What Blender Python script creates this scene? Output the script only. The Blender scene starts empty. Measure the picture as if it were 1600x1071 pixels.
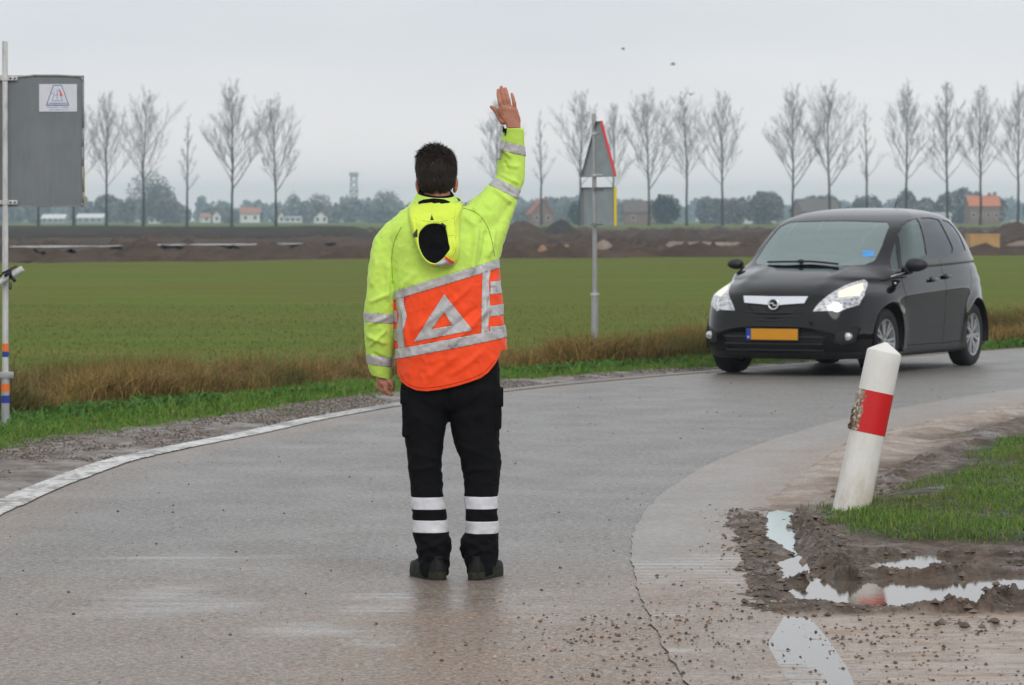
import bpy, bmesh, math, random
import numpy as np
from mathutils import Vector, Matrix, Quaternion
from mathutils.bvhtree import BVHTree

random.seed(7)
RNG = np.random.default_rng(11)
R = math.radians
SC = bpy.context.scene
COL = SC.collection

# ------------------------------------------------------------------ camera
FPX, CXP, CYP, HZ, CAMH = 6200.0, 800.0, 535.5, 343.0, 1.5
PITCH = math.atan((CYP - HZ) / FPX)
cam_d = bpy.data.cameras.new('camera')
cam = bpy.data.objects.new('camera', cam_d)
COL.objects.link(cam)
cam.location = (0, 0, CAMH)
cam.rotation_euler = (math.pi / 2 - PITCH, 0, 0)
cam_d.sensor_width = 36
cam_d.lens = FPX / 1600 * 36
cam_d.clip_start = 0.5
cam_d.clip_end = 20000
cam_d.dof.use_dof = True
cam_d.dof.focus_distance = 16.7
cam_d.dof.aperture_fstop = 11.5
SC.camera = cam

# ------------------------------------------------------------------ light
SUN_EL, SUN_AZ = R(38), R(200)
w = bpy.data.worlds.new('World')
SC.world = w
w.use_nodes = True
nt = w.node_tree
nt.nodes.clear()
n_out = nt.nodes.new('ShaderNodeOutputWorld')
n_bg = nt.nodes.new('ShaderNodeBackground')
n_sky = nt.nodes.new('ShaderNodeTexSky')
n_sky.sky_type = 'NISHITA'
n_sky.sun_disc = False
n_sky.sun_elevation = SUN_EL
n_sky.sun_rotation = SUN_AZ
n_sky.air_density = 1.0
n_sky.dust_density = 3.0
n_tc = nt.nodes.new('ShaderNodeTexCoord')
n_mp = nt.nodes.new('ShaderNodeMapping')
n_mp.inputs['Scale'].default_value = (2.2, 2.2, 9.0)
n_no = nt.nodes.new('ShaderNodeTexNoise')
n_no.inputs['Scale'].default_value = 2.4
n_no.inputs['Detail'].default_value = 5
n_no.inputs['Roughness'].default_value = 0.5
n_cr = nt.nodes.new('ShaderNodeValToRGB')
n_cr.color_ramp.elements[0].position = 0.3
n_cr.color_ramp.elements[0].color = (5.9, 6.1, 6.4, 1)
n_cr.color_ramp.elements[1].position = 0.7
n_cr.color_ramp.elements[1].color = (7.1, 7.2, 7.35, 1)
n_sep = nt.nodes.new('ShaderNodeSeparateXYZ')
n_mr = nt.nodes.new('ShaderNodeMapRange')
n_mr.inputs['From Min'].default_value = 0.0
n_mr.inputs['From Max'].default_value = 0.045
n_mr.inputs['To Min'].default_value = 1.0
n_mr.inputs['To Max'].default_value = 0.0
n_mh = nt.nodes.new('ShaderNodeMixRGB')
n_mh.inputs[2].default_value = (9.3, 8.7, 8.4, 1)
n_mx = nt.nodes.new('ShaderNodeMixRGB')
n_mx.inputs[0].default_value = 0.93
nt.links.new(n_tc.outputs['Generated'], n_mp.inputs[0])
nt.links.new(n_mp.outputs[0], n_no.inputs[0])
nt.links.new(n_no.outputs[0], n_cr.inputs[0])
nt.links.new(n_tc.outputs['Generated'], n_sep.inputs[0])
nt.links.new(n_sep.outputs['Z'], n_mr.inputs['Value'])
nt.links.new(n_mr.outputs[0], n_mh.inputs[0])
nt.links.new(n_cr.outputs[0], n_mh.inputs[1])
nt.links.new(n_sky.outputs[0], n_mx.inputs[1])
nt.links.new(n_mh.outputs[0], n_mx.inputs[2])
nt.links.new(n_mx.outputs[0], n_bg.inputs[0])
n_bg.inputs[1].default_value = 0.1
nt.links.new(n_bg.outputs[0], n_out.inputs[0])

sun_d = bpy.data.lights.new('sun', 'SUN')
sun_d.energy = 0.9
sun_d.angle = R(35)
sun_d.color = (1.0, 0.97, 0.93)
sun = bpy.data.objects.new('sun', sun_d)
COL.objects.link(sun)
# sun stands behind the camera to the right, high
_d = Vector((math.sin(R(160)) * math.cos(SUN_EL), math.cos(R(160)) * math.cos(SUN_EL), math.sin(SUN_EL)))
sun.rotation_euler = _d.to_track_quat('Z', 'Y').to_euler()
SC.view_settings.view_transform = 'Standard'
SC.view_settings.look = 'None'
SC.view_settings.exposure = 0.36
SC.view_settings.gamma = 1.0
SC.view_settings.use_curve_mapping = False
SC.cycles.max_bounces = 8
SC.cycles.diffuse_bounces = 3
SC.cycles.glossy_bounces = 4
SC.cycles.transparent_max_bounces = 12
SC.cycles.volume_bounces = 1
SC.cycles.use_denoising = True
SC.cycles.sample_clamp_indirect = 6.0

# ------------------------------------------------------------------ helpers
cp, sp = math.cos(PITCH), math.sin(PITCH)

def ray(u, v):
    x, y = (u - CXP) / FPX, -(v - CYP) / FPX
    # camera axes in world: right (1,0,0), up (0, sp, cp), forward (0, cp, -sp)
    return Vector((x, cp + y * sp, -sp + y * cp))

def G(u, v, z=0.0):
    d = ray(u, v)
    t = (z - CAMH) / d.z
    return Vector((d.x * t, d.y * t, z))

def W(u, v, Y):
    d = ray(u, v)
    t = Y / d.y
    return Vector((d.x * t, Y, CAMH + d.z * t))

def PX(p):
    x, y, z = p[0], p[1], p[2] - CAMH
    f = y * cp - z * sp
    up = y * sp + z * cp
    return (CXP + FPX * x / f, CYP - FPX * up / f)

def hash2(ix, iy, seed):
    h = (ix.astype(np.int64) * 374761393 + iy.astype(np.int64) * 668265263 + seed * 1442695041) & 0xFFFFFFFF
    h = ((h ^ (h >> 13)) * 1274126177) & 0xFFFFFFFF
    h = (h ^ (h >> 16)) & 0xFFFFFFFF
    return h / 4294967295.0

def vnoise(x, y, seed=0):
    x = np.asarray(x, float); y = np.asarray(y, float)
    ix = np.floor(x); iy = np.floor(y)
    fx = x - ix; fy = y - iy
    fx = fx * fx * (3 - 2 * fx); fy = fy * fy * (3 - 2 * fy)
    a = hash2(ix, iy, seed); b = hash2(ix + 1, iy, seed)
    c = hash2(ix, iy + 1, seed); d = hash2(ix + 1, iy + 1, seed)
    return (a * (1 - fx) + b * fx) * (1 - fy) + (c * (1 - fx) + d * fx) * fy

def fbm(x, y, octv=4, seed=0, gain=0.5):
    s = 0; a = 1; n = 0
    for i in range(octv):
        s = s + a * vnoise(np.asarray(x) * 2 ** i + 17.3 * i, np.asarray(y) * 2 ** i + 5.1 * i, seed + i)
        n += a; a *= gain
    return s / n

def sstep(a, b, x):
    t = np.clip((np.asarray(x, float) - a) / (b - a), 0, 1)
    return t * t * (3 - 2 * t)

def mesh_np(name, verts, faces, mat=None, parent=None, smooth=True, col=None):
    """verts Nx3; faces: array (F,k) or list of arrays/lists"""
    me = bpy.data.meshes.new(name)
    V = np.asarray(verts, dtype=np.float32)
    if isinstance(faces, np.ndarray):
        faces = [faces]
    arrs = [np.asarray(f, dtype=np.int32) for f in faces if len(f)]
    lt = np.concatenate([np.full(len(a), a.shape[1], np.int32) for a in arrs])
    li = np.concatenate([a.reshape(-1) for a in arrs])
    ls = np.concatenate([[0], np.cumsum(lt)[:-1]]).astype(np.int32)
    me.vertices.add(len(V)); me.vertices.foreach_set('co', V.reshape(-1))
    me.loops.add(len(li)); me.loops.foreach_set('vertex_index', li)
    me.polygons.add(len(lt)); me.polygons.foreach_set('loop_start', ls); me.polygons.foreach_set('loop_total', lt)
    me.polygons.foreach_set('use_smooth', np.full(len(lt), smooth, bool))
    me.update(calc_edges=True)
    if col is not None:
        at = me.color_attributes.new('Col', 'FLOAT_COLOR', 'POINT')
        c = np.ones((len(V), 4), np.float32); c[:, :col.shape[1]] = col
        at.data.foreach_set('color', c.reshape(-1))
    o = bpy.data.objects.new(name, me)
    COL.objects.link(o)
    if mat: me.materials.append(mat)
    if parent: o.parent = parent
    return o

def mesh_bm(name, bm, mat=None, parent=None, smooth=True):
    me = bpy.data.meshes.new(name)
    if smooth:
        for f in bm.faces: f.smooth = True
    bm.to_mesh(me); bm.free()
    o = bpy.data.objects.new(name, me)
    COL.objects.link(o)
    if mat: me.materials.append(mat)
    if parent: o.parent = parent
    return o

def empty(name, loc=(0, 0, 0), rz=0):
    o = bpy.data.objects.new(name, None)
    COL.objects.link(o)
    o.location = loc; o.rotation_euler = (0, 0, rz)
    o.empty_display_size = 0.2
    return o

def tag(o, label=None, cat=None, group=None, kind=None):
    if label: o['label'] = label
    if cat: o['category'] = cat
    if group: o['group'] = group
    if kind: o['kind'] = kind
    return o

def tubes(P0, P1, R0, R1, k=3):
    P0 = np.asarray(P0, float); P1 = np.asarray(P1, float)
    n = len(P0)
    d = P1 - P0
    d /= np.linalg.norm(d, axis=1)[:, None] + 1e-9
    ref = np.where(np.abs(d[:, 2:3]) > 0.9, np.array([[1., 0, 0]]), np.array([[0, 0, 1.]]))
    a = np.cross(d, ref); a /= np.linalg.norm(a, axis=1)[:, None]
    b = np.cross(d, a)
    ang = np.arange(k) * 2 * math.pi / k
    ring = np.cos(ang)[None, :, None] * a[:, None, :] + np.sin(ang)[None, :, None] * b[:, None, :]
    V = np.concatenate([P0[:, None, :] + ring * np.asarray(R0)[:, None, None],
                        P1[:, None, :] + ring * np.asarray(R1)[:, None, None]], axis=1).reshape(-1, 3)
    base = np.arange(n)[:, None] * 2 * k
    F = []
    for i in range(k):
        j = (i + 1) % k
        F.append(np.concatenate([base + i, base + j, base + k + j, base + k + i], axis=1))
    return V, np.concatenate(F)

def grid_faces(nr, nc, wrap=False):
    i = np.arange(nr - 1)[:, None]
    j = np.arange(nc if wrap else nc - 1)[None, :]
    j2 = (j + 1) % nc
    return np.stack([i * nc + j, i * nc + j2, (i + 1) * nc + j2, (i + 1) * nc + j], -1).reshape(-1, 4)

def add_box(bm, lo, hi, bev=0.0):
    r = bmesh.ops.create_cube(bm, size=1.0)
    lo = Vector(lo); hi = Vector(hi)
    for v in r['verts']:
        v.co = Vector(((v.co.x + .5) * (hi.x - lo.x) + lo.x, (v.co.y + .5) * (hi.y - lo.y) + lo.y, (v.co.z + .5) * (hi.z - lo.z) + lo.z))
    if bev > 0:
        es = list({e for v in r['verts'] for e in v.link_edges})
        bmesh.ops.bevel(bm, geom=es, offset=bev, segments=2, affect='EDGES', profile=0.5)

def add_cyl(bm, p0, p1, r0, r1=None, k=20, caps=True):
    p0 = Vector(p0); p1 = Vector(p1); r1 = r0 if r1 is None else r1
    d = p1 - p0
    m = Matrix.Translation((p0 + p1) / 2) @ d.to_track_quat('Z', 'Y').to_matrix().to_4x4()
    return bmesh.ops.create_cone(bm, cap_ends=caps, cap_tris=False, segments=k, radius1=r0, radius2=r1, depth=d.length, matrix=m)['verts']

def add_ball(bm, c, rad, rot=None, u=20, v=14):
    s = Matrix.Diagonal((rad[0], rad[1], rad[2], 1)) if hasattr(rad, '__len__') else Matrix.Scale(rad, 4)
    m = Matrix.Translation(Vector(c)) @ (rot.to_matrix().to_4x4() if rot else Matrix()) @ s
    bmesh.ops.create_uvsphere(bm, u_segments=u, v_segments=v, radius=1, matrix=m)

def sharp_by_angle(o, deg=35):
    me = o.data
    try:
        me.set_sharp_from_angle(angle=R(deg))
    except Exception:
        pass
    return o

# ------------------------------------------------------------------ node materials
class N:
    def __init__(s, name):
        s.m = bpy.data.materials.new(name); s.m.use_nodes = True
        s.t = s.m.node_tree; s.t.nodes.clear()
        s.out = s.t.nodes.new('ShaderNodeOutputMaterial')
        s.b = s.t.nodes.new('ShaderNodeBsdfPrincipled')
        s.t.links.new(s.b.outputs[0], s.out.inputs[0])
        s._tc = None
    def n(s, typ, **kw):
        x = s.t.nodes.new(typ)
        for k, v in kw.items(): setattr(x, k, v)
        return x
    def l(s, a, b): s.t.links.new(a, b)
    def set(s, **kw):
        nm = {'rough': 'Roughness', 'spec': 'Specular IOR Level', 'metal': 'Metallic', 'base': 'Base Color', 'coat': 'Coat Weight',
              'coatr': 'Coat Roughness', 'ior': 'IOR', 'trans': 'Transmission Weight', 'sheen': 'Sheen Weight', 'sss': 'Subsurface Weight',
              'emit': 'Emission Color', 'emits': 'Emission Strength', 'alpha': 'Alpha', 'normal': 'Normal'}
        for k, v in kw.items():
            i = s.b.inputs[nm[k]]
            if hasattr(v, 'is_linked') or isinstance(v, bpy.types.NodeSocket): s.l(v, i)
            elif isinstance(v, (tuple, list)): i.default_value = tuple(v) + ((1,) if len(v) == 3 else ())
            else: i.default_value = v
        return s
    def pos(s):
        if not s._tc:
            g = s.n('ShaderNodeNewGeometry'); s._tc = g.outputs['Position']
        return s._tc
    def obj(s):
        return s.n('ShaderNodeTexCoord').outputs['Object']
    def mapv(s, v, scale=(1, 1, 1), rot=(0, 0, 0)):
        m = s.n('ShaderNodeMapping'); m.inputs['Scale'].default_value = scale; m.inputs['Rotation'].default_value = rot
        s.l(v, m.inputs[0]); return m.outputs[0]
    def noise(s, v, scale, detail=3, rough=0.5, dist=0.0):
        x = s.n('ShaderNodeTexNoise'); s.l(v, x.inputs['Vector'])
        x.inputs['Scale'].default_value = scale; x.inputs['Detail'].default_value = detail
        x.inputs['Roughness'].default_value = rough; x.inputs['Distortion'].default_value = dist
        return x.outputs[0]
    def voro(s, v, scale, out='Distance', feature='F1'):
        x = s.n('ShaderNodeTexVoronoi'); x.feature = feature; s.l(v, x.inputs['Vector']); x.inputs['Scale'].default_value = scale
        return x.outputs[out]
    def ramp(s, f, stops, interp='LINEAR'):
        x = s.n('ShaderNodeValToRGB'); x.color_ramp.interpolation = interp
        e = x.color_ramp.elements
        while len(e) < len(stops): e.new(0.5)
        for i, (p, c) in enumerate(stops):
            e[i].position = p
            if not hasattr(c, '__len__'): c = (c, c, c)
            e[i].color = tuple(c) + (1,)
        s.l(f, x.inputs[0]); return x.outputs[0]
    def mix(s, f, a, b, mode='MIX'):
        x = s.n('ShaderNodeMixRGB', blend_type=mode)
        for i, q in ((0, f), (1, a), (2, b)):
            if isinstance(q, bpy.types.NodeSocket): s.l(q, x.inputs[i])
            elif hasattr(q, '__len__'): x.inputs[i].default_value = tuple(q) + ((1,) if len(q) == 3 else ())
            elif i == 0: x.inputs[i].default_value = q
            else: x.inputs[i].default_value = (q, q, q, 1)
        return x.outputs[0]
    def math(s, op, a, b=0.0, clamp=False):
        x = s.n('ShaderNodeMath', operation=op); x.use_clamp = clamp
        for i, q in ((0, a), (1, b)):
            if isinstance(q, bpy.types.NodeSocket): s.l(q, x.inputs[i])
            else: x.inputs[i].default_value = q
        return x.outputs[0]
    def attr(s, name, out='Color'):
        x = s.n('ShaderNodeAttribute'); x.attribute_name = name; return x.outputs[out]
    def bump(s, h, strength=0.3, dist=0.01, normal=None):
        x = s.n('ShaderNodeBump'); x.inputs['Strength'].default_value = strength; x.inputs['Distance'].default_value = dist
        s.l(h, x.inputs['Height'])
        if normal is not None: s.l(normal, x.inputs['Normal'])
        return x.outputs[0]

def simple(name, base, rough=0.6, var=0.12, scale=20, metal=0, spec=0.5, bump=0.0, bscale=None, **kw):
    k = N(name)
    v = k.obj()
    nz = k.noise(v, scale, 4)
    lo = tuple(c * (1 - var) for c in base); hi = tuple(min(1, c * (1 + var)) for c in base)
    k.set(base=k.ramp(nz, [(0.3, lo), (0.7, hi)]), rough=rough, metal=metal, spec=spec, **kw)
    if bump: k.set(normal=k.bump(k.noise(v, bscale or scale * 3, 4), bump, 0.01))
    return k.m
# ================================================================== THE SETTING
def curveXY(px):
    pts = sorted([(G(u, v).y, G(u, v).x) for u, v in px])
    return np.array([p[0] for p in pts]), np.array([p[1] for p in pts])
def mk(px, pre=(), post=()):
    y, x = curveXY(px)
    y = np.concatenate([[p[0] for p in pre], y, [p[0] for p in post]]); x = np.concatenate([[p[1] for p in pre], x, [p[1] for p in post]])
    yy = np.linspace(y[0], y[-1], 900); xx = np.interp(yy, y, x)
    ker = np.hanning(25); ker /= ker.sum()
    xs = np.convolve(np.pad(xx, 12, mode='edge'), ker, 'valid')
    xs[:14] = xx[:14]; xs[-14:] = xx[-14:]
    return lambda Y: np.interp(Y, yy, xs, right=None) + np.maximum(0, np.asarray(Y) - yy[-1]) * 0.62
xl = mk([(0, 805), (100, 760), (200, 722), (300, 699), (400, 680), (500, 657), (620, 635), (750, 617), (880, 602), (1000, 591), (1120, 581), (1560, 546)],
        pre=[(4, -1.9), (9, -2.35), (15, -2.6)], post=[(56, 11.2), (70, 20.0)])
xr = mk([(1600, 608), (1500, 622), (1400, 640), (1300, 660), (1200, 690), (1100, 730), (1030, 775), (997, 815), (986, 850), (985, 880), (1000, 930), (1030, 1000), (1070, 1071)],
        pre=[(4, 1.3), (9, .8)], post=[(42, 8.6), (50, 14.2), (70, 28)])
xc = mk([(1600, 627), (1500, 645), (1400, 665), (1300, 690), (1230, 735), (1180, 775), (1152, 820), (1150, 870), (1170, 920), (1190, 960), (1240, 1000), (1320, 1071)],
        pre=[(4, 2.3), (9, 1.5)], post=[(42, 9.1), (50, 14.8), (70, 28.6)])
xs_ = mk([(0, 697), (187, 673), (337, 659), (450, 639), (600, 616), (700, 604), (780, 597), (900, 588), (1100, 576), (1560, 544)],
         pre=[(10, -3.9), (20, -3.8)], post=[(57, 11.2), (70, 19.4)])
xb = mk([(0, 661), (187, 637), (375, 622), (600, 601), (780, 587), (900, 579), (1100, 567), (1580, 541)],
        pre=[(10, -4.6), (20, -4.6)], post=[(59, 11.2), (70, 18.6)])

def zone_left(Y, X):
    """distance left of the outer verge line, roughly perpendicular to the road"""
    sl = (xb(np.asarray(Y) + .5) - xb(np.asarray(Y) - .5))
    return (xb(Y) - X) / np.sqrt(1 + sl ** 2)

# ---- ground sheet
def ground_h(X, Y):
    X = np.asarray(X, float); Y = np.asarray(Y, float)
    h = np.full(X.shape, -0.045)
    d = zone_left(Y, X)
    near = sstep(75, 62, Y)
    right = X > xc(Y) + 0.1
    ver = sstep(-1.2, -0.3, d) * (~right)
    h = h + ver * (0.035 + 0.02 * fbm(X * 2, Y * 2, 3, 3))
    ditch = sstep(0.1, 0.8, d) * sstep(3.2, 2.0, d) * (~right)
    h = h - ditch * 0.12 * near
    h = np.where(Y > 62, h * near + (1 - near) * 0.02 * fbm(X * .3, Y * .3, 2, 5), h)
    mud = sstep(0, 12, Y - mud_edge(X)) * sstep(690, 600, Y)
    h = h + mud * ((fbm(X * .05, Y * .035, 4, 21) - 0.45) * 0.9 + (fbm(X * .3, Y * .15, 3, 25) - .5) * .35 * sstep(400, 200, Y))
    h = h - 0.1 * mud
    return h
def mud_edge(X):
    X = np.asarray(X, float)
    return 148 + X * .75 + 5 * (fbm(X * 1.1, X * 0 + 3, 3, 19) - .5) + 12 * (fbm(X * .2, X * 0 + 1, 3, 9) - .5)

ys = np.concatenate([np.array([-40, -15, -5, 2]), np.geomspace(5, 3300, 600)])
half = 14 + 0.30 * np.abs(ys)
tt = np.linspace(-1, 1, 261)
gX = half[:, None] * tt[None, :] ; gY = np.repeat(ys[:, None], len(tt), 1)
gZ = ground_h(gX, gY)
d = zone_left(gY, gX)
rightside = gX > xc(gY) + 0.1
m_mud = sstep(0, 3, gY - mud_edge(gX)) * sstep(640, 630, gY + 12 * fbm(gX * .05, gY * .02, 2, 5))
m_shoulder = (sstep(0.1, -0.1, xs_(gY) - gX) * (~rightside)).astype(float)
m_dry = sstep(-0.1, 0.15, d) * sstep(3.4, 2.8, d) * (~rightside) * sstep(70, 66, gY)
m_mud = np.where(rightside & (gY < 40), 1.0, m_mud)
colr = np.stack([m_mud, np.clip(m_shoulder * sstep(70, 66, gY), 0, 1), m_dry], -1).reshape(-1, 3)

k = N('ground_soil_and_grass')
p = k.pos()
a = k.n('ShaderNodeSeparateColor'); k.l(k.attr('Col'), a.inputs[0])
st = k.mapv(p, (0.05, 0.35, 1))
st2 = k.mapv(p, (0.10, 0.045, 1))
fine = k.mapv(p, (3.5, 1.0, 1))
gcol = k.ramp(k.noise(st, 1.0, 5, .6), [(0.3, (.090, .165, .024)), (0.52, (.135, .180, .030)), (0.72, (.19, .185, .042))])
gcol = k.mix(k.ramp(k.noise(st2, 1.0, 4, .6), [(0.35, 0.0), (0.7, 0.75)]), gcol, (.150, .130, .034))
gcol = k.mix(k.ramp(k.noise(fine, 2.0, 4, .7), [(0.35, 0.0), (0.75, 0.45)]), gcol, (.045, .068, .012))
mcol = k.ramp(k.noise(k.mapv(p, (.06, .05, .5)), 1.0, 6, .65), [(0.25, (.042, .030, .024)), (0.5, (.085, .060, .046)), (0.62, (.125, .086, .060)), (0.78, (.19, .14, .10))])
shc = k.ramp(k.noise(p, 4.0, 5, .6), [(0.3, (.12, .10, .085)), (0.7, (.22, .19, .16))])
drc = k.ramp(k.noise(p, 2.0, 5, .6), [(0.3, (.05, .045, .015)), (0.7, (.13, .10, .04))])
c = k.mix(a.outputs[0], gcol, mcol)
c = k.mix(a.outputs[1], c, shc)
c = k.mix(a.outputs[2], c, drc)
rg = k.mix(a.outputs[0], 0.9, k.ramp(k.noise(k.mapv(p, (.03, .03, .5)), 1.0, 4), [(0.4, 0.55), (0.6, 0.9)]))
k.set(base=c, rough=rg, spec=0.04, normal=k.bump(k.noise(k.mapv(p, (1, .5, 1)), 3.0, 6, .7), 0.5, 0.15))
ground = mesh_np('ground', np.stack([gX, gY, gZ], -1).reshape(-1, 3), grid_faces(len(ys), len(tt))[:, ::-1], k.m, col=colr)
tag(ground, kind='structure')

# ---- carriageway (asphalt) : rows in Y
def strip(name, fa, fb, y0, y1, ny, nx, z, mat, colf=None, power=None):
    Y = np.geomspace(y0, y1, ny)
    t = np.linspace(0, 1, nx)
    X = fa(Y)[:, None] * (1 - t)[None, :] + fb(Y)[:, None] * t[None, :]
    YY = np.repeat(Y[:, None], nx, 1)
    ZZ = z(X, YY) if callable(z) else np.full(X.shape, float(z))
    o = mesh_np(name, np.stack([X, YY, ZZ], -1).reshape(-1, 3), grid_faces(ny, nx)[:, ::-1], mat, col=colf(X, YY).reshape(-1, 3) if colf else None)
    return tag(o, kind='structure')

def inv_uv(X, Y):
    f = Y * cp + CAMH * sp
    return CXP + FPX * X / f, CYP + FPX * (CAMH * cp - Y * sp) / f
def road_cols(X, Y):
    """R mud film, G standing wetness, B loose grit: where lorries carry mud out of the side track"""
    # the side track crosses the carriageway between 12 and 16 m
    n1 = fbm(X * .9, Y * .45, 4, 31); n2 = fbm(X * .5, Y * 1.6, 4, 35)
    mud = sstep(19.5, 14.2, Y + 3.0 * (n1 - .5)) * (0.48 + .5 * sstep(-1.6, 0.9, X) + .5 * (n2 - .5))
    mud = np.maximum(mud, .95 * sstep(.30, -.02, xr(Y) - X + .35 * (n1 - .5)) * sstep(17.5, 15.5, Y))
    mud = np.maximum(mud, sstep(-.5, .2, X + .8 * (n2 - .5)) * sstep(16.8, 14.8, Y + (n1 - .5)))
    edge = sstep(0.55, 0.0, X - xl(Y)) * 0.55
    mud = np.clip(np.maximum(mud, edge * (0.5 + n1)), 0, 1)
    wet = .7 * sstep(.50, .66, fbm(X * .8 + 3, Y * .9, 5, 41, .6)) * sstep(19.5, 16.5, Y) * sstep(0.9, -0.6, X)
    wet = np.maximum(wet, .8 * sstep(.10, .03, np.abs(Y - 17.55 - .06 * (X + 1.5) - .10 * (fbm(X * 1.3, X * 0, 3, 43) - .5))) * sstep(-2.3, -1.5, X) * sstep(-.85, -1.15, X))
    wet = np.maximum(wet, .55 * sstep(-.75, .75, np.sin(Y * 9 + 5 * n1)) * sstep(.45, .65, n2) * sstep(-.4, .5, X) * sstep(16, 13, Y))
    grit = sstep(16.6, 14.8, Y + 1.5 * (n2 - .5)) * sstep(-.6, .6, X + .8 * (n1 - .5))
    return np.stack([mud, np.clip(wet, 0, 1), np.clip(grit, 0, 1)], -1)

def wet_road_mat(name, lo, mid, hi, scale, rbase, bumpd, spkc=.85):
    k = N(name)
    p = k.pos()
    a = k.n('ShaderNodeSeparateColor'); k.l(k.attr('Col'), a.inputs[0])
    ag = k.noise(p, scale, 3, .75)
    vo = k.voro(p, scale * .55)
    c = k.ramp(ag, [(0.3, lo), (0.5, mid), (0.72, hi)])
    c = k.mix(k.ramp(k.noise(k.mapv(p, (.8, .35, 1)), 1.0, 4), [(0.35, 0.0), (0.7, 0.5)]), c, tuple(x * 1.35 for x in mid))
    mudc = k.ramp(k.noise(p, 60, 4, .7), [(0.3, (.11, .068, .040)), (0.55, (.27, .185, .125)), (0.75, (.40, .30, .215))])
    mf = k.math('MULTIPLY', a.outputs[0], k.ramp(k.noise(k.mapv(p, (3, 1.4, 1)), 2.5, 6, .65), [(0.25, 0.35), (0.6, 1.0)]), True)
    c = k.mix(mf, c, mudc)
    gr = k.math('MULTIPLY', a.outputs[2], k.ramp(k.noise(k.mapv(p, (1, .5, 1)), 55, 3, .7), [(0.56, 0.0), (0.64, 1.0)]), True)
    c = k.mix(gr, c, (.085, .055, .036))
    wn = k.math('MULTIPLY', a.outputs[1], k.ramp(k.noise(k.mapv(p, (1.2, 5, 1)), 1.6, 5, .6), [(0.35, 0.15), (0.6, 1.0)]), True)
    spk = k.ramp(k.noise(p, 30, 5, .9), [(0.36, 0.0), (0.5, .5), (0.64, 1.0)])
    c = k.mix(.75, c, k.mix(1.0, c, k.ramp(spk, [(0.0, 1 - spkc), (0.5, 1.0), (1.0, 1 + 1.5 * spkc)]), 'MULTIPLY'))
    k.set(spec=k.math('ADD', k.math('MULTIPLY', spk, .62), .16))
    rr = k.mix(wn, k.ramp(k.noise(k.mapv(p, (1, .6, 1)), 1.8, 5, .6), [(0.3, rbase - .07), (0.7, rbase + .07)]), 0.12)
    hb = k.mix(0.5, ag, vo)
    bs = k.n('ShaderNodeBump'); bs.inputs['Distance'].default_value = bumpd
    k.l(hb, bs.inputs['Height']); k.l(k.math('SUBTRACT', 0.75, k.math('MULTIPLY', wn, 0.68)), bs.inputs['Strength'])
    k.set(base=c, rough=rr, normal=bs.outputs[0])
    return k.m
M_ASPH = wet_road_mat('wet_asphalt', (.03, .027, .024), (.145, .134, .120), (.42, .40, .375), 110, .40, .008)
M_CONC = wet_road_mat('wet_concrete', (.17, .155, .138), (.235, .215, .195), (.31, .285, .26), 45, .42, .003, .25)
road = strip('road', lambda Y: xl(Y) - .9, lambda Y: xr(Y) + .12, 4, 72, 620, 130, 0.0, M_ASPH, road_cols)

# ---- concrete edge strip with brushed grooves (real ribs where it fans out near the track)
def conc_z(X, Y):
    rib = sstep(.42, .6, fbm(X * 1.6, Y * 1.3, 4, 57)) * sstep(-.1, .6, np.sin(Y * 2 * math.pi / .085 + 1.5 * fbm(X * 2, Y, 2, 58))) * sstep(19.5, 17.8, Y) * sstep(.02, .1, X - xr(Y)) * sstep(.02, .1, xc(Y) - X)
    return 0.006 + 0.0035 * rib * (.4 + fbm(X * 2, Y * 3, 2, 77)) + .004 * sstep(.03, 0, xc(Y) - X) * (Y > 19) * 0
def conc_cols(X, Y):
    n1 = fbm(X * 1.5, Y * .7, 4, 51)
    u = (X - xr(Y)) / np.maximum(.05, xc(Y) - xr(Y))
    mud = sstep(17.6, 15.0, Y + 2 * (n1 - .5)) * .75
    mud = np.maximum(mud, sstep(.45, 1.0, u + .5 * (n1 - .5)) * .7)
    mud = np.maximum(mud, .45 * n1); mud = np.maximum(mud, sstep(17.6, 16.0, Y + 1.6 * (n1 - .5)))
    wet = sstep(19.5, 17, Y) * sstep(-.3, .5, np.sin(Y * 2 * math.pi / .085 + 1.6)) * .9 * sstep(.35, .55, n1)
    wet = np.maximum(wet, .8 * sstep(.5, .62, fbm(X * 1.1, Y * 2.4, 4, 59)) * sstep(17, 15, Y))
    grit = sstep(16.4, 15.2, Y + (n1 - .5)) * .9
    return np.stack([mud, wet, grit], -1)
conc = strip('concrete_strip', lambda Y: xr(Y) + .030 * (fbm(Y * 6, Y * 0, 4, 55, .6) - .5), lambda Y: xc(Y) + .12, 4, 72, 900, 26, conc_z, M_CONC, conc_cols)

# ---- white edge line, worn, with raised ribs
k = N('worn_white_paint')
p = k.pos()
ys_ = k.n('ShaderNodeSeparateXYZ'); k.l(p, ys_.inputs[0])
far_ = k.n('ShaderNodeMapRange'); k.l(ys_.outputs[1], far_.inputs[0]); far_.inputs[1].default_value = 29; far_.inputs[2].default_value = 38; far_.inputs[3].default_value = 0; far_.inputs[4].default_value = .22
wear = k.ramp(k.math('SUBTRACT', k.mix(.4, k.noise(p, 14, 6, .7), k.noise(p, 1.6, 4, .6)), far_.outputs[0]), [(0.42, 0.0), (0.54, 1.0)])
k.set(base=k.mix(wear, (.17, .155, .138), (.64, .63, .60)), rough=k.mix(wear, .45, .3), normal=k.bump(k.noise(p, 60, 3), .3, .004))
def line_z(X, Y):
    return 0.0055 + 0.002 * (np.sin(Y * 2 * math.pi / .11) > -.2) * (Y < 26) + .0005 * fbm(X * 30, Y * 10, 2, 3)
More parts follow.
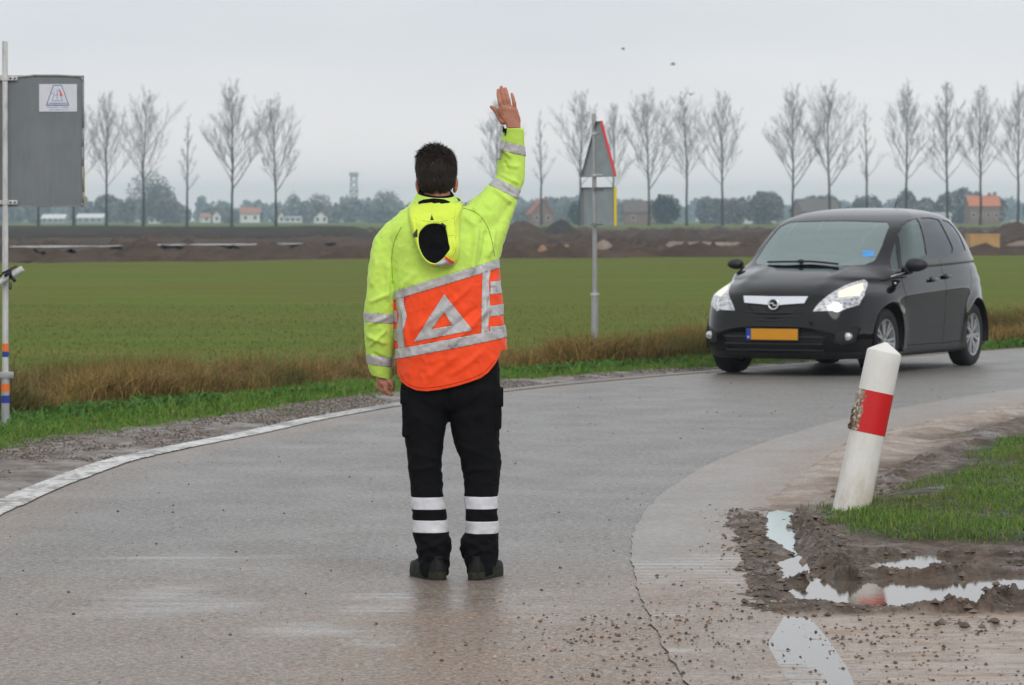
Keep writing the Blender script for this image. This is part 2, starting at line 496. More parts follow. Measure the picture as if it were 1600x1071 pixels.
line = strip('road_edge_line', lambda Y: xl(Y) - .17 - .02 * fbm(Y * 3, Y * 0, 3, 8), lambda Y: xl(Y) + .02 * fbm(Y * 5, Y * 0, 3, 9), 9, 60, 1500, 6, line_z, k.m)
line['kind'] = 'structure'

# ---- muddy shoulder between the line and the verge
k = N('wet_mud_shoulder')
p = k.pos()
c = k.ramp(k.noise(k.mapv(p, (1.5, .8, 1)), 3.0, 7, .7), [(0.28, (.075, .058, .045)), (0.5, (.20, .165, .138)), (0.72, (.36, .315, .275))])
k.set(base=c, rough=k.ramp(k.noise(p, 2.2, 5, .6), [(0.4, .3), (0.62, .75)]), spec=.4, normal=k.bump(k.noise(k.mapv(p, (1.5, .7, 1)), 22, 6, .75), 1.0, .03))
M_SHO = k.m
def sho_z(X, Y):
    dl = xl(Y) - .12 - X
    tr = .007 * np.sin(dl * 9 + 1.3 * fbm(X, Y * .3, 2, 5) * 4) * sstep(.1, .5, dl)
    n = (fbm(X * 9, Y * 3.2, 6, 61, .7) - .5) * .038
    return -.004 + sstep(0, .25, dl) * (.016 + tr + n)
shoulder = strip('muddy_shoulder', lambda Y: xs_(Y) - .12, lambda Y: xl(Y) - .10, 9, 66, 900, 60, sho_z, M_SHO)

# ---- the churned muddy verge on the right: one fine height field, water lies in its hollows
def seg_dist(X, Y, pl, wid=None):
    best = np.full(X.shape, 1e9)
    for i in range(len(pl) - 1):
        ax, ay = pl[i][:2]; bx, by = pl[i + 1][:2]
        dx, dy = bx - ax, by - ay
        t = np.clip(((X - ax) * dx + (Y - ay) * dy) / (dx * dx + dy * dy + 1e-9), 0, 1)
        best = np.minimum(best, np.hypot(X - ax - t * dx, Y - ay - t * dy))
    return best
def inpoly(X, Y, P):
    ins = np.zeros(X.shape, bool)
    n = len(P)
    for i in range(n):
        x1, y1 = P[i][:2]; x2, y2 = P[(i + 1) % n][:2]
        c = ((y1 > Y) != (y2 > Y))
        with np.errstate(divide='ignore', invalid='ignore'):
            xi = (x2 - x1) * (Y - y1) / (y2 - y1 + 1e-12) + x1
        ins ^= c & (X < xi)
    return ins
def sdist(X, Y, P):
    d = seg_dist(X, Y, list(P) + [P[0]])
    return np.where(inpoly(X, Y, P), -d, d)
def gp(px): return [tuple(G(u, v)[:2]) for u, v in px]
WATER_Z = 0.002
PUD = [gp([(1192, 802), (1222, 796), (1246, 806), (1246, 850), (1240, 868), (1215, 850), (1195, 838)]),
       gp([(1210, 890), (1225, 868), (1262, 870), (1272, 892), (1250, 905), (1220, 905)]),
       gp([(1224, 920), (1262, 912), (1282, 900), (1300, 906), (1320, 910), (1400, 903), (1480, 908), (1520, 900), (1660, 900), (1660, 932), (1600, 930), (1550, 933), (1520, 958), (1490, 956), (1460, 948), (1400, 952), (1340, 947), (1290, 942), (1250, 936)]),
       gp([(1348, 884), (1390, 870), (1450, 867), (1540, 878), (1510, 896), (1400, 898)]),
       gp([(1196, 966), (1236, 968), (1262, 1000), (1290, 1045), (1312, 1100), (1290, 1100), (1254, 1050), (1230, 1010)])]
RID = [(gp([(1247, 808), (1262, 838), (1290, 875), (1320, 905), (1352, 915)]), .085, .062),
       (gp([(1258, 912), (1285, 918)]), .055, .055),
       (gp([(1195, 950), (1250, 962), (1330, 955), (1435, 962)]), .07, .014),
       (gp([(1375, 902), (1440, 904), (1475, 900)]), .05, .035),
       (gp([(1478, 902), (1540, 892), (1600, 888), (1680, 888)]), .06, .028),
       (gp([(1468, 938), (1490, 958), (1440, 960)]), .06, .034),
       (gp([(1525, 958), (1560, 945), (1600, 950), (1680, 955)]), .09, .060),
       (gp([(1150, 800), (1165, 850), (1178, 890), (1195, 935)]), .07, .016),
       (gp([(1330, 872), (1400, 868), (1520, 872), (1620, 878)]), .06, .022),
       (gp([(1340, 780), (1420, 735), (1500, 705), (1600, 688), (1700, 672)]), .10, .035),
       (gp([(1300, 990), (1400, 985), (1600, 976), (1700, 972)]), .045, .010),
       (gp([(1330, 1012), (1440, 1006), (1600, 1000), (1700, 996)]), .05, .012)]
LOWSIDE = gp([(1190, 962), (1700, 962), (1900, 1160), (1380, 1160), (1320, 1071), (1240, 1000)])
GRASSP = [gp([(1268, 800), (1290, 795), (1330, 788), (1420, 765), (1470, 735), (1530, 700), (1640, 680), (1760, 660), (1900, 700), (1900, 850), (1700, 860), (1540, 858), (1440, 852), (1350, 850), (1320, 845), (1296, 825)])]
PUDS = []
def mud_h(X, Y):
    n = fbm(X * 7, Y * 4, 5, 71, .6) - .5
    rid = 1 - np.abs(2 * fbm(X * 16, Y * 9, 4, 79, .6) - 1)
    nf = fbm(X * 34, Y * 22, 4, 75, .65) - .5
    h = .008 + .026 * n + .016 * nf + .010 * (rid - .6)
    u = X - xc(Y) + .17 * sstep(.3, .7, fbm(X * 2.2 + 9, Y * 1.1, 5, 87, .65)) * sstep(22, 20, Y)
    h = h + .012 * sstep(.2, 1.2, u)
    h = h * sstep(-.02, .22, u) - .004 * (1 - sstep(-.02, .16, u)) - .02 * sstep(.0, -.12, u)
    # long ruts along the edge, far part
    far = sstep(20.5, 22.5, Y)
    h = h + far * .014 * np.sin((u - .2) * 11 + 2 * n) * sstep(.15, .5, u)
    gm = sdist(X, Y, GRASSP[0])
    h = h + .035 * sstep(.05, -.35, gm + .25 * n)
    low = sstep(.05, -.12, sdist(X, Y, LOWSIDE))
    h = h * (1 - low) + low * (.0035 + .009 * (fbm(X * 3, Y * 14, 4, 81) - .5) + .006 * nf)
    for P, wd, am in RID:
        dd = seg_dist(X, Y, P)
        h = h + am * np.exp(-(dd / wd) ** 2 * 1.6) * (.45 + .5 * (n + .5) + .9 * nf + .35 * (rid - .6))
    for i, P in enumerate(PUD):
        sd = sdist(X, Y, P) + .07 * n + .02 * nf
        depth = (.022, .022, .034, .022, .012)[i]
        wgt = sstep(.05, -.05, sd)
        h = h * (1 - wgt) + wgt * (WATER_Z - depth * sstep(.03, -.08, sd))
    return h
Yv = np.geomspace(11.6, 34, 640)
sv = np.concatenate([np.linspace(0.02, .165, 450), np.linspace(.167, .42, 60)])   # X/Y
mX = Yv[:, None] * sv[None, :]; mY = np.repeat(Yv[:, None], len(sv), 1)
mZ = mud_h(mX, mY)
keep = (mX > xc(mY) - .16)
fc = grid_faces(len(Yv), len(sv))[:, ::-1]
kk = keep.reshape(-1)[fc].all(1)
fc = fc[kk]
n1 = fbm(mX * 1.2, mY * .8, 4, 91)
sand = sstep(.9, .25, mX - xc(mY) + .8 * (n1 - .5)) * sstep(19.5, 21.5, mY)
gmask = sstep(.02, -.12, sdist(mX, mY, GRASSP[0]) + .2 * (n1 - .5))
lowm = sstep(.05, -.12, sdist(mX, mY, LOWSIDE))
colm = np.stack([sand, gmask, lowm], -1).reshape(-1, 3)
k = N('churned_mud')
p = k.pos()
a = k.n('ShaderNodeSeparateColor'); k.l(k.attr('Col'), a.inputs[0])
nn = k.noise(k.mapv(p, (1, .7, 1)), 9, 7, .7)
c = k.ramp(nn, [(0.30, (.045, .028, .018)), (0.44, (.115, .076, .051)), (0.58, (.21, .150, .108)), (0.72, (.36, .285, .22))])
sc = k.ramp(k.noise(k.mapv(p, (1, .6, 1)), 5, 7, .65), [(0.3, (.22, .165, .125)), (0.6, (.37, .295, .24)), (0.75, (.45, .38, .325))])
gc = k.ramp(k.noise(p, 12, 5, .6), [(0.35, (.05, .045, .02)), (0.7, (.10, .09, .045))])
lc = k.ramp(k.noise(k.mapv(p, (1, 2.5, 1)), 7, 7, .7), [(0.3, (.14, .095, .065)), (0.5, (.31, .235, .18)), (0.72, (.44, .36, .295))])
c = k.mix(a.outputs[0], c, sc); c = k.mix(a.outputs[1], c, gc); c = k.mix(a.outputs[2], c, lc)
pb = k.ramp(k.voro(k.mapv(p, (1, .8, 1)), 70), [(0.0, 1.0), (0.28, 0.0)])
c = k.mix(k.math('MULTIPLY', pb, .35), c, (.30, .22, .15))
r = k.ramp(k.noise(k.mapv(p, (1, .8, 1)), 3.2, 5, .65), [(0.36, .16), (0.56, .75)])
r = k.mix(k.math('MULTIPLY', a.outputs[2], .8), r, k.ramp(k.noise(k.mapv(p, (1, 3, 1)), 2.5, 5, .6), [(0.4, .12), (0.6, .5)]))
_bd = k.math('SUBTRACT', 1.0, k.math('MULTIPLY', k.math('MAXIMUM', a.outputs[0], a.outputs[2]), .75))
_b = k.n('ShaderNodeBump'); _b.inputs['Distance'].default_value = .028; k.l(_bd, _b.inputs['Strength']); k.l(k.noise(k.mapv(p, (1, .7, 1)), 42, 7, .85), _b.inputs['Height'])
k.set(base=c, rough=r, spec=.4, normal=_b.outputs[0])
mud = mesh_np('mud_verge', np.stack([mX, mY, mZ], -1).reshape(-1, 3), fc, k.m, col=colm)
tag(mud, kind='structure')
M_MUD = k.m

# ---- standing water
k = N('puddle_water')
k.set(base=(.13, .105, .08), rough=.015, spec=.6, ior=1.33, normal=k.bump(k.noise(k.mapv(k.pos(), (1, 3, 1)), 16, 2), .05, .004))
M_WAT = k.m
k = N('milky_puddle_water')
k.set(base=(.36, .47, .45), rough=.08, spec=.5, ior=1.33)
M_WAT2 = k.m
for i, P in enumerate(PUD):
    P2 = np.array(P); cen = P2.mean(0)
    bm = bmesh.new()
    Q = cen + (P2 - cen) * 1.0
    # widen outward by 8 cm: the mud rises over the rim
    vs = []
    for j in range(len(Q)):
        e = Q[(j + 1) % len(Q)] - Q[j - 1]; nrm = np.array([e[1], -e[0]]); nrm /= np.linalg.norm(nrm)
        if inpoly(np.array([Q[j][0] + nrm[0] * .01]), np.array([Q[j][1] + nrm[1] * .01]), P)[0]: nrm = -nrm
        q = Q[j] + nrm * .07
        vs.append(bm.verts.new((q[0], q[1], WATER_Z + (.0045 if i == 4 else 0) )))
    f = bm.faces.new(vs)
    if f.normal.z < 0: f.normal_flip()
    bmesh.ops.triangulate(bm, faces=bm.faces[:])
    o = mesh_bm('puddle', bm, M_WAT2 if i == 0 else M_WAT, smooth=False)
    for pl in o.data.polygons:
        if pl.normal.z < 0: pl.flip()
    tag(o, kind='structure')
# ================================================================== GRASS
def blades(name, X, Y, Z, h, wd, cols, lean=.35, mat=None, seed=0, bend=.5):
    rng = np.random.default_rng(seed)
    n = len(X)
    az = rng.uniform(0, 2 * math.pi, n); ln = np.abs(rng.normal(0, lean, n))
    fa = rng.uniform(0, 2 * math.pi, n)
    dx, dy = np.cos(az) * ln, np.sin(az) * ln
    wx, wy = np.cos(fa) * wd * .5, np.sin(fa) * wd * .5
    b = np.stack([X, Y, Z], -1)
    wv = np.stack([wx, wy, np.zeros(n)], -1)
    m = b + np.stack([dx * h * .35, dy * h * .35, h * .58], -1)
    tpt = b + np.stack([dx * h * (1 + bend), dy * h * (1 + bend), h * (1 - .3 * np.minimum(1, ln))], -1)
    V = np.stack([b - wv, b + wv, m + wv * .8, m - wv * .8, tpt], 1).reshape(-1, 3)
    i = np.arange(n)[:, None] * 5
    Q = np.concatenate([i, i + 1, i + 2, i + 3], 1); T = np.concatenate([i + 3, i + 2, i + 4], 1)
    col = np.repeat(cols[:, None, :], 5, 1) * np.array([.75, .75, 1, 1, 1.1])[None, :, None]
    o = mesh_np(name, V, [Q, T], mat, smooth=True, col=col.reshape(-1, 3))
    return tag(o, kind='stuff')
def grass_mat(name):
    k = N(name)
    k.set(base=k.attr('Col'), rough=.55, spec=.25)
    tr = k.n('ShaderNodeBsdfTranslucent'); k.l(k.attr('Col'), tr.inputs[0])
    mx = k.n('ShaderNodeMixShader'); mx.inputs[0].default_value = .28
    k.l(k.b.outputs[0], mx.inputs[1]); k.l(tr.outputs[0], mx.inputs[2]); k.l(mx.outputs[0], k.out.inputs[0])
    return k.m
M_GR = grass_mat('grass_blade')
def pick(rng, n, pal, wts, jit=.18):
    pal = np.array(pal); c = pal[rng.choice(len(pal), n, p=np.array(wts) / sum(wts))]
    return c * (1 + rng.uniform(-jit, jit, (n, 1)))
GREEN = [(.075, .17, .022), (.12, .24, .033), (.17, .285, .048), (.26, .29, .07), (.30, .24, .10)]
# right hand patch round the bollard
rng = np.random.default_rng(5)
n = 210000
X = rng.uniform(1.3, 6.2, n); Y = 17.2 + 13 * rng.random(n) ** 1.3
sd = sdist(X, Y, GRASSP[0])
dens = sstep(.06, -.16, sd + .28 * (fbm(X * 3.2, Y * 1.7, 4, 91) - .5)) * (.20 + .8 * sstep(.36, .52, fbm(X * 1.8, Y * 1.0, 4, 95)))
dens *= np.where((Y > 20.6) & (X < 2.2 + (Y - 20.6) * .18), sstep(.5, .6, fbm(X * 2.5, Y, 3, 99)) * .6, 1)
ok = (rng.random(n) < dens) & (X / Y < .22)
X, Y = X[ok], Y[ok]; n = len(X); Z = mud_h(X, Y) - .006
tall = fbm(X * 2.2, Y * 1.4, 3, 103)
cols = pick(rng, n, GREEN, [3, 4, 3, .8, .5])
yl = sstep(.5, .7, fbm(X * 1.5, Y * .8, 4, 107))[:, None]
cols = cols * (1 - .5 * yl) + np.array([.15, .14, .045]) * .5 * yl
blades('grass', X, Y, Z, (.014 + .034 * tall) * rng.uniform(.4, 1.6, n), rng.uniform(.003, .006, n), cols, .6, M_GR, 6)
# left verge : short green strip and broad leaved weeds
n = 215000
t = rng.random(n) ** 1.1; Y = 20 + 46 * t
off = rng.uniform(-.35, 1.0, n)
u_ = rng.random(n)
X = xs_(Y) + .30 - u_ * (xs_(Y) - xb(Y) + .95)
vis = np.abs(X) < .155 * Y + .6
edge = (xs_(Y) - X)
dens = sstep(-.28, .05, edge + .35 * (fbm(X * 2, Y * .9, 4, 111) - .5)) * (.6 + .4 * sstep(.35, .55, fbm(X * 1.6, Y * .8, 3, 113)))
ok = vis & (rng.random(n) < dens); X, Y = X[ok], Y[ok]; n = len(X)
Z = ground_h(X, Y)
c = pick(rng, n, GREEN, [3, 5, 3, .7, .4])
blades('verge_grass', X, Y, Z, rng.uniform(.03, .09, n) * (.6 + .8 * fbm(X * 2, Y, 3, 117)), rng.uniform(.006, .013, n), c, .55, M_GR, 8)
n = 16000
Y = 20 + 46 * rng.random(n) ** 1.1; X = xb(Y) + rng.uniform(-.35, .45, n)
ok = (np.abs(X) < .155 * Y + .6) & (fbm(X * 1.3, Y * .6, 3, 121) > .44); X, Y = X[ok], Y[ok]; n = len(X)
blades('broad_leaved_weeds', X, Y, ground_h(X, Y), rng.uniform(.04, .13, n), rng.uniform(.02, .045, n), pick(rng, n, [(.05, .14, .02), (.08, .19, .03), (.11, .22, .045)], [1, 2, 1]), .8, M_GR, 9, .9)
# tawny reed and dead grass band
n = 310000
Y = 24 + 44 * rng.random(n) ** 1.05
off = rng.random(n) ** .8 * 2.5
X = xb(Y) - off
ok = np.abs(X) < .155 * Y + .8; X, Y, off = X[ok], Y[ok], off[ok]; n = len(X)
clump = fbm(X * 1.5, Y * .9, 4, 131, .6)
ok = rng.random(n) < .15 + 1.2 * sstep(.3, .6, clump); X, Y, off, clump = X[ok], Y[ok], off[ok], clump[ok]; n = len(X)
DRY = [(.24, .175, .055), (.30, .225, .08), (.17, .115, .035), (.36, .28, .12), (.10, .08, .022), (.11, .13, .025)]
c = pick(rng, n, DRY, [3, 3, 2, 1.2, 2, 1.6])
gsel = sstep(.44, .60, fbm(X * .8, Y * .6, 3, 137))[:, None]
c = c * (1 - .65 * gsel) + np.array([.065, .085, .018]) * .65 * gsel
c = c * (.45 + 1.1 * fbm(X * 1.1, Y * .55, 4, 139))[:, None] * np.array([1.06, .95, .9])
hgt = (.14 + .27 * sstep(.3, .7, clump)) * (1 + .35 * sstep(30, 55, Y)) * rng.uniform(.7, 1.15, n) * sstep(-.25, .35, off)
blades('dead_grass', X, Y, ground_h(X, Y) - .02, np.maximum(hgt, .06), rng.uniform(.005, .012, n), c, .55, M_GR, 10, .8)
# sparse seed stalks
n = 2600
Y = 26 + 40 * rng.random(n); X = xb(Y) - rng.uniform(.8, 3.2, n)
ok = (np.abs(X) < .155 * Y + .6) & (fbm(X * .9, Y * .5, 3, 141) > .5); X, Y = X[ok], Y[ok]; n = len(X)
blades('reed_stalks', X, Y, ground_h(X, Y), rng.uniform(.25, .5, n), rng.uniform(.006, .011, n), pick(rng, n, [(.30, .21, .11), (.24, .16, .08)], [1, 1]), .3, M_GR, 11, .3)
# the field's own short crop
n = 45000
Y = 34 * (70 / 34) ** rng.random(n) ** 1.4; X = Y * rng.uniform(-.15, .15, n)
ok = X < xb(Y) - 2.7; X, Y = X[ok], Y[ok]; n = len(X)
c = pick(rng, n, [(.095, .15, .024), (.125, .165, .030), (.165, .175, .040), (.21, .185, .06)], [3, 3, 2, 1.2])
bnd = fbm(X * .05, Y * .3, 4, 151)[:, None]
c = c * (1 - sstep(.45, .7, bnd) * .5) + np.array([.15, .13, .04]) * .5 * sstep(.45, .7, bnd)
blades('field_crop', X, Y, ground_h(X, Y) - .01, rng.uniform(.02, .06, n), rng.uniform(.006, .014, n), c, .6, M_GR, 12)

# ================================================================== GRIT AND CLODS
def clods(name, X, Y, Z, S, mat, cols, seed):
    rng = np.random.default_rng(seed); n = len(X)
    ov = np.array([[1, 0, 0], [.3, .95, 0], [-.8, .6, 0], [-.8, -.6, 0], [.3, -.95, 0], [0, 0, 1.0], [0, 0, -.5], [.4, .3, .75], [-.5, -.2, .7]])
    ofc = np.array([[0, 1, 7], [1, 5, 7], [0, 7, 5], [1, 2, 5], [2, 8, 5], [2, 3, 8], [3, 4, 8], [8, 4, 5], [4, 0, 5], [1, 0, 6], [2, 1, 6], [3, 2, 6], [4, 3, 6], [0, 4, 6]])
    an = rng.uniform(0, 6.28, n); ca, sa = np.cos(an), np.sin(an)
    v = ov[None] * rng.uniform(.65, 1.35, (n, 9, 3))
    vx = v[..., 0] * ca[:, None] - v[..., 1] * sa[:, None]; vy = v[..., 0] * sa[:, None] + v[..., 1] * ca[:, None]
    v = np.stack([vx, vy, v[..., 2] * rng.uniform(.45, .9, (n, 1))], -1) * S[:, None, None] + np.stack([X, Y, Z], -1)[:, None, :]
    F = (ofc[None] + 9 * np.arange(n)[:, None, None]).reshape(-1, 3)
    return mesh_np(name, v.reshape(-1, 3), F, mat, smooth=False, col=np.repeat(cols[:, None, :], 9, 1).reshape(-1, 3))
k = N('grit'); k.set(base=k.attr('Col'), rough=.5, spec=.4); M_GRIT = k.m
def surf_z(X, Y):
    z = np.where(X < xr(Y), .0, np.where(X < xc(Y), .007, 0))
    return np.where(X > xc(Y) - .05, np.maximum(mud_h(X, Y), 0), z)
GP = [(.10, .065, .042), (.14, .10, .07), (.055, .04, .03), (.26, .19, .13), (.34, .30, .26), (.30, .16, .09)]
rng = np.random.default_rng(21)
n = 42000
Y = 12.2 + 8.5 * rng.random(n) ** 1.35; X = rng.uniform(-1.0, 3.2, n)
dn = sstep(-.3, .7, X + .5 * (fbm(X, Y, 3, 161) - .5)) * sstep(17.5, 14.8, Y + 2 * (fbm(X * 1.5, Y, 3, 163) - .5)) * (.25 + sstep(.42, .58, fbm(X * 2.5, Y * 3, 4, 165)))
dn = np.maximum(dn, .7 * sstep(-.25, .05, X - xc(Y)) * sstep(.75, .25, X - xc(Y)))
dn = np.where(sdist(X, Y, GRASSP[0]) < 0, .05, dn)
for P in PUD[:4]: dn = np.where(sdist(X, Y, P) < .02, 0, dn)
ok = (rng.random(n) < dn * .75) & (np.abs(X) / Y < .15); X, Y = X[ok], Y[ok]; n = len(X)
S = .0012 + .0085 * rng.random(n) ** 5
tag(clods('grit', X, Y, surf_z(X, Y) + S * .2, S, M_GRIT, pick(rng, n, GP, [4, 3, 3, 1.5, .6, .7]), 3), kind='stuff')
# scattered specks over the whole carriageway and shoulder
n = 11000
Y = 12.2 * (42 / 12.2) ** rng.random(n); X = rng.uniform(-5, 5, n)
ok = (np.abs(X) / Y < .14) & (X > xs_(Y) - .2) & (X < xr(Y)); X, Y = X[ok], Y[ok]
ok = rng.random(len(X)) < np.where(X < xl(Y), 1.0, .16); X, Y = X[ok], Y[ok]; n = len(X)
S = .002 + .007 * rng.random(n) ** 3
tag(clods('grit', X, Y, np.where(X < xl(Y) - .1, sho_z(X, Y), 0) + S * .3, S, M_GRIT, pick(rng, n, GP, [3, 2, 4, .6, .2, .2]), 4), kind='stuff')
n = 60000
Y = 18 * (46 / 18) ** rng.random(n); X = xs_(Y) - .15 + rng.random(n) * (xl(Y) - xs_(Y))
ok = (np.abs(X) / Y < .15) & (rng.random(n) < sstep(.4, .6, fbm(X * 3, Y * 1.5, 4, 171))); X, Y = X[ok], Y[ok]; n = len(X)
S = .002 + .010 * rng.random(n) ** 3
tag(clods('grit', X, Y, sho_z(X, Y) + S * .2, S, M_GRIT, pick(rng, n, [(.09, .065, .045), (.16, .125, .10), (.055, .04, .03), (.30, .26, .22)], [3, 3, 2, 1]), 7), kind='stuff')
# bigger lumps on the mud ridges
n = 15000
Y = 14.5 + 8 * rng.random(n); X = rng.uniform(.9, 3.4, n)
dd = np.full(n, 9.)
for P, wd_, am in RID: dd = np.minimum(dd, seg_dist(X, Y, P) / (wd_ * 1.7))
ok = (dd < 1) & (np.abs(X) / Y < .15) & (rng.random(n) < .8); X, Y = X[ok], Y[ok]; n = len(X)
S = .002 + .021 * rng.random(n) ** 4.5
tag(clods('mud_clods', X, Y, mud_h(X, Y) + S * .25, S, M_GRIT, pick(rng, n, [(.085, .06, .045), (.12, .09, .068), (.17, .13, .10)], [2, 3, 1]), 5), kind='stuff')
# ================================================================== FAR BACKGROUND
k = N('bare_bark')
p = k.obj()
k.set(base=k.ramp(k.noise(p, 1.2, 5), [(0.3, (.032, .031, .025)), (0.7, (.072, .070, .058))]), rough=.9, spec=.1)
M_BARK = k.m
k = N('mossy_lower_bark')
zz = k.n('ShaderNodeSeparateXYZ'); k.l(k.obj(), zz.inputs[0])
gm = k.math('MULTIPLY', k.ramp(k.math('MULTIPLY', zz.outputs[2], .1), [(0.2, 1.0), (0.7, 0.0)]), k.noise(k.obj(), .8, 4))
k.set(base=k.mix(gm, (.040, .038, .030), (.036, .052, .024)), rough=.9, spec=.1)
M_TRUNK = k.m
M_TWIG = simple('fine_twigs', (.105, .098, .086), .9, .2, 1.0, spec=.05)

def rot_about(v, ax, ang):
    return Quaternion(ax, ang) @ v
def poplar(seed, H=24.0, spread=.19, n_limb=34, start=.33, fork=False, sparse=1.0):
    """returns arrays for trunk, limbs and twigs of a bare poplar"""
    rnd = random.Random(seed)
    T = []; L = []; S = []
    # trunk
    pts = []; x = y = 0; nseg = 16
    bx, by = rnd.uniform(-.012, .012), rnd.uniform(-.012, .012)
    for i in range(nseg + 1):
        t = i / nseg
        pts.append(Vector((x, y, H * .97 * t)))
        x += bx * H / nseg + rnd.uniform(-.12, .12) * (.4 + t); y += by * H / nseg + rnd.uniform(-.1, .1)
    r = lambda t: .26 * (1 - t) ** .85 + .012
    for i in range(nseg):
        T.append((pts[i], pts[i + 1], r(i / nseg) * (1.25 if i == 0 else 1), r((i + 1) / nseg)))
    def at(t):
        f = t * nseg; i = min(int(f), nseg - 1); return pts[i].lerp(pts[i + 1], f - i)
    def limb(p0, d, ln, r0, lev):
        n = {1: 6, 2: 4, 3: 2}[lev]
        p = p0.copy(); q = []
        for i in range(n):
            d = (d + Vector((rnd.uniform(-.1, .1), rnd.uniform(-.1, .1), .085 if lev == 1 else .05))).normalized()
            e = p + d * (ln / n)
            ra, rb = r0 * (1 - i / n) ** .9 + .005, r0 * (1 - (i + 1) / n) ** .9 + .004
            (L if lev == 1 else S).append((p, e, ra, rb))
            q.append((p, e, d)); p = e
        if lev == 3: return
        m = int({1: 12, 2: 8}[lev] * sparse)
        for j in range(m):
            t = rnd.uniform(.18, 1.0) ** .8
            i = min(int(t * n), n - 1); a, b, dd = q[i]
            base = a.lerp(b, rnd.random())
            ax = dd.orthogonal().normalized(); ax = Quaternion(dd, rnd.uniform(0, 6.28)) @ ax
            nd = rot_about(dd, ax, R(rnd.uniform(22, 48)))
            nd = (nd + Vector((0, 0, .25))).normalized()
            limb(base, nd, ln * rnd.uniform(.28, .48) * (1.15 - .5 * t), r0 * .38, lev + 1)
    az = rnd.uniform(0, 6.28)
    for i in range(n_limb):
        t = start + (1 - start) * ((i + rnd.random() * .7) / n_limb) ** .95
        if t > .985: t = .985
        az += 2.4 + rnd.uniform(-.4, .4)
        tilt = R(rnd.uniform(34, 56) * (1 - .55 * (t - start) / (1 - start)))
        prof = math.sin(min(1, .25 + (t - start) / (1 - start) * .95) * math.pi) ** .6
        ln = H * spread * (.75 + .75 * prof) * rnd.uniform(.6, 1.15) * (1.15 if t < .6 else .85)
        d = Vector((math.cos(az) * math.sin(tilt), math.sin(az) * math.sin(tilt), math.cos(tilt)))
        limb(at(t), d, ln, .070 * (1 - t) + .016, 1)
    if fork:
        d = Vector((math.sin(R(38)), 0, math.cos(R(38))))
        limb(at(.30), d, H * .36, .12, 1)
        limb(at(.42), Vector((-math.sin(R(34)), 0, math.cos(R(34)))), H * .30, .09, 1)
    return T, L, S
def seg_mesh(name, segs, k_, mat):
    P0 = np.array([s[0] for s in segs]); P1 = np.array([s[1] for s in segs])
    V, F = tubes(P0, P1, [s[2] for s in segs], [s[3] for s in segs], k_)
    me = mesh_np(name, V, F, mat, smooth=k_ > 4)
    return me
PROTO = []
for sd, kw in enumerate([dict(spread=.23), dict(spread=.25, fork=True), dict(spread=.11, n_limb=22, sparse=.7), dict(spread=.26, n_limb=38, start=.33, fork=True),
                         dict(spread=.20, n_limb=34, start=.32), dict(spread=.23, start=.34)]):
    T, L, S = poplar(100 + sd, **kw)
    tr = seg_mesh('trunk', T, 7, M_TRUNK)
    li = tag(seg_mesh('limbs', L, 4, M_BARK), kind='stuff')
    cr = tag(seg_mesh('twigs', S, 3, M_TWIG), kind='stuff')
    PROTO.append((tr, li, cr))
TREES = [  # px x, top y, base y, distance, proto, label
 (60, 160, 356, 640, 4, 'bare poplar whose trunk shows under the grey sign, nearer the pole'),
 (115, 160, 356, 645, 0, 'bare poplar whose trunk shows under the right corner of the grey sign'),
 (166, 160, 356, 650, 0, 'bare narrow poplar right beside the edge of the big grey sign'),
 (224, 152, 355, 655, 5, 'bare poplar with a forked crown, second clear of the grey sign'),
 (292, 178, 356, 660, 2, 'thinnest bare poplar of the left row with a sparse crown'),
 (362, 149, 356, 640, 3, 'tallest bare poplar of the left row with a dense wide crown'),
 (431, 168, 356, 640, 1, 'bare poplar with a low side limb at the right end of left row'),
 (778, 165, 354, 760, 4, 'faint bare poplar directly behind the raised arm'),
 (846, 172, 352, 820, 2, 'thin bare poplar above the red roof beside the raised arm'),
 (906, 158, 353, 740, 0, 'bare poplar just left of the triangular sign on its post'),
 (958, 170, 352, 860, 4, 'faint bare poplar just right of the triangular sign'),
 (1014, 160, 353, 740, 1, 'bare poplar in front of the brown barn'),
 (1073, 155, 353, 735, 5, 'bare poplar just right of the round evergreen tree'),
 (1129, 158, 353, 735, 0, 'bare poplar standing alone before the left end of the dark wood'),
 (1238, 155, 352, 730, 3, 'bare poplar behind the left front corner of the car roof'),
 (1296, 148, 352, 730, 1, 'bare poplar above the windscreen, second from the left over the car'),
 (1355, 160, 352, 735, 2, 'slender bare poplar rising behind the middle of the car roof'),
 (1417, 143, 352, 730, 5, 'tall bare poplar rising behind the rear part of the car roof'),
 (1480, 138, 352, 730, 4, 'bare poplar just left of the orange roofed house'),
 (1532, 150, 352, 730, 0, 'bare poplar standing in front of the orange roofed house'),
 (1590, 145, 352, 725, 5, 'dark bare poplar at the right edge of the picture')]
used = set()
rr_ = random.Random(5)
for (u, vt, vb, D, pi, lab) in TREES:
    base = W(u, vb, D); top = W(u, vt, D)
    Hh = top.z - base.z
    root = empty('poplar_tree', base, rr_.uniform(0, 6.28) if pi not in (1, 3) else rr_.uniform(-.3, .3))
    s = Hh / 24.0; root.scale = (s, s, s)
    tag(root, lab, 'tree', 'bare poplars in the rows behind the fields')
    for o in PROTO[pi]:
        if pi in used:
            c_ = o.copy(); COL.objects.link(c_)
        else: c_ = o
        c_.parent = root
        c_.name = {'trunk': 'trunk', 'limb': 'limbs', 'twig': 'twigs'}[o.name.split('.')[0][:4] if o.name.startswith(('limb', 'twig')) else 'trunk']
    used.add(pi)
for i, pr in enumerate(PROTO):
    if i not in used:
        for o in pr: bpy.data.objects.remove(o)

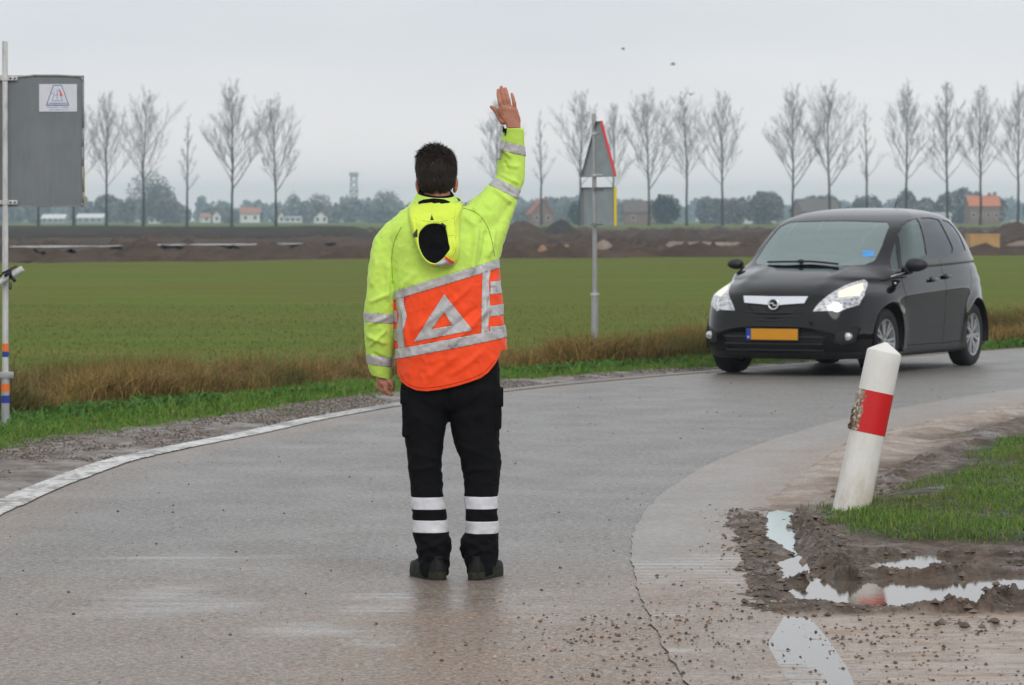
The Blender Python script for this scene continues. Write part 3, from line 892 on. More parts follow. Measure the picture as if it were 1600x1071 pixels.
# ---- distant woodland as masses of small clumps
def wood(name, u0, u1, D, hfun, n, mat, csize=.9, seed=1, depth=120, bushy=.5):
    rng = np.random.default_rng(seed)
    x0, x1 = W(u0, HZ, D).x, W(u1, HZ, D).x
    ncr = max(3, int((x1 - x0) / 3.6))
    cx = np.linspace(x0, x1, ncr) + rng.uniform(-4, 4, ncr); cy = D + rng.uniform(0, depth, ncr)
    ch = np.array([hfun((x - x0) / (x1 - x0)) for x in cx]) * rng.uniform(.5, 1.12, ncr)
    cr = ch * rng.uniform(.18, .40, ncr) + 1.0
    which = rng.integers(0, ncr, n)
    th = rng.uniform(0, 2 * math.pi, n); ph = np.arccos(rng.uniform(-1, 1, n)); rad = rng.uniform(.15, 1, n) ** .5
    px = cx[which] + cr[which] * rad * np.sin(ph) * np.cos(th)
    py = cy[which] + cr[which] * rad * np.sin(ph) * np.sin(th)
    pz = ch[which] * (.52 + .48 * rad * np.cos(ph)) + rng.normal(0, .4, n)
    pz = np.maximum(pz, .3)
    c = np.stack([px, py, pz], -1)
    A = rng.normal(size=(n, 3)); A /= np.linalg.norm(A, axis=1)[:, None]
    B = rng.normal(size=(n, 3)); B -= (A * B).sum(1)[:, None] * A; B /= np.linalg.norm(B, axis=1)[:, None]
    s = csize * rng.uniform(.4, 1.3, n)[:, None]
    V = np.stack([c + A * s, c + B * s * .7, c - A * s, c - B * s * .7], 1).reshape(-1, 3)
    F = np.arange(n * 4).reshape(-1, 4)
    col = rng.uniform(.6, 1.4, n)[:, None].repeat(4, 1).reshape(-1, 1).repeat(3, 1)
    o = mesh_np(name, V, F, mat, smooth=False, col=col)
    # trunks
    return o
def foliage_mat(name, c0, c1):
    k = N(name)
    k.set(base=k.mix(1.0, k.ramp(k.noise(k.pos(), .15, 3), [(0.3, c0), (0.7, c1)]), k.attr('Col'), 'MULTIPLY'), rough=.95, spec=.05)
    return k.m
M_WOOD = foliage_mat('leafless_wood', (.13, .13, .135), (.22, .215, .21))
M_EVER = foliage_mat('evergreen_leaves', (.018, .032, .018), (.035, .055, .028))
def hf(seed, lo, hi, f):
    return lambda t: lo + (hi - lo) * float(fbm(np.array([t * f]), np.array([.5]), 4, seed)[0])
tag(wood('distant_wood', -900, 2500, 2300, hf(3, 9, 20, 40), 60000, M_WOOD, 2.0, 1, 500), kind='stuff')
tag(wood('distant_wood', -600, 640, 1500, hf(4, 4, 14, 34), 34000, M_WOOD, 1.2, 2, 200), kind='stuff')
tag(wood('distant_wood', 640, 1000, 1500, hf(8, 4, 13, 12), 14000, M_WOOD, 1.1, 3, 200), kind='stuff')
tag(wood('distant_wood', 1112, 2300, 1180, hf(9, 6, 11.5, 30), 85000, M_WOOD, .85, 4, 120), kind='stuff')
# taller hazy trees in the left woodland
tag(wood('distant_wood', 185, 265, 1300, lambda t: 16 - 6 * abs(t - .5), 9000, M_WOOD, .4, 5, 60), kind='stuff')
tag(wood('distant_wood', 455, 500, 1700, lambda t: 14, 5000, M_WOOD, .4, 6, 30), kind='stuff')
tag(wood('distant_wood', 570, 600, 1700, lambda t: 14, 4000, M_WOOD, .4, 7, 30), kind='stuff')
# single round evergreen by the barn
def crown_tree(u, vt, vb, D, wpx, label, seed, mat, n=2600, name='evergreen_tree'):
    base = W(u, vb, D); top = W(u, vt, D); base.z = min(base.z, 0.2)
    H = top.z - base.z; r = wpx / 2 * D / FPX
    rng = np.random.default_rng(seed)
    root = empty(name, base); tag(root, label, 'tree')
    th = rng.uniform(0, 2 * math.pi, n); ph = np.arccos(rng.uniform(-1, 1, n)); rad = rng.uniform(.3, 1, n) ** .4
    lump = 1 + .22 * np.sin(3 * th + seed) * np.sin(4 * ph) + .12 * np.sin(7 * th + 2 * seed)
    z = H * (.50 + .50 * rad * np.cos(ph) * lump); rr = r * rad * np.sin(ph) * lump
    c = np.stack([rr * np.cos(th), rr * np.sin(th), np.clip(z, .3, H)], -1)
    A = rng.normal(size=(n, 3)); A /= np.linalg.norm(A, axis=1)[:, None]
    B = rng.normal(size=(n, 3)); B -= (A * B).sum(1)[:, None] * A; B /= np.linalg.norm(B, axis=1)[:, None]
    s = rng.uniform(.25, .7, n)[:, None] * H / 12
    V = np.stack([c + A * s, c + B * s * .7, c - A * s, c - B * s * .7], 1).reshape(-1, 3)
    col = rng.uniform(.6, 1.4, n)[:, None].repeat(4, 1).reshape(-1, 1).repeat(3, 1)
    mesh_np('crown', V, np.arange(n * 4).reshape(-1, 4), mat, root, False, col)
    V, F = tubes([(0, 0, 0), (0, 0, H * .3)], [(0, 0, H * .3), (0, 0, H * .7)], [.35, .28], [.28, .1], 8)
    mesh_np('trunk', V, F, M_TRUNK, root)
crown_tree(1040, 305, 351, 1000, 44, 'round dark evergreen tree standing against the brown barn', 3, M_EVER)
crown_tree(903, 315, 352, 1010, 30, 'dark bushy tree half hidden behind the lower grey plate', 6, M_EVER, 1400)
crown_tree(1150, 310, 351, 1050, 50, 'big dark tree at the left end of the right hand wood', 8, M_WOOD, 2600, 'broad_tree')
crown_tree(1195, 300, 351, 1060, 56, 'tallest dark tree of the wood left of the car', 9, M_WOOD, 2800, 'broad_tree')

# ---- buildings
M_TILE = simple('red_roof_tiles', (.42, .12, .07), .8, .15, 1.5)
M_TILE2 = simple('orange_roof_tiles', (.52, .17, .07), .8, .15, 1.5)
M_TILEP = simple('faded_roof_tiles', (.40, .20, .15), .8, .15, 1.5)
M_THATCH = simple('brown_barn_roof', (.13, .10, .085), .9, .15, .6)
M_WALLW = simple('white_render', (.75, .75, .73), .8, .05, 1)
M_BRICK = simple('far_brick', (.22, .13, .09), .9, .15, 2)
M_GREYW = simple('grey_cladding', (.35, .36, .37), .7, .08, 1)
M_PANE = simple('dark_pane', (.03, .04, .05), .1, .1, 1)
def house(u0, u1, vt, ve, vb, D, wall, roof, label, depth=9, nwin=3, rot=0.0, name='farmhouse', gable_front=False, cat='house', chim=True):
    """ve eaves row, vt ridge row"""
    a, b = W(u0, vb, D), W(u1, vb, D)
    Wd = b.x - a.x; zb = max(-.1, min(a.z, .3)); he = W(u0, ve, D).z - zb; ht = W(u0, vt, D).z - zb
    root = empty(name, ((a.x + b.x) / 2, D + depth / 2, zb), rot); tag(root, label, cat)
    bm = bmesh.new()
    hw, hd = Wd / 2, depth / 2
    if gable_front:
        prof = [(-hw, 0), (hw, 0), (hw, he), (0, ht), (-hw, he)]
        f = [bm.verts.new((x, -hd, z)) for x, z in prof]; g = [bm.verts.new((x, hd, z)) for x, z in prof]
    else:
        prof = [(-hd, 0), (hd, 0), (hd, he), (0, ht), (-hd, he)]
        f = [bm.verts.new((-hw, y, z)) for y, z in prof]; g = [bm.verts.new((hw, y, z)) for y, z in prof]
    bm.faces.new(f); bm.faces.new(g[::-1])
    for i in range(5): bm.faces.new((f[i], g[i], g[(i + 1) % 5], f[(i + 1) % 5]))
    bmesh.ops.recalc_face_normals(bm, faces=bm.faces[:])
    mesh_bm('wall', bm, wall, root, False)
    bm = bmesh.new(); o = .35; th = .22
    for s in (-1, 1):
        if gable_front:
            q = [Vector((0, -hd - o, ht + th)), Vector((0, hd + o, ht + th)), Vector((s * (hw + o), hd + o, he - o * (ht - he) / hw + th)), Vector((s * (hw + o), -hd - o, he - o * (ht - he) / hw + th))]
        else:
            q = [Vector((-hw - o, 0, ht + th)), Vector((hw + o, 0, ht + th)), Vector((hw + o, s * (hd + o), he - o * (ht - he) / hd + th)), Vector((-hw - o, s * (hd + o), he - o * (ht - he) / hd + th))]
        top = [bm.verts.new(v) for v in q]; bot = [bm.verts.new(v - Vector((0, 0, th - .02))) for v in q]
        bm.faces.new(top); bm.faces.new(bot[::-1])
        for i in range(4): bm.faces.new((top[i], bot[i], bot[(i + 1) % 4], top[(i + 1) % 4]))
    bmesh.ops.recalc_face_normals(bm, faces=bm.faces[:])
    rf = mesh_bm('roof', bm, roof, root, False)
    if chim:
        bm = bmesh.new(); add_box(bm, (hw * .4, -.4, ht - .6), (hw * .4 + .7, .4, ht + 1.0)); mesh_bm('chimney', bm, M_BRICK, rf, False)
    for i in range(nwin):
        x = -hw + Wd * (i + .5) / nwin
        bm = bmesh.new(); add_box(bm, (x - .55, -hd - .06, he * .35), (x + .55, -hd + .02, he * .35 + 1.3)); fr = mesh_bm('window', bm, M_WALLW, root, False)
        bm = bmesh.new(); add_box(bm, (x - .45, -hd - .09, he * .35 + .1), (x + .45, -hd - .05, he * .35 + 1.2)); mesh_bm('pane', bm, M_PANE, fr, False)
    return root
house(826, 862, 313, 334, 350, 1050, M_BRICK, M_TILE, 'red roofed gabled house beside the raised arm', 8, 2, .15, gable_front=True)
house(976, 1030, 315, 332, 351, 1060, M_BRICK, M_THATCH, 'brown hipped barn behind the poplars, right of the sign post', 14, 2, 0, 'barn', cat='barn', chim=False)
house(1514, 1561, 307, 322, 349, 1080, M_BRICK, M_TILE2, 'farmhouse with bright orange tiled roof right of the car', 9, 4, .05)
house(1247, 1305, 312, 331, 348, 1120, M_BRICK, M_THATCH, 'low brown barn roof just above the car windscreen', 14, 2, .2, 'barn', cat='barn', chim=False)
house(1188, 1213, 331, 338, 346, 1130, M_WALLW, M_GREYW, 'small pale shed below the dark wood left of the car', 8, 2, 0, 'shed', cat='shed', chim=False)
house(1150, 1178, 337, 341, 347, 1130, M_WALLW, M_GREYW, 'low white shed at the foot of the dark wood', 8, 2, 0, 'shed', cat='shed', chim=False)
house(374, 404, 325, 334, 348, 1350, M_WALLW, M_TILEP, 'pink roofed house between the two widest left poplars', 9, 2, .1)
house(312, 326, 334, 340, 347, 1400, M_WALLW, M_TILEP, 'tiny pink roofed cottage right of the thin poplar', 8, 1, .2, 'cottage')
house(331, 343, 331, 338, 347, 1390, M_WALLW, M_GREYW, 'small white cottage left of the tallest left poplar', 8, 1, .1, 'cottage', gable_front=True)
house(433, 443, 332, 340, 347, 1380, M_WALLW, M_TILEP, 'small pink gabled cottage right of the forked left poplar', 8, 1, .1, 'cottage', gable_front=True)
house(445, 470, 339, 342, 348, 1380, M_WALLW, M_GREYW, 'long low pale shed behind the left poplar row', 10, 3, 0, 'shed', cat='shed', chim=False)
house(490, 511, 331, 341, 349, 1340, M_WALLW, M_GREYW, 'white gabled house left of the traffic guard', 9, 2, .05, gable_front=True)
house(65, 100, 336, 342, 350, 1350, M_GREYW, M_WALLW, 'pale greenhouse roof seen under the grey sign', 14, 4, 0, 'greenhouse', cat='greenhouse', chim=False)
house(120, 160, 335, 341, 350, 1420, M_GREYW, M_WALLW, 'pale glasshouse between the first two poplars clear of the pole', 14, 4, 0, 'greenhouse', cat='greenhouse', chim=False)
house(232, 252, 340, 343, 350, 1400, M_WALLW, M_GREYW, 'low white shed behind the forked crown poplar trunk', 9, 2, 0, 'shed', cat='shed', chim=False)
house(1462, 1486, 333, 339, 347, 1120, M_WALLW, M_GREYW, 'pale shed left of the orange roofed farmhouse', 9, 2, 0, 'shed', cat='shed', chim=False)

# ---- lattice tower
root = empty('lattice_tower', W(553, 346, 2100)); root.location.z = 0
tag(root, 'faint lattice tower rising above the hazy wood left of the guard', 'tower')
H = W(553, 270, 2100).z
P0 = []; P1 = []; hw = 2.3
lv = np.linspace(0, 1, 9)
for i in range(8):
    for j in range(4):
        q = [(-1, -1), (1, -1), (1, 1), (-1, 1)]
        wa, wb = hw * (1 - .35 * lv[i]), hw * (1 - .35 * lv[i + 1])
        a = q[j]; b = q[(j + 1) % 4]
        P0 += [(a[0] * wa, a[1] * wa, lv[i] * H), (a[0] * wa, a[1] * wa, lv[i] * H), (b[0] * wa, b[1] * wa, lv[i] * H)]
        P1 += [(a[0] * wb, a[1] * wb, lv[i + 1] * H), (b[0] * wb, b[1] * wb, lv[i + 1] * H), (a[0] * wb, a[1] * wb, lv[i + 1] * H)]
V, F = tubes(P0, P1, [.28] * len(P0), [.28] * len(P0), 4)
mesh_np('lattice', V, F, M_GREYW, root, False)
bm = bmesh.new(); add_box(bm, (-2.4, -2.4, H * .93), (2.4, 2.4, H)); add_box(bm, (-2.6, -2.6, H * .62), (2.6, 2.6, H * .645)); mesh_bm('platform', bm, M_GREYW, root, False)

# ---- dark embankment and dirt mounds
def heap(name, u0, u1, vt, vb, D, label, mat, seed, dep=None, cat='mound', kind=None, rough=.25):
    a, b = W(u0, vb, D), W(u1, vb, D); wd = b.x - a.x; H = W(u0, vt, D).z - min(W(u0, vb, D).z, 0) 
    dep = dep or wd * .6
    nx, ny = 60, 22
    x = np.linspace(-1, 1, nx)[None, :].repeat(ny, 0); y = np.linspace(-1, 1, ny)[:, None].repeat(nx, 1)
    f = fbm(x * 3 + seed, y * 2, 4, seed) - .5
    f2 = fbm(x * 11 + seed, y * 6, 4, seed + 3) - .5
    if wd > 3 * H * 3: shape = sstep(1, .82, np.abs(x)) * np.clip(1 - y ** 2, 0, 1) ** .8
    else: shape = np.clip(1 - (x ** 2) ** .8 - y ** 2 * .9, 0, 1) ** .8
    z = H * shape * (1 + rough * 2 * f + rough * .8 * f2)
    z = np.where(shape <= 0.01, -.3, z) - .05
    V = np.stack([x * wd / 2, y * dep / 2, z], -1).reshape(-1, 3)
    o = mesh_np(name, V, grid_faces(ny, nx), mat)
    o.location = ((a.x + b.x) / 2, D + dep / 2, 0)
    if kind: tag(o, kind=kind)
    else: tag(o, label, cat)
    return o
def soil(name, lo, hi, f=.4):
    k = N(name)
    k.set(base=k.ramp(k.noise(k.pos(), f, 6, .7), [(0.3, lo), (0.7, hi)]), rough=.85, spec=.2, normal=k.bump(k.noise(k.pos(), 1.6, 5, .7), .6, .3))
    return k.m
M_DARK = soil('dark_scrub_bank', (.030, .029, .022), (.058, .052, .038))
M_SOIL = soil('dug_soil', (.050, .034, .026), (.105, .072, .052))
M_SAND = soil('orange_sand', (.24, .14, .08), (.36, .22, .13))
M_PALE = soil('pale_sand', (.20, .15, .12), (.33, .27, .22))
heap('embankment', -120, 610, 355, 376, 300, None, M_DARK, 3, 14, kind='structure', rough=.10)
heap('embankment', -160, 640, 362, 392, 200, None, M_SOIL, 5, 10, kind='structure', rough=.35).scale.z = .55
heap('dirt_mound', 770, 868, 347, 372, 270, 'long dark soil heap just right of the raised arm', M_SOIL, 7, 14)
heap('dirt_mound', 845, 912, 345, 360, 330, 'dark scrubby heap left of the lower grey sign plate', M_DARK, 8, 14)
heap('dirt_mound', 1036, 1098, 357, 382, 240, 'rounded dark dirt heap right of the sign post', M_SOIL, 9, 8)
heap('dirt_mound', 1130, 1172, 364, 382, 235, 'small dirt heap just left of the car windscreen', M_SOIL, 10, 6)
heap('dirt_mound', 1545, 1660, 350, 378, 250, 'dark dirt heap at right edge of the picture', M_SOIL, 11, 12)
heap('sand_heap', 838, 858, 386, 397, 185, 'small orange sand heap nearer the guard', M_SAND, 12, 1.5, 'heap')
heap('sand_heap', 876, 897, 385, 397, 185, 'small orange sand heap nearer the sign post', M_SAND, 13, 1.5, 'heap')
heap('sand_heap', 928, 962, 378, 396, 190, 'dull tan heap right behind the sign post', M_PALE, 14, 2.5, 'heap')
heap('sand_heap', 1035, 1180, 385, 396, 205, 'long low pale sand bank left of the car', M_PALE, 15, 3, 'heap')
heap('sand_heap', 1560, 1680, 374, 390, 215, 'pale sand bank at the right edge behind the field', M_PALE, 16, 4, 'heap')
rs = np.random.default_rng(77)
# clods strewn over the ploughed land
ncl = 5200
cyv = 150 * (600 / 150) ** rs.random(ncl); cxv = cyv * rs.uniform(-.17, .17, ncl)
ok = cyv > mud_edge(cxv) + 1
cyv, cxv = cyv[ok], cxv[ok]; ncl = len(cyv)
cz = ground_h(cxv, cyv)
oct_ = np.array([[1, 0, 0], [0, 1, 0], [-1, 0, 0], [0, -1, 0], [0, 0, 1], [0, 0, -.4]])
of = np.array([[0, 1, 4], [1, 2, 4], [2, 3, 4], [3, 0, 4], [1, 0, 5], [2, 1, 5], [3, 2, 5], [0, 3, 5]])
s = rs.uniform(.15, .75, ncl)[:, None, None] * np.stack([rs.uniform(.7, 2.6, ncl), rs.uniform(.6, 1.6, ncl), rs.uniform(.3, .8, ncl)], -1)[:, None, :]
V = oct_[None] * s * rs.uniform(.7, 1.3, (ncl, 6, 1)) + np.stack([cxv, cyv, cz], -1)[:, None, :]
F = (of[None] + 6 * np.arange(ncl)[:, None, None]).reshape(-1, 3)
tag(mesh_np('soil_clods', V.reshape(-1, 3), F, M_SOIL, smooth=False), kind='stuff')
# standing water in the ploughed land
k = N('field_water'); k.set(base=(.2, .18, .16), rough=.12, spec=.5, normal=k.bump(k.noise(k.mapv(k.pos(), (.5, 2, 1)), 1.0, 3), .15, .05)); M_FW = k.m
for (u0, u1, v, D) in [(18, 148, 397, 176), (155, 185, 396, 178), (215, 262, 392, 186), (258, 292, 390, 188), (296, 420, 391, 190), (430, 478, 389, 196), (498, 552, 386, 206)]:
    a, b = W(u0, v, D), W(u1, v, D)
    n = 26; th = np.linspace(0, 2 * math.pi, n, endpoint=False)
    rr = 1 + .25 * (fbm(np.cos(th) * 2 + u0, np.sin(th) * 2, 3, 5) - .5) * 2
    V = [((a.x + b.x) / 2 + (b.x - a.x) / 2 * math.cos(t_) * r_, D + 9 * math.sin(t_) * r_ * .55, .30) for t_, r_ in zip(th, rr)]
    tag(mesh_np('field_water', np.array(V), np.arange(n)[None, :], M_FW, smooth=False), kind='structure')
# pale yellow skip container
root = empty('container', W(1536, 394, 195)); root.location.z = 0
tag(root, 'yellow site container standing on dug land right of the car', 'container')
M_YEL = simple('faded_yellow_steel', (.52, .33, .13), .6, .1, 2)
bm = bmesh.new(); add_box(bm, (-.75, -1.0, .1), (.7, 1.0, .72 + .0), .02)
for i in range(7): add_box(bm, (-.72 + i * .21, -1.04, .12), (-.66 + i * .21, -.99, .7))
mesh_bm('box_body', bm, M_YEL, root, False)
bm = bmesh.new(); add_box(bm, (-.78, -1.03, .72), (.73, 1.03, .78)); mesh_bm('lid', bm, M_YEL, root, False)
# birds
M_BIRD = simple('dark_feathers', (.06, .06, .06), .8)
def bird(u, v, D, sp_, rz, label):
    root = empty('bird', W(u, v, D), rz); tag(root, label, 'bird', 'birds in the sky')
    bm = bmesh.new(); add_ball(bm, (0, 0, 0), (.07, .22, .06), u=10, v=8); add_ball(bm, (0, .22, .03), (.04, .06, .04), u=8, v=6); mesh_bm('body', bm, M_BIRD, root)
    for s in (-1, 1):
        bm = bmesh.new()
        pts = [(0, .08, 0), (s * sp_ * .5, .12, .16), (s * sp_, -.03, .02), (s * sp_ * .5, -.08, .14), (0, -.09, 0)]
        a = [bm.verts.new(q) for q in pts]; b = [bm.verts.new((q[0], q[1], q[2] - .015)) for q in pts]
        bm.faces.new(a); bm.faces.new(b[::-1])
        for i in range(5): bm.faces.new((a[i], b[i], b[(i + 1) % 5], a[(i + 1) % 5]))
        mesh_bm('wing', bm, M_BIRD, root)
bird(1080, 148, 330, .42, .3, 'dark bird gliding low above the poplar crowns')
bird(1052, 101, 330, .22, 1.3, 'small bird in the sky right of the triangular sign')
bird(974, 77, 420, .2, .9, 'faintest bird, highest in the sky above the sign post')
# ================================================================== THE TRAFFIC GUARD
PY = 16.55                       # distance of the figure
SM = FPX / PY                    # photo pixels per metre there
def pw(u, v, dy=0.0):
    p = W(u, v, PY); return Vector((p.x, PY + dy, p.z))
FOOT_Z = pw(712, 901).z
person_loc = Vector((pw(712, 903).x, PY, 0))
def pl(u, v, dy=0.0):
    p = pw(u, v, dy); return Vector((p.x - person_loc.x, dy, p.z - FOOT_Z))
px_ = 1.0 / SM

def catmull(pts, n):
    pts = np.asarray(pts, float); m = len(pts)
    out = []
    P = np.vstack([2 * pts[0] - pts[1], pts, 2 * pts[-1] - pts[-2]])
    for t in np.linspace(0, m - 1 - 1e-9, n):
        i = int(t); f = t - i
        a, b, c, d_ = P[i], P[i + 1], P[i + 2], P[i + 3]
        out.append(.5 * ((2 * b) + (-a + c) * f + (2 * a - 5 * b + 4 * c - d_) * f * f + (-a + 3 * b - 3 * c + d_) * f ** 3))
    return np.array(out)
def add_rings(bm, rings, k=40, n=60, expo=2.4):
    """rings: list of (cx,cy,cz, ax,ay,az(half axis A), bx,by,bz(half axis B))"""
    Rg = catmull(rings, n)
    prev = None; first = None
    for r in Rg:
        c = Vector(r[:3]); A = Vector(r[3:6]); B = Vector(r[6:9])
        vs = []
        for i in range(k):
            t = 2 * math.pi * i / k
            ct, st = math.cos(t), math.sin(t)
            e = 2 / expo
            vs.append(bm.verts.new(c + A * (abs(ct) ** e * (1 if ct >= 0 else -1)) + B * (abs(st) ** e * (1 if st >= 0 else -1))))
        if prev:
            for i in range(k):
                bm.faces.new((prev[i], prev[(i + 1) % k], vs[(i + 1) % k], vs[i]))
        else: first = vs
        prev = vs
    bm.faces.new(first[::-1]); bm.faces.new(prev)
def row(u0, u1, v, dep, cy=0.0, tilt=0.0):
    """a horizontal body section given by its two outline columns"""
    a, b = pl(u0, v), pl(u1, v)
    c = (a + b) / 2
    return (c.x, cy, c.z, (b.x - a.x) / 2, 0, tilt, 0, dep, 0)
def limb_rings(pts, flat=1.0):
    """pts: (Vector centre, radius). sections perpendicular to the path"""
    out = []
    for i, (c, r) in enumerate(pts):
        a = pts[max(0, i - 1)][0]; b = pts[min(len(pts) - 1, i + 1)][0]
        d = (b - a).normalized()
        A = d.cross(Vector((0, 1, 0))).normalized(); B = d.cross(A).normalized()
        if i and A.dot(Vector(out[-1][3:6])) < 0: A = -A
        if i and B.dot(Vector(out[-1][6:9])) < 0: B = -B
        out.append((*c, *(A * r), *(B * r * flat)))
    return out
def fuse(bm, voxel, smooth=3, name='tmp'):
    bmesh.ops.recalc_face_normals(bm, faces=bm.faces[:])
    me = bpy.data.meshes.new(name); bm.to_mesh(me); bm.free()
    o = bpy.data.objects.new(name, me); COL.objects.link(o)
    m = o.modifiers.new('r', 'REMESH'); m.mode = 'VOXEL'; m.voxel_size = voxel
    m2 = o.modifiers.new('s', 'SMOOTH'); m2.factor = .6; m2.iterations = smooth
    dg = bpy.context.evaluated_depsgraph_get()
    me2 = bpy.data.meshes.new_from_object(o.evaluated_get(dg))
    bpy.data.objects.remove(o); bpy.data.meshes.remove(me)
    b = bmesh.new(); b.from_mesh(me2); bpy.data.meshes.remove(me2)
    return b
def displace(bm, fn):
    bm.normal_update()
    co = np.array([v.co for v in bm.verts]); no = np.array([v.normal for v in bm.verts])
    dz = fn(co, no)
    for v, d_, n_ in zip(bm.verts, dz, no): v.co += Vector(n_ * d_)
    bm.normal_update()

# --- body: head, neck, trunk, limbs and hands as one surface
M_SKIN = N('skin'); p = M_SKIN.obj()
M_SKIN.set(base=M_SKIN.ramp(M_SKIN.noise(p, 28, 5, .6), [(0.3, (.36, .135, .085)), (0.7, (.50, .235, .16))]), rough=.5, spec=.35, sss=.06,
           normal=M_SKIN.bump(M_SKIN.noise(p, 160, 4), .25, .002)); M_SKIN = M_SKIN.m
bm = bmesh.new()
hc = pl(683, 268, 0.0)
ad = lambda c, r, rot=None: add_ball(bm, c, r, rot, 24, 18)
ad(pl(683, 262, .01), (.076, .094, .088)); ad(pl(684, 280, .035), (.062, .068, .075)); ad(pl(684, 296, .06), (.04, .045, .035))
ad(pl(684, 280, .125), (.012, .02, .024)); ad(pl(684, 270, .10), (.055, .018, .012)); ad(pl(684, 290, .105), (.025, .012, .010))
for s in (-1, 1):
    ad(pl(684 + s * 12, 273, .098), (.013, .012, .011)); ad(pl(684 + s * 18, 284, .08), (.018, .018, .016))
add_rings(bm, limb_rings([(pl(683, 285, .01), .058), (pl(683, 300, -.002), .056), (pl(684, 318, -.005), .062), (pl(686, 335, 0), .09)]), 24, 12, 2)
add_rings(bm, [row(655, 715, 322, .05), row(625, 750, 340, .08), row(618, 762, 380, .10), row(632, 765, 450, .10), row(638, 770, 520, .10), row(636, 775, 590, .11), row(640, 772, 630, .09)], 30, 30, 2.2)
RA = [(pl(742, 346, .0), .050), (pl(768, 320, .05), .046), (pl(795, 290, .12), .042), (pl(800, 255, .12), .040), (pl(801, 220, .11), .032), (pl(803, 196, .10), .027)]
LA = [(pl(612, 362, 0), .050), (pl(602, 410, -.01), .046), (pl(594, 470, -.01), .042), (pl(592, 520, .02), .038), (pl(595, 565, .045), .030), (pl(598, 588, .05), .026)]
add_rings(bm, limb_rings(RA), 20, 20, 2); add_rings(bm, limb_rings(LA), 20, 20, 2)
for leg in (((668, 600, .095), (664, 680, .075), (665, 745, .055), (668, 800, .055), (676, 880, .035)), ((742, 600, .095), (748, 680, .075), (752, 745, .055), (752, 800, .055), (750, 880, .035))):
    add_rings(bm, limb_rings([(pl(u, v), r) for u, v, r in leg]), 20, 20, 2)
bodyb = fuse(bm, .009, 3)
# ears
eb = bmesh.new()
for (u, v, s) in ((652.5, 288, -1), (712.5, 287, 1)):
    c = pl(u, v, .005)
    add_ball(eb, c, (.009, .020, .031), Quaternion((0, 1, 0), s * .12), 14, 12)
    add_ball(eb, c + Vector((-s * .004, .0, .008)), (.011, .023, .022), Quaternion((0, 0, 1), s * .45), 14, 12)
    add_ball(eb, c + Vector((-s * .006, .004, -.02)), (.008, .012, .012), None, 12, 10)
eb = fuse(eb, .0028, 2)
# hands
def chain(bm, pts, rs_, k=14, n=14):
    add_rings(bm, limb_rings([(Vector(p_), r_) for p_, r_ in zip(pts, rs_)]), k, n, 2)
    add_ball(bm, pts[-1], rs_[-1] * .98, None, 12, 10); add_ball(bm, pts[0], rs_[0], None, 12, 10)
def H(zx, zy, dy): return pl(760 + zx / 12.6, 125 + zy / 12.6, dy)
hb = bmesh.new()
Y0 = .10
add_rings(hb, [(*H(535, 900, Y0), .030, 0, 0, 0, .021, 0), (*H(520, 830, Y0), .032, 0, -.003, 0, .019, 0), (*H(468, 700, Y0), .044, 0, -.006, 0, .016, 0), (*H(430, 590, Y0 - .002), .045, 0, -.008, 0, .0145, 0), (*H(432, 500, Y0 - .004), .039, 0, -.008, 0, .013, 0), (*H(425, 450, Y0), .034, 0, -.006, 0, .010, 0)], 30, 26, 2.6)
f_r = (.0098, .0088, .0082, .0072)
for (k0, k1, k2, tip, f) in (((300, 520), (262, 380), (238, 250), (230, 150), 1.0), ((378, 500), (345, 340), (315, 200), (292, 92), 1.05), ((460, 500), (428, 350), (396, 220), (374, 122), 1.0), ((560, 520), (548, 410), (522, 300), (502, 226), .88)):
    a, b, c, d_ = H(*k0, Y0 - .004), H(*k1, Y0 - .008), H(*k2, Y0 - .001), H(*tip, Y0 + .012)
    chain(hb, [a, (a + b) / 2, b, (b + c) / 2, c, d_], [x * f for x in (.0105, .0094, .0100, .0086, .0088, .0070)])
chain(hb, [H(330, 760, Y0 + .008), H(255, 660, Y0 + .014), H(205, 580, Y0 + .018), H(150, 520, Y0 + .020), H(95, 482, Y0 + .020)], [.017, .0135, .0115, .0100, .0075])
hb = fuse(hb, .0019, 2)
# knuckle lines and tendons
def hand_detail(co, no):
    z = co[:, 2]; x = co[:, 0]
    back = np.clip(-no[:, 1], 0, 1)
    return back * (.0012 * np.sin(x * 700) * sstep(0, 1, 1) * np.exp(-((z - H(400, 600, 0).z) / .02) ** 2) + .0006 * (fbm(x * 260, z * 260, 3, 4) - .5) * 2)
displace(hb, hand_detail)
lb = bmesh.new()
def HL(zx, zy, dy): return pl(550 + zx / 4.285, 390 + zy / 4.285, dy)
Y1 = .05
add_rings(lb, [(*HL(200, 835, Y1), .022, 0, 0, 0, .028, 0), (*HL(203, 862, Y1), .026, 0, 0, 0, .032, 0), (*HL(212, 892, Y1), .026, 0, -.006, 0, .036, 0), (*HL(222, 915, Y1), .021, 0, -.006, 0, .032, 0), (*HL(228, 925, Y1), .015, 0, -.004, 0, .026, 0)], 26, 20, 2.5)
for i, (a, b, c, d_) in enumerate((((178, 888), (172, 915), (200, 938), (226, 940)), ((192, 895), (188, 928), (216, 948), (242, 946)), ((207, 898), (208, 934), (232, 955), (256, 955)), ((222, 898), (226, 930), (246, 953), (264, 962)))):
    dd = Y1 + .026 - .017 * i
    P = [HL(*q, dd) for q in (a, b, c, d_)]
    chain(lb, [P[0], (P[0] + P[1]) / 2, P[1], (P[1] + P[2]) / 2, P[2], P[3]], [.0105, .0098, .0102, .009, .0088, .0072])
chain(lb, [HL(235, 862, Y1 - .02), HL(262, 882, Y1 - .025), HL(272, 905, Y1 - .022), HL(268, 928, Y1 - .015)], [.015, .012, .0105, .008])
lb = fuse(lb, .0022, 2)
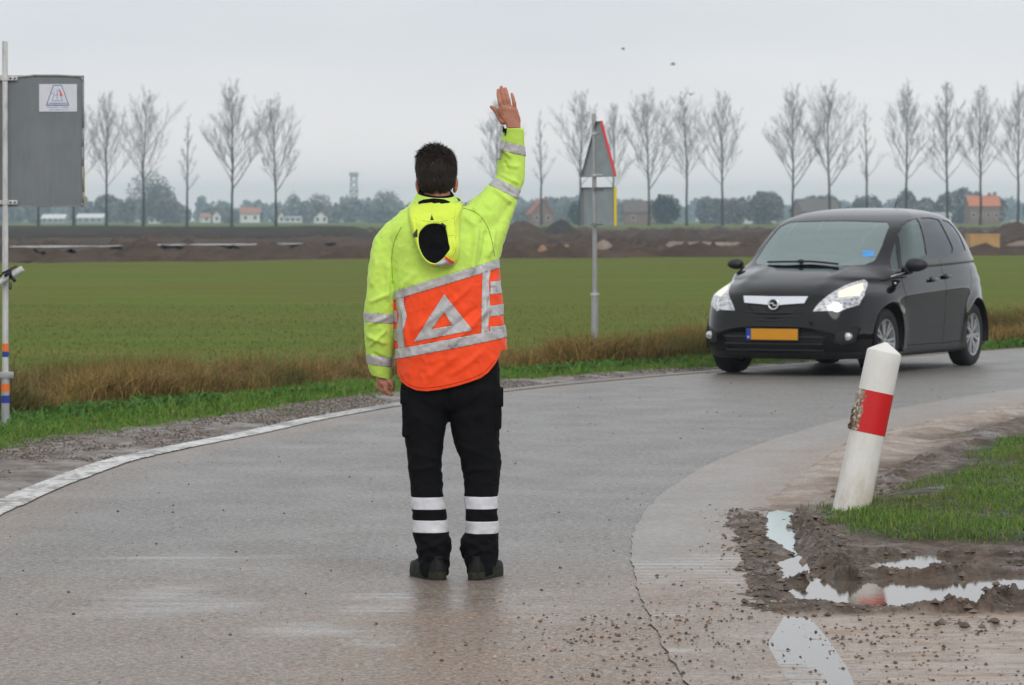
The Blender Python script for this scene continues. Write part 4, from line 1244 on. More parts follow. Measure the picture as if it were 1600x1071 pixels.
def bm_join(dst, src):
    me = bpy.data.meshes.new('j'); src.to_mesh(me); src.free(); dst.from_mesh(me); bpy.data.meshes.remove(me)
for b_ in (eb, hb, lb): bm_join(bodyb, b_)
person = mesh_bm('person', bodyb, M_SKIN)
person.location = (person_loc.x, PY, 0.0 + .0)
tag(person, 'person in yellow and orange high visibility jacket standing on the road with right arm raised', 'person')

# --- hair: cap plus strands
k = N('dark_hair'); p = k.obj()
k.set(base=k.ramp(k.noise(k.mapv(p, (90, 90, 12)), 1.5, 4), [(0.3, (.010, .007, .005)), (0.7, (.045, .030, .021))]), rough=.42, spec=.4); M_HAIR = k.m
bm = bmesh.new()
add_ball(bm, pl(682, 262, .0), (.0835, .100, .095), None, 28, 22)
add_ball(bm, pl(682, 276, -.018), (.076, .075, .072), None, 28, 22)
add_ball(bm, pl(678, 245, .0), (.066, .075, .052), None, 24, 18)
hairb = fuse(bm, .004, 3)
# keep only hair: above the neckline at the back and clear of the face
hz0 = pl(0, 299).z; top = pl(0, 228).z
kill = [v for v in hairb.verts if (v.co.z < hz0 + .010 * math.sin(v.co.x * 60) + max(0, v.co.y + .01) * .95) or (v.co.y > .055 and v.co.z < pl(0, 250).z)]
bmesh.ops.delete(hairb, geom=kill, context='VERTS')
def hd(co, no):
    u = fbm(co[:, 0] * 70 + co[:, 2] * 12, co[:, 2] * 14 + co[:, 1] * 20, 4, 12) - .5
    topm = sstep(pl(0, 262).z, pl(0, 235).z, co[:, 2])
    return u * (.006 + .011 * topm)
displace(hairb, hd)
tree = BVHTree.FromBMesh(hairb)
rng = np.random.default_rng(3)
P0 = []; P1 = []; R0 = []; R1 = []
hv = [v for v in hairb.verts]
for i in rng.integers(0, len(hv), 5200):
    v = hv[i]; n_ = v.normal; p0 = v.co.copy()
    tm = float(sstep(pl(0, 255).z, pl(0, 232).z, p0.z))
    dn = Vector((p0.x * .8 + .25 * rng.normal(), -.35 + .3 * rng.normal(), -1.0 + .9 * tm))
    dn = (dn - n_ * dn.dot(n_)).normalized()
    d_ = (dn + n_ * (.18 + .25 * rng.random() + .35 * tm * rng.random()) + Vector(rng.normal(0, .12, 3))).normalized()
    ln = rng.uniform(.010, .022) * (1 + .8 * tm)
    p1 = p0 + d_ * ln * .5; p2 = p1 + (d_ + dn * .6).normalized() * ln * .5
    P0 += [p0, p1]; P1 += [p1, p2]; R0 += [.0011, .0009]; R1 += [.0009, .0002]
hair = mesh_bm('hair', hairb, M_HAIR, person)
V, F = tubes(P0, P1, R0, R1, 3)
tag(mesh_np('hair_strands', V, F, M_HAIR, hair), kind='stuff')

# --- cloth materials
def cloth(name, base, rough=.62, wv=900, var=.08, sheen=.15, spec=.3):
    k = N(name); p = k.obj()
    lo = tuple(c * (1 - var) for c in base); hi = tuple(c * (1 + var) for c in base)
    n_ = k.noise(p, 9, 5, .6)
    b1 = k.bump(k.noise(p, 22, 4, .6), .35, .006)
    k.set(base=k.ramp(n_, [(0.3, lo), (0.7, hi)]), rough=rough, spec=spec, sheen=sheen, normal=k.bump(k.noise(k.mapv(p, (1, 1, .4)), wv, 2), .15, .0006, b1))
    return k.m
M_YELLOW = cloth('fluorescent_yellow_fabric', (.57, .83, .12))
M_YEL2 = cloth('hood_yellow_fabric', (.68, .86, .075))
M_ORANGE = cloth('fluorescent_orange_fabric', (.95, .072, .008))
M_BLACK = cloth('black_workwear', (.0055, .0055, .0065), .85, spec=.12, sheen=0)
M_FLEECE = cloth('black_fleece', (.006, .006, .007), .95, 500, spec=.08, sheen=0)
k = N('silver_reflective_tape'); p = k.obj()
cr_ = k.ramp(k.noise(k.mapv(p, (1, 1, 1), (0, .7, 0)), 34, 6, .7, 1.2), [(0.33, (.22, .22, .225)), (0.39, (.45, .445, .45)), (0.7, (.53, .52, .525))])
k.set(base=cr_, rough=.45, spec=.5, metal=.15, normal=k.bump(k.noise(p, 55, 4), .3, .003)); M_TAPE = k.m
M_TAPEW = simple('white_reflective_tape', (.66, .66, .70), .5, .05, 8)
M_SOLE = simple('muddy_rubber_sole', (.030, .029, .020), .8, .4, 60, spec=.2, bump=.5)
M_SHOE = simple('black_shoe_leather', (.007, .007, .007), .6, .3, 40, spec=.2, bump=.2)
M_PLB = simple('black_plastic', (.01, .01, .01), .4)

# --- jacket: torso and sleeves fused
bm = bmesh.new()
TOR = [row(619, 795, 625, .150, .0), row(619, 794, 590, .152), row(618, 793, 560, .155), row(618, 792, 535, .156), row(616, 789, 510, .155), row(614, 786, 480, .152), row(612, 783, 450, .150),
       row(609, 780, 420, .150, .005), row(603, 778, 390, .148, .008), row(600, 776, 365, .14, .012), row(607, 768, 345, .126, .012), row(625, 750, 329, .105, .01), row(640, 730, 317, .082, .006), row(650, 716, 305, .068, .0)]
add_rings(bm, TOR, 56, 90, 2.35)
RAJ = [(pl(728, 358, .0), .085), (pl(750, 340, .02), .083), (pl(768, 319, .06), .074), (pl(786, 297, .10), .066), (pl(797, 276, .125), .060), (pl(799.5, 250, .125), .057), (pl(800.5, 228, .12), .0535), (pl(801.5, 211, .11), .047), (pl(802.5, 192.5, .10), .0395)]
LAJ = [(pl(640, 352, .0), .050), (pl(625, 362, .0), .068), (pl(612, 378, .0), .073), (pl(604, 400, -.005), .068), (pl(599, 425, -.012), .064), (pl(595, 462, -.015), .062), (pl(592.5, 500, .0), .0625), (pl(591.5, 530, .015), .0585), (pl(592.5, 562, .035), .052), (pl(595, 580, .045), .045), (pl(598, 592, .05), .037)]
add_rings(bm, limb_rings(RAJ, .95), 36, 60, 2.15); add_rings(bm, limb_rings(LAJ, 1.0), 36, 60, 2.15)
# web of cloth pulled up under the raised arm
add_rings(bm, [(*pl(765, 400, .02), .045, 0, 0, 0, .08, 0), (*pl(773, 370, .025), .045, 0, 0, 0, .075, 0), (*pl(783, 342, .05), .042, 0, 0, 0, .06, 0), (*pl(795, 312, .09), .036, 0, 0, 0, .045, 0)], 24, 20, 2)
jb = fuse(bm, .0062, 5)
_ra = [Vector(q[0]) for q in RAJ]; _la = [Vector(q[0]) for q in LAJ]
EL = pl(797, 285, .12)
def wr_line(co, a, b, wid, amp, curve=0.0):
    """one fold running from a to b"""
    a = np.array(a); b = np.array(b); ab = b - a; L = np.linalg.norm(ab)
    t = ((co[:, [0, 2]] - a[[0, 2]]) @ ab[[0, 2]]) / (ab[[0, 2]] @ ab[[0, 2]])
    q = a[[0, 2]] + t[:, None] * ab[[0, 2]]
    nrm = np.array([-ab[2], ab[0]]) / (np.hypot(ab[0], ab[2]) + 1e-9)
    dd = (co[:, [0, 2]] - q) @ nrm - curve * (t - t * t)
    w_ = sstep(-.05, .25, t) * sstep(1.05, .75, t)
    return amp * np.exp(-(dd / wid) ** 2) * w_
def fold(u0, v0, u1, v1, wd, am, cv=0.0): return (pl(u0, v0), pl(u1, v1), wd, am, cv)
FOLDS = [fold(745, 345, 735, 430, .012, .010, .02), fold(762, 350, 748, 420, .010, -.008, .02), fold(775, 345, 762, 400, .011, .009, .01), fold(725, 335, 745, 352, .010, .008), fold(740, 322, 752, 345, .008, .009), fold(748, 312, 770, 330, .008, -.008),
         fold(700, 370, 705, 400, .01, .004), fold(718, 360, 700, 440, .016, .007, .03), fold(640, 330, 612, 372, .012, .004, .01), fold(655, 420, 625, 450, .014, .005), fold(740, 440, 640, 520, .012, .006, .03), fold(752, 470, 660, 545, .011, -.006, .02),
         fold(770, 470, 700, 540, .012, .006, .02), fold(765, 420, 757, 500, .008, .009, .01), fold(772, 415, 752, 520, .007, -.009, .01), fold(625, 460, 640, 540, .009, .009, .01), fold(632, 455, 628, 520, .007, -.008), fold(720, 545, 660, 590, .015, .005, .02), fold(760, 540, 700, 585, .012, .005, .01), fold(650, 540, 640, 590, .012, .006),
         fold(782, 270, 812, 285, .007, .008, -.01), fold(778, 282, 806, 302, .007, -.008, -.01), fold(770, 292, 800, 316, .008, .009, -.01), fold(785, 255, 812, 258, .008, .005), fold(788, 232, 800, 245, .006, .007), fold(786, 248, 795, 262, .006, -.007),
         fold(578, 470, 610, 455, .008, .007), fold(575, 505, 610, 490, .007, .006), fold(572, 520, 606, 535, .008, .008), fold(576, 540, 604, 512, .007, .007), fold(580, 548, 606, 560, .007, -.007), fold(590, 400, 582, 450, .012, .006), fold(608, 400, 606, 470, .010, .007)]
def jacket_disp(co, no):
    d_ = np.zeros(len(co)); back = np.clip(-no[:, 1] * 1.6 + .4, 0, 1)
    for f in FOLDS: d_ += 1.5 * wr_line(co, *f) * back
    d_ += (fbm(co[:, 0] * 14 + co[:, 2] * 6, co[:, 2] * 7 - co[:, 0] * 5 + co[:, 1] * 9, 3, 33) - .5) * .008
    rg_ = 1 - np.abs(2 * fbm(co[:, 0] * 22 + 9 * co[:, 2], co[:, 2] * 16 + co[:, 1] * 12 - 8 * co[:, 0], 3, 39) - 1)
    d_ += (rg_ ** 3 - .4) * .0045
    return d_
displace(jb, jacket_disp)

def sel_faces(bm, test): return [f for f in bm.faces if test(f.calc_center_median())]
def cut_plane(bm, pt, no, test=None):
    fs = sel_faces(bm, test) if test else bm.faces[:]
    es = {e for f in fs for e in f.edges}; vs = {v for f in fs for v in f.verts}
    bmesh.ops.bisect_plane(bm, geom=list(vs) + list(es) + fs, dist=1e-5, plane_co=pt, plane_no=no)
def poly_in(poly, x, y):
    ins = False; n = len(poly)
    for i in range(n):
        x1, y1 = poly[i]; x2, y2 = poly[(i + 1) % n]
        if (y1 > y) != (y2 > y) and x < (x2 - x1) * (y - y1) / (y2 - y1) + x1: ins = not ins
    return ins
def cookie_xz(bm, poly, test, margin=.012):
    """cut the outline poly (x,z) into the faces passing test, return inside test"""
    n = len(poly)
    for i in range(n):
        a = Vector((poly[i][0], 0, poly[i][1])); b = Vector((poly[(i + 1) % n][0], 0, poly[(i + 1) % n][1]))
        d_ = b - a; L = d_.length; d_.normalize(); nn_ = Vector((d_.z, 0, -d_.x))
        def near(c, a=a, d_=d_, L=L, nn_=nn_):
            r_ = c - a; t = r_.x * d_.x + r_.z * d_.z
            return -margin < t < L + margin and abs(r_.x * nn_.x + r_.z * nn_.z) < margin and test(c)
        cut_plane(bm, a, nn_, near)
    return lambda c: test(c) and poly_in(poly, c.x, c.z)
def extract(bm, test, name, mat, parent, inflate=0.0, thick=0.0, remove=True, smooth=True):
    fs = sel_faces(bm, test)
    if not fs: print('EMPTY', name); return None
    vm = {}; b = bmesh.new()
    for f in fs:
        vs = []
        for v in f.verts:
            if v not in vm: vm[v] = b.verts.new(v.co + v.normal * inflate)
            vs.append(vm[v])
        nf = b.faces.new(vs); nf.smooth = smooth
    if remove: bmesh.ops.delete(bm, geom=fs, context='FACES')
    o = mesh_bm(name, b, mat, parent, smooth)
    if thick:
        m = o.modifiers.new('thick', 'SOLIDIFY'); m.thickness = thick; m.offset = -1; m.use_rim = True
    return o
def P2(u, v): q = pl(u, v); return (q.x, q.z)
AXR = Vector(_ra[-1]) - Vector(_ra[-3])
left_arm = lambda c: c.x < pl(614.5, 0).x and c.z < pl(0, 440).z
jb.normal_update()
def in_torso(c): return not left_arm(c) and c.z < pl(0, 392).z
# open cuffs
cut_plane(jb, pl(803, 196, 0), Vector((0.05, 0, 1)), lambda c: c.z > pl(0, 225).z)
bmesh.ops.delete(jb, geom=sel_faces(jb, lambda c: c.z > pl(0, 197.2).z), context='FACES')
cut_plane(jb, pl(596, 588, 0), Vector((0.25, 0, 1)), lambda c: left_arm(c) and c.z < pl(0, 560).z)
bmesh.ops.delete(jb, geom=sel_faces(jb, lambda c: left_arm(c) and (c - pl(596, 588)).dot(Vector((.25, 0, 1))) < 0), context='FACES')
# hem outline
hem = [(600, 380), (600, 560), (620.5, 560), (621, 578), (627, 592), (638, 600), (652, 605.5), (668, 606.5), (688, 604), (712, 599), (735, 592), (752, 586), (764, 577), (773, 566), (779, 556), (783, 545), (793, 542), (812, 540), (812, 380)]
hemp = [P2(*q) for q in hem]
tt_ = lambda c: in_torso(c) and c.z < pl(0, 525).z
ins = cookie_xz(jb, hemp, tt_)
bmesh.ops.delete(jb, geom=sel_faces(jb, lambda c: tt_(c) and not poly_in(hemp, c.x, c.z)), context='FACES')
jb.normal_update()
# sewn colour fields: everything below the upper band is orange
def line_xz(u0, v0, u1, v1):
    a, b = pl(u0, v0), pl(u1, v1); d_ = (b - a); n_ = Vector((-d_.z, 0, d_.x)).normalized()
    if n_.z < 0: n_ = -n_
    return a, n_
UT = line_xz(614, 453, 776, 403); UB = line_xz(618, 465, 776, 417)   # upper tape top / bottom
LT = line_xz(625, 541, 790, 509); LB = line_xz(622, 557, 790, 524)
for a, n_ in (UT, UB, LT, LB): cut_plane(jb, a, n_, in_torso)
above = lambda L_, c: (c - L_[0]).dot(L_[1]) > 0
front = lambda c: c.y > .02
tapes = []
band_u = lambda c: in_torso(c) and above(UB, c) and not above(UT, c)
band_l = lambda c: in_torso(c) and above(LB, c) and not above(LT, c)
mid = lambda c: in_torso(c) and above(LT, c) and not above(UB, c)
# vertical tapes at both sides of the back
VR = [P2(*q) for q in ((755, 400), (768, 396), (764, 440), (766, 480), (763, 505), (766, 530), (752, 532), (752.5, 500), (753, 460))]
VL = [P2(*q) for q in ((618, 440), (633, 440), (632, 470), (637, 490), (631, 515), (634, 545), (637, 556), (622, 558), (624, 540), (619, 515), (625, 490), (621, 475))]
# triangle
T_O = [P2(*q) for q in ((695, 456), (739, 512), (648, 530))]
T_I = [P2(*q) for q in ((695, 484), (707, 504.5), (676, 510))]
midb = lambda c: mid(c) and c.y < .02
iVR = cookie_xz(jb, VR, midb); iVL = cookie_xz(jb, VL, midb)
iTO = cookie_xz(jb, T_O, midb); iTI = cookie_xz(jb, T_I, midb)
# side bars right of the right tape
RB = [[P2(*q) for q in ((766, ya), (800, ya - 3), (800, yb - 3), (766, yb))] for ya, yb in ((437, 457), (474, 491), (507, 530))]
LBs = [[P2(*q) for q in ((600, ya - 3), (621, ya), (621, yb), (600, yb - 3))] for ya, yb in ((483, 500), (512, 530))]
side = lambda c: mid(c)
iS = [cookie_xz(jb, q, side) for q in RB + LBs]
jb.normal_update()
skip_names = []
def torso_lower(c): return in_torso(c) and not above(LB, c)
jacket = None
# yellow shell first gets its parent object, so make it last but create an anchor now
jk = bpy.data.objects.new('jacket', bpy.data.meshes.new('jacket')); COL.objects.link(jk); jk.parent = person
tape_test = lambda c: (any(f(c) for f in iS) or iVR(c) or iVL(c)) and not any(poly_in(q, c.x, c.z) for q in ())
extract(jb, lambda c: iTO(c) and not iTI(c), 'reflective_triangle', M_TAPE, jk, .0022, .002)
extract(jb, iVR, 'reflective_strip', M_TAPE, jk, .0020, .002)
extract(jb, iVL, 'reflective_strip', M_TAPE, jk, .0020, .002)
for f in iS: extract(jb, f, 'reflective_strip', M_TAPE, jk, .0016, .002)
extract(jb, band_u, 'reflective_band', M_TAPE, jk, .0024, .002)
extract(jb, band_l, 'reflective_band', M_TAPE, jk, .0024, .002)
# sleeve bands
def slab(bm, c0, ax, h, test):
    ax = Vector(ax).normalized(); c0 = Vector(c0)
    cut_plane(bm, c0 - ax * h, ax, test); cut_plane(bm, c0 + ax * h, ax, test)
    return lambda c: test(c) and abs((c - c0).dot(ax)) < h
rarm = lambda c: c.z > pl(0, 322).z and c.x > pl(752, 0).x
for (c0, ax) in ((pl(803, 229, .11), Vector((.22, 0, 1))), (pl(789, 290, .09), Vector((.50, 0, 1)))):
    t_ = slab(jb, c0, ax, .0195, rarm); extract(jb, t_, 'reflective_band', M_TAPE, jk, .0022, .002)
for (c0, ax) in ((pl(592, 494, 0), Vector((.07, 0, 1))), (pl(591, 561, .03), Vector((.14, 0, 1)))):
    t_ = slab(jb, c0, ax, .0190, left_arm); extract(jb, t_, 'reflective_band', M_TAPE, jk, .0022, .002)
extract(jb, lambda c: in_torso(c) and not above(UB, c), 'orange_panel', M_ORANGE, jk, 0, .003)
# neck opening
cut_plane(jb, pl(683, 308, 0), Vector((0, -.25, 1)), lambda c: c.z > pl(0, 340).z and abs(c.x - pl(683, 0).x) < .12)
bmesh.ops.delete(jb, geom=sel_faces(jb, lambda c: abs(c.x - pl(683, 0).x) < .12 and (c - pl(683, 308)).dot(Vector((0, -.25, 1))) > 0), context='FACES')
for f in jb.faces: f.smooth = True
jb.to_mesh(jk.data); jb.free(); jk.data.materials.append(M_YELLOW)
m = jk.modifiers.new('thick', 'SOLIDIFY'); m.thickness = .003; m.offset = -1

# --- collar, black liner
def collar(name, pts, mat, th, n=48, topw=1.0):
    """pts list of (centre, half width, half depth)"""
    bm = bmesh.new(); rings = [(*c, a, 0, tl, 0, d_, tl2) for c, a, d_, tl, tl2 in pts]
    Rg = catmull(rings, 14); prev = None
    for r in Rg:
        c = Vector(r[:3]); A = Vector(r[3:6]); B = Vector(r[6:9]); vs = [bm.verts.new(c + A * math.cos(2 * math.pi * i / n) + B * math.sin(2 * math.pi * i / n)) for i in range(n)]
        if prev:
            for i in range(n): bm.faces.new((prev[i], prev[(i + 1) % n], vs[(i + 1) % n], vs[i]))
        prev = vs
    bmesh.ops.recalc_face_normals(bm, faces=bm.faces[:])
    o = mesh_bm(name, bm, mat, jk); m = o.modifiers.new('thick', 'SOLIDIFY'); m.thickness = th; m.offset = 0
    return o
collar('collar', [(pl(683, 322, 0), .100, .086, -.003, .006), (pl(682, 314, 0), .094, .080, -.004, .010), (pl(681.5, 307, 0), .084, .074, -.005, .014), (pl(681, 301.5, 0), .074, .068, -.006, .016)], M_YELLOW, .008)
collar('collar_lining', [(pl(682, 312, 0), .074, .068, -.004, .014), (pl(681.5, 303, 0), .072, .066, -.005, .016), (pl(681, 297.5, 0), .066, .062, -.006, .018)], M_FLEECE, .008)

# --- hood hanging on the back
OUT = [(640, 322), (655, 317), (680, 314), (705, 311), (722, 316), (719, 335), (718, 360), (719, 385), (716, 402), (708, 411), (695, 413), (680, 412), (667, 406), (658, 393), (650, 372), (643, 348)]
INN = [(660, 356), (668, 349), (679, 346.5), (690, 348), (697, 354), (700, 364), (702, 376), (704, 386), (699, 394), (692, 402), (683, 408), (674, 407), (664, 399), (657, 385), (655, 372), (656, 363)]
def back_y(x, z, fallback=-.13):
    h = JT.ray_cast(Vector((x, -1, z)), Vector((0, 1, 0)))
    return h[0].y if h[0] else fallback
_t = bmesh.new(); _t.from_mesh(jk.data); JT = BVHTree.FromBMesh(_t)
def closed(ptsl, n):
    q = np.array(list(ptsl) + [ptsl[0]], float); q3 = np.vstack([q[-3:-1], q, q[1:3]])
    c = catmull(q3, n * 4 + 1); 
    # take the middle revolution by arc of index
    m = len(q3) - 1; i0 = int(2 / m * (len(c) - 1)); i1 = int((m - 2) / m * (len(c) - 1))
    idx = np.linspace(i0, i1, n + 1)[:-1].astype(int); return c[idx]
NO = 96
co_, ci_ = closed(OUT, NO), closed(INN, NO)
bm = bmesh.new(); prev = None; rim = None
for s in np.linspace(0, 1, 16):
    vs = []
    for i in range(NO):
        u, v = co_[i] * (1 - s) + ci_[i] * s
        q = pl(u, v); by = back_y(q.x, q.z)
        th = 2 * math.pi * i / NO
        low = float(sstep(330, 400, v))
        bul = (.010 + (.030 + .022 * low) * math.sin(math.pi * min(1, s * .60 + .02)) ** .7)
        fl = .004 * math.sin(s * 9 + 3 * math.sin(th * 2)) + .005 * (float(fbm(np.array([u * .09]), np.array([v * .06]), 3, 8)[0]) - .5)
        vs.append(bm.verts.new((q.x, by - bul - fl * (1 - abs(2 * s - 1)), q.z)))
    if prev:
        for i in range(NO): bm.faces.new((prev[i], vs[i], vs[(i + 1) % NO], prev[(i + 1) % NO]))
    prev = vs
rimco = [v.co.copy() for v in prev]
bmesh.ops.recalc_face_normals(bm, faces=bm.faces[:])
hood = mesh_bm('hood', bm, M_YEL2, jk); m = hood.modifiers.new('thick', 'SOLIDIFY'); m.thickness = .004; m.offset = 0
bm = bmesh.new(); cen = sum(rimco, Vector()) / NO; prev = None
for s in np.linspace(0, .97, 12):
    vs = []
    for c in rimco:
        q = c.lerp(cen, s); dp = .003 + .022 * math.sin(math.pi * .5 * min(1, s * 1.6)) - .022 * s
        q.y += dp + .006 * (float(fbm(np.array([q.x * 45]), np.array([q.z * 60]), 3, 5)[0]) - .5)
        vs.append(bm.verts.new(q))
    if prev:
        for i in range(NO): bm.faces.new((prev[i], vs[i], vs[(i + 1) % NO], prev[(i + 1) % NO]))
    prev = vs
bm.faces.new(prev); bmesh.ops.recalc_face_normals(bm, faces=bm.faces[:])
mesh_bm('hood_lining', bm, M_FLEECE, hood)
def patch(name, pts, mat, parent, off=.004, th=.004, surf=None, sub=8):
    """flat cloth piece laid on the back surface: pts in photo px"""
    poly = [P2(*q) for q in pts]
    b = bmesh.new(); vs = [b.verts.new((x, 0, z)) for x, z in poly]; b.faces.new(vs)
    bmesh.ops.triangulate(b, faces=b.faces[:])
    for _ in range(3): bmesh.ops.subdivide_edges(b, edges=b.edges[:], cuts=1, use_grid_fill=True)
    for v in b.verts:
        h = (surf or JT).ray_cast(Vector((v.co.x, -1, v.co.z)), Vector((0, 1, 0)))
        v.co.y = (h[0].y if h[0] else -.1) - off
    bmesh.ops.recalc_face_normals(b, faces=b.faces[:])
    if b.faces[0].normal.y > 0: bmesh.ops.reverse_faces(b, faces=b.faces[:])
    o = mesh_bm(name, b, mat, parent); m = o.modifiers.new('thick', 'SOLIDIFY'); m.thickness = th; m.offset = 0
    return o
_t = bmesh.new(); _t.from_mesh(hood.data); HT = BVHTree.FromBMesh(_t)
patch('hood_tab', [(675.5, 333), (679, 341), (673.5, 341.5)], M_PLB, hood, .003, .003, HT)
patch('cord_toggle', [(647.5, 362), (652, 361), (652, 356), (653.5, 356), (653.5, 367), (647, 368)], M_PLB, hood, .006, .008, HT)
patch('cord_toggle', [(690, 347), (693, 346), (698, 350), (697.5, 354), (694, 353)], M_PLB, hood, .006, .008, HT)
patch('reflective_strip', [(678, 410), (694, 399), (708, 407), (707, 412.5), (692, 414), (679, 412.5)], M_TAPE, hood, .006, .003, HT)
patch('orange_piping', [(692, 397.5), (695, 396), (711, 406), (709, 409.5)], M_ORANGE, hood, .009, .003, HT)
patch('orange_piping', [(673, 410), (679, 409.5), (679, 412), (675, 412.5)], M_ORANGE, hood, .008, .003, HT)
patch('cuff_strap', [(785, 197), (787.2, 196), (787.5, 202), (785.5, 203.5)], M_PLB, jk, .012, .006)
patch('cuff_strap', [(789.2, 198), (791.5, 197), (790.5, 207), (789, 209)], M_PLB, jk, .006, .005)
patch('sleeve_strip', [(785, 222), (789.5, 214), (788, 226), (782, 246), (778.6, 246)], M_TAPE, jk, .004, .003)
patch('shoulder_strip', [(714, 313), (720, 312), (733, 316), (732, 318), (722, 318.5)], M_TAPE, jk, .004, .003)

_cb = bmesh.new(); _cb.from_mesh([o for o in jk.children if o.name.startswith('collar') and 'lin' not in o.name][0].data); CBT = BVHTree.FromBMesh(_cb)
patch('hood_seam_gap', [(648, 321), (652, 314), (662, 309.5), (678, 307.5), (694, 309), (704, 313), (698, 316.5), (680, 317), (664, 319), (656, 321)], M_FLEECE, jk, .006, .003, CBT)

M_SEAM = simple('seam_thread', (.22, .36, .035), .8, .1, 30); M_SEAMO = simple('orange_seam', (.50, .03, .004), .8, .1, 30)
def seam(pts, mat, parent=None, surf=None, wd=.0014, off=.0012):
    q3 = catmull([(u, v, 0) for u, v in pts], 26)
    P = []
    for u, v, _ in q3:
        q = pl(u, v); h = (surf or JT).ray_cast(Vector((q.x, -1, q.z)), Vector((0, 1, 0)))
        if h[0]: P.append(h[0] - Vector((0, off, 0)))
    V_, F_ = tubes(P[:-1], P[1:], [wd] * (len(P) - 1), [wd] * (len(P) - 1), 5)
    mesh_np('seam', V_, F_, mat, parent or jk)
seam([(628, 352), (617, 375), (613, 400), (614, 425), (615, 440)], M_SEAM)
seam([(722, 322), (745, 330), (760, 348), (768, 370), (773, 398)], M_SEAM)
seam([(640, 333), (660, 342), (690, 344), (716, 336)], M_SEAM, hood, HT)
seam([(676.5, 318), (676, 326), (676, 333)], M_SEAM, hood, HT)
seam([(713, 320), (711, 350), (713, 385), (708, 400)], M_SEAM, hood, HT)
seam([(701, 366), (712, 365), (718, 365)], M_SEAM, hood, HT)
_ob = bmesh.new(); _ob.from_mesh([o for o in jk.children if o.name.startswith('orange_panel')][0].data); OBT = BVHTree.FromBMesh(_ob)
seam([(624, 575), (632, 590), (650, 600), (668, 601), (690, 598.5), (715, 593), (740, 585), (760, 574), (774, 558)], M_SEAMO, None, OBT)

# --- trousers
bm = bmesh.new()
add_rings(bm, [row(634, 776, 545, .11), row(628, 781, 575, .12), row(626, 782, 600, .125), row(627, 782.5, 622, .12), row(640, 770, 638, .085)], 50, 26, 2.5)
LL = [row(628, 703, 605, .112), row(627, 701, 640, .105), row(631, 696, 670, .098), row(636, 691, 700, .090), row(637.5, 689, 722, .082, -.004), row(641, 691, 745, .078, -.004), row(643, 692, 775, .078, -.006), row(645, 698, 805, .080, -.004), row(646, 700, 828, .082, 0), row(648, 704.5, 845, .084, .004), row(653, 703, 865, .085, .006), row(655, 701, 880, .088, .008), row(657, 699, 896, .094, .012)]
RL = [row(701, 782.5, 605, .112), row(702, 783, 640, .105), row(706, 781, 670, .098), row(713, 780.5, 700, .090), row(720, 782.5, 722, .082, -.004), row(724, 781.5, 745, .078, -.004), row(725, 778.5, 775, .078, -.006), row(727, 778, 805, .080, -.004), row(727, 777.5, 828, .082, 0), row(719, 777.5, 846, .084, .004), row(722, 776.5, 865, .085, .006), row(728, 773, 880, .088, .008), row(730, 769, 895, .094, .012)]
add_rings(bm, LL, 40, 70, 2.3); add_rings(bm, RL, 40, 70, 2.3)
tb = fuse(bm, .0065, 4)
TF = [fold(640, 700, 690, 715, .010, .007), fold(645, 730, 690, 722, .009, .006), fold(640, 640, 690, 670, .014, .005), fold(715, 690, 775, 715, .010, .006), fold(722, 730, 778, 728, .009, .006), fold(710, 650, 770, 640, .014, .005),
      fold(655, 835, 700, 862, .009, .010), fold(652, 858, 700, 838, .009, .009), fold(660, 872, 698, 880, .008, -.007), fold(722, 838, 772, 862, .009, .010), fold(725, 868, 772, 848, .009, .009), fold(733, 880, 768, 874, .008, -.007),
      fold(700, 575, 701, 635, .008, -.010), fold(650, 610, 690, 640, .012, .005), fold(760, 600, 715, 640, .012, .005)]
def tr_disp(co, no):
    d_ = np.zeros(len(co)); back = np.clip(-no[:, 1] * 1.6 + .5, 0, 1)
    for f in TF: d_ += wr_line(co, *f) * back
    low = 1 + .8 * sstep(pl(0, 820).z, pl(0, 850).z, co[:, 2])
    d_ += (fbm(co[:, 0] * 16, co[:, 2] * 10 + co[:, 1] * 9, 3, 43) - .5) * .014 * low
    rg_ = 1 - np.abs(2 * fbm(co[:, 0] * 20 + 5 * co[:, 2], co[:, 2] * 22 + co[:, 1] * 10, 3, 49) - 1)
    return d_ + (rg_ ** 3 - .4) * .005 * low
displace(tb, tr_disp)
trs = bpy.data.objects.new('trousers', bpy.data.meshes.new('trousers')); COL.objects.link(trs); trs.parent = person
xm = pl(711, 0).x
for (sgn, va, vb, ua, ub) in ((-1, 773, 792, 0, 1), (-1, 809, 828, 0, 1), (1, 772, 791, 0, 1), (1, 810.5, 829.5, 0, 1)):
    za, zb = pl(0, vb).z, pl(0, va).z
    leg = lambda c, s=sgn: (c.x - xm) * s > 0 and c.z < pl(0, 740).z
    cut_plane(tb, Vector((0, 0, za)), Vector((.0, 0, 1)), leg); cut_plane(tb, Vector((0, 0, zb)), Vector((.0, 0, 1)), leg)
    tb.normal_update()
    extract(tb, lambda c: leg(c) and za < c.z < zb, 'reflective_band', M_TAPEW, trs, .002, .002)
for f in tb.faces: f.smooth = True
tb.to_mesh(trs.data); tb.free(); trs.data.materials.append(M_BLACK)
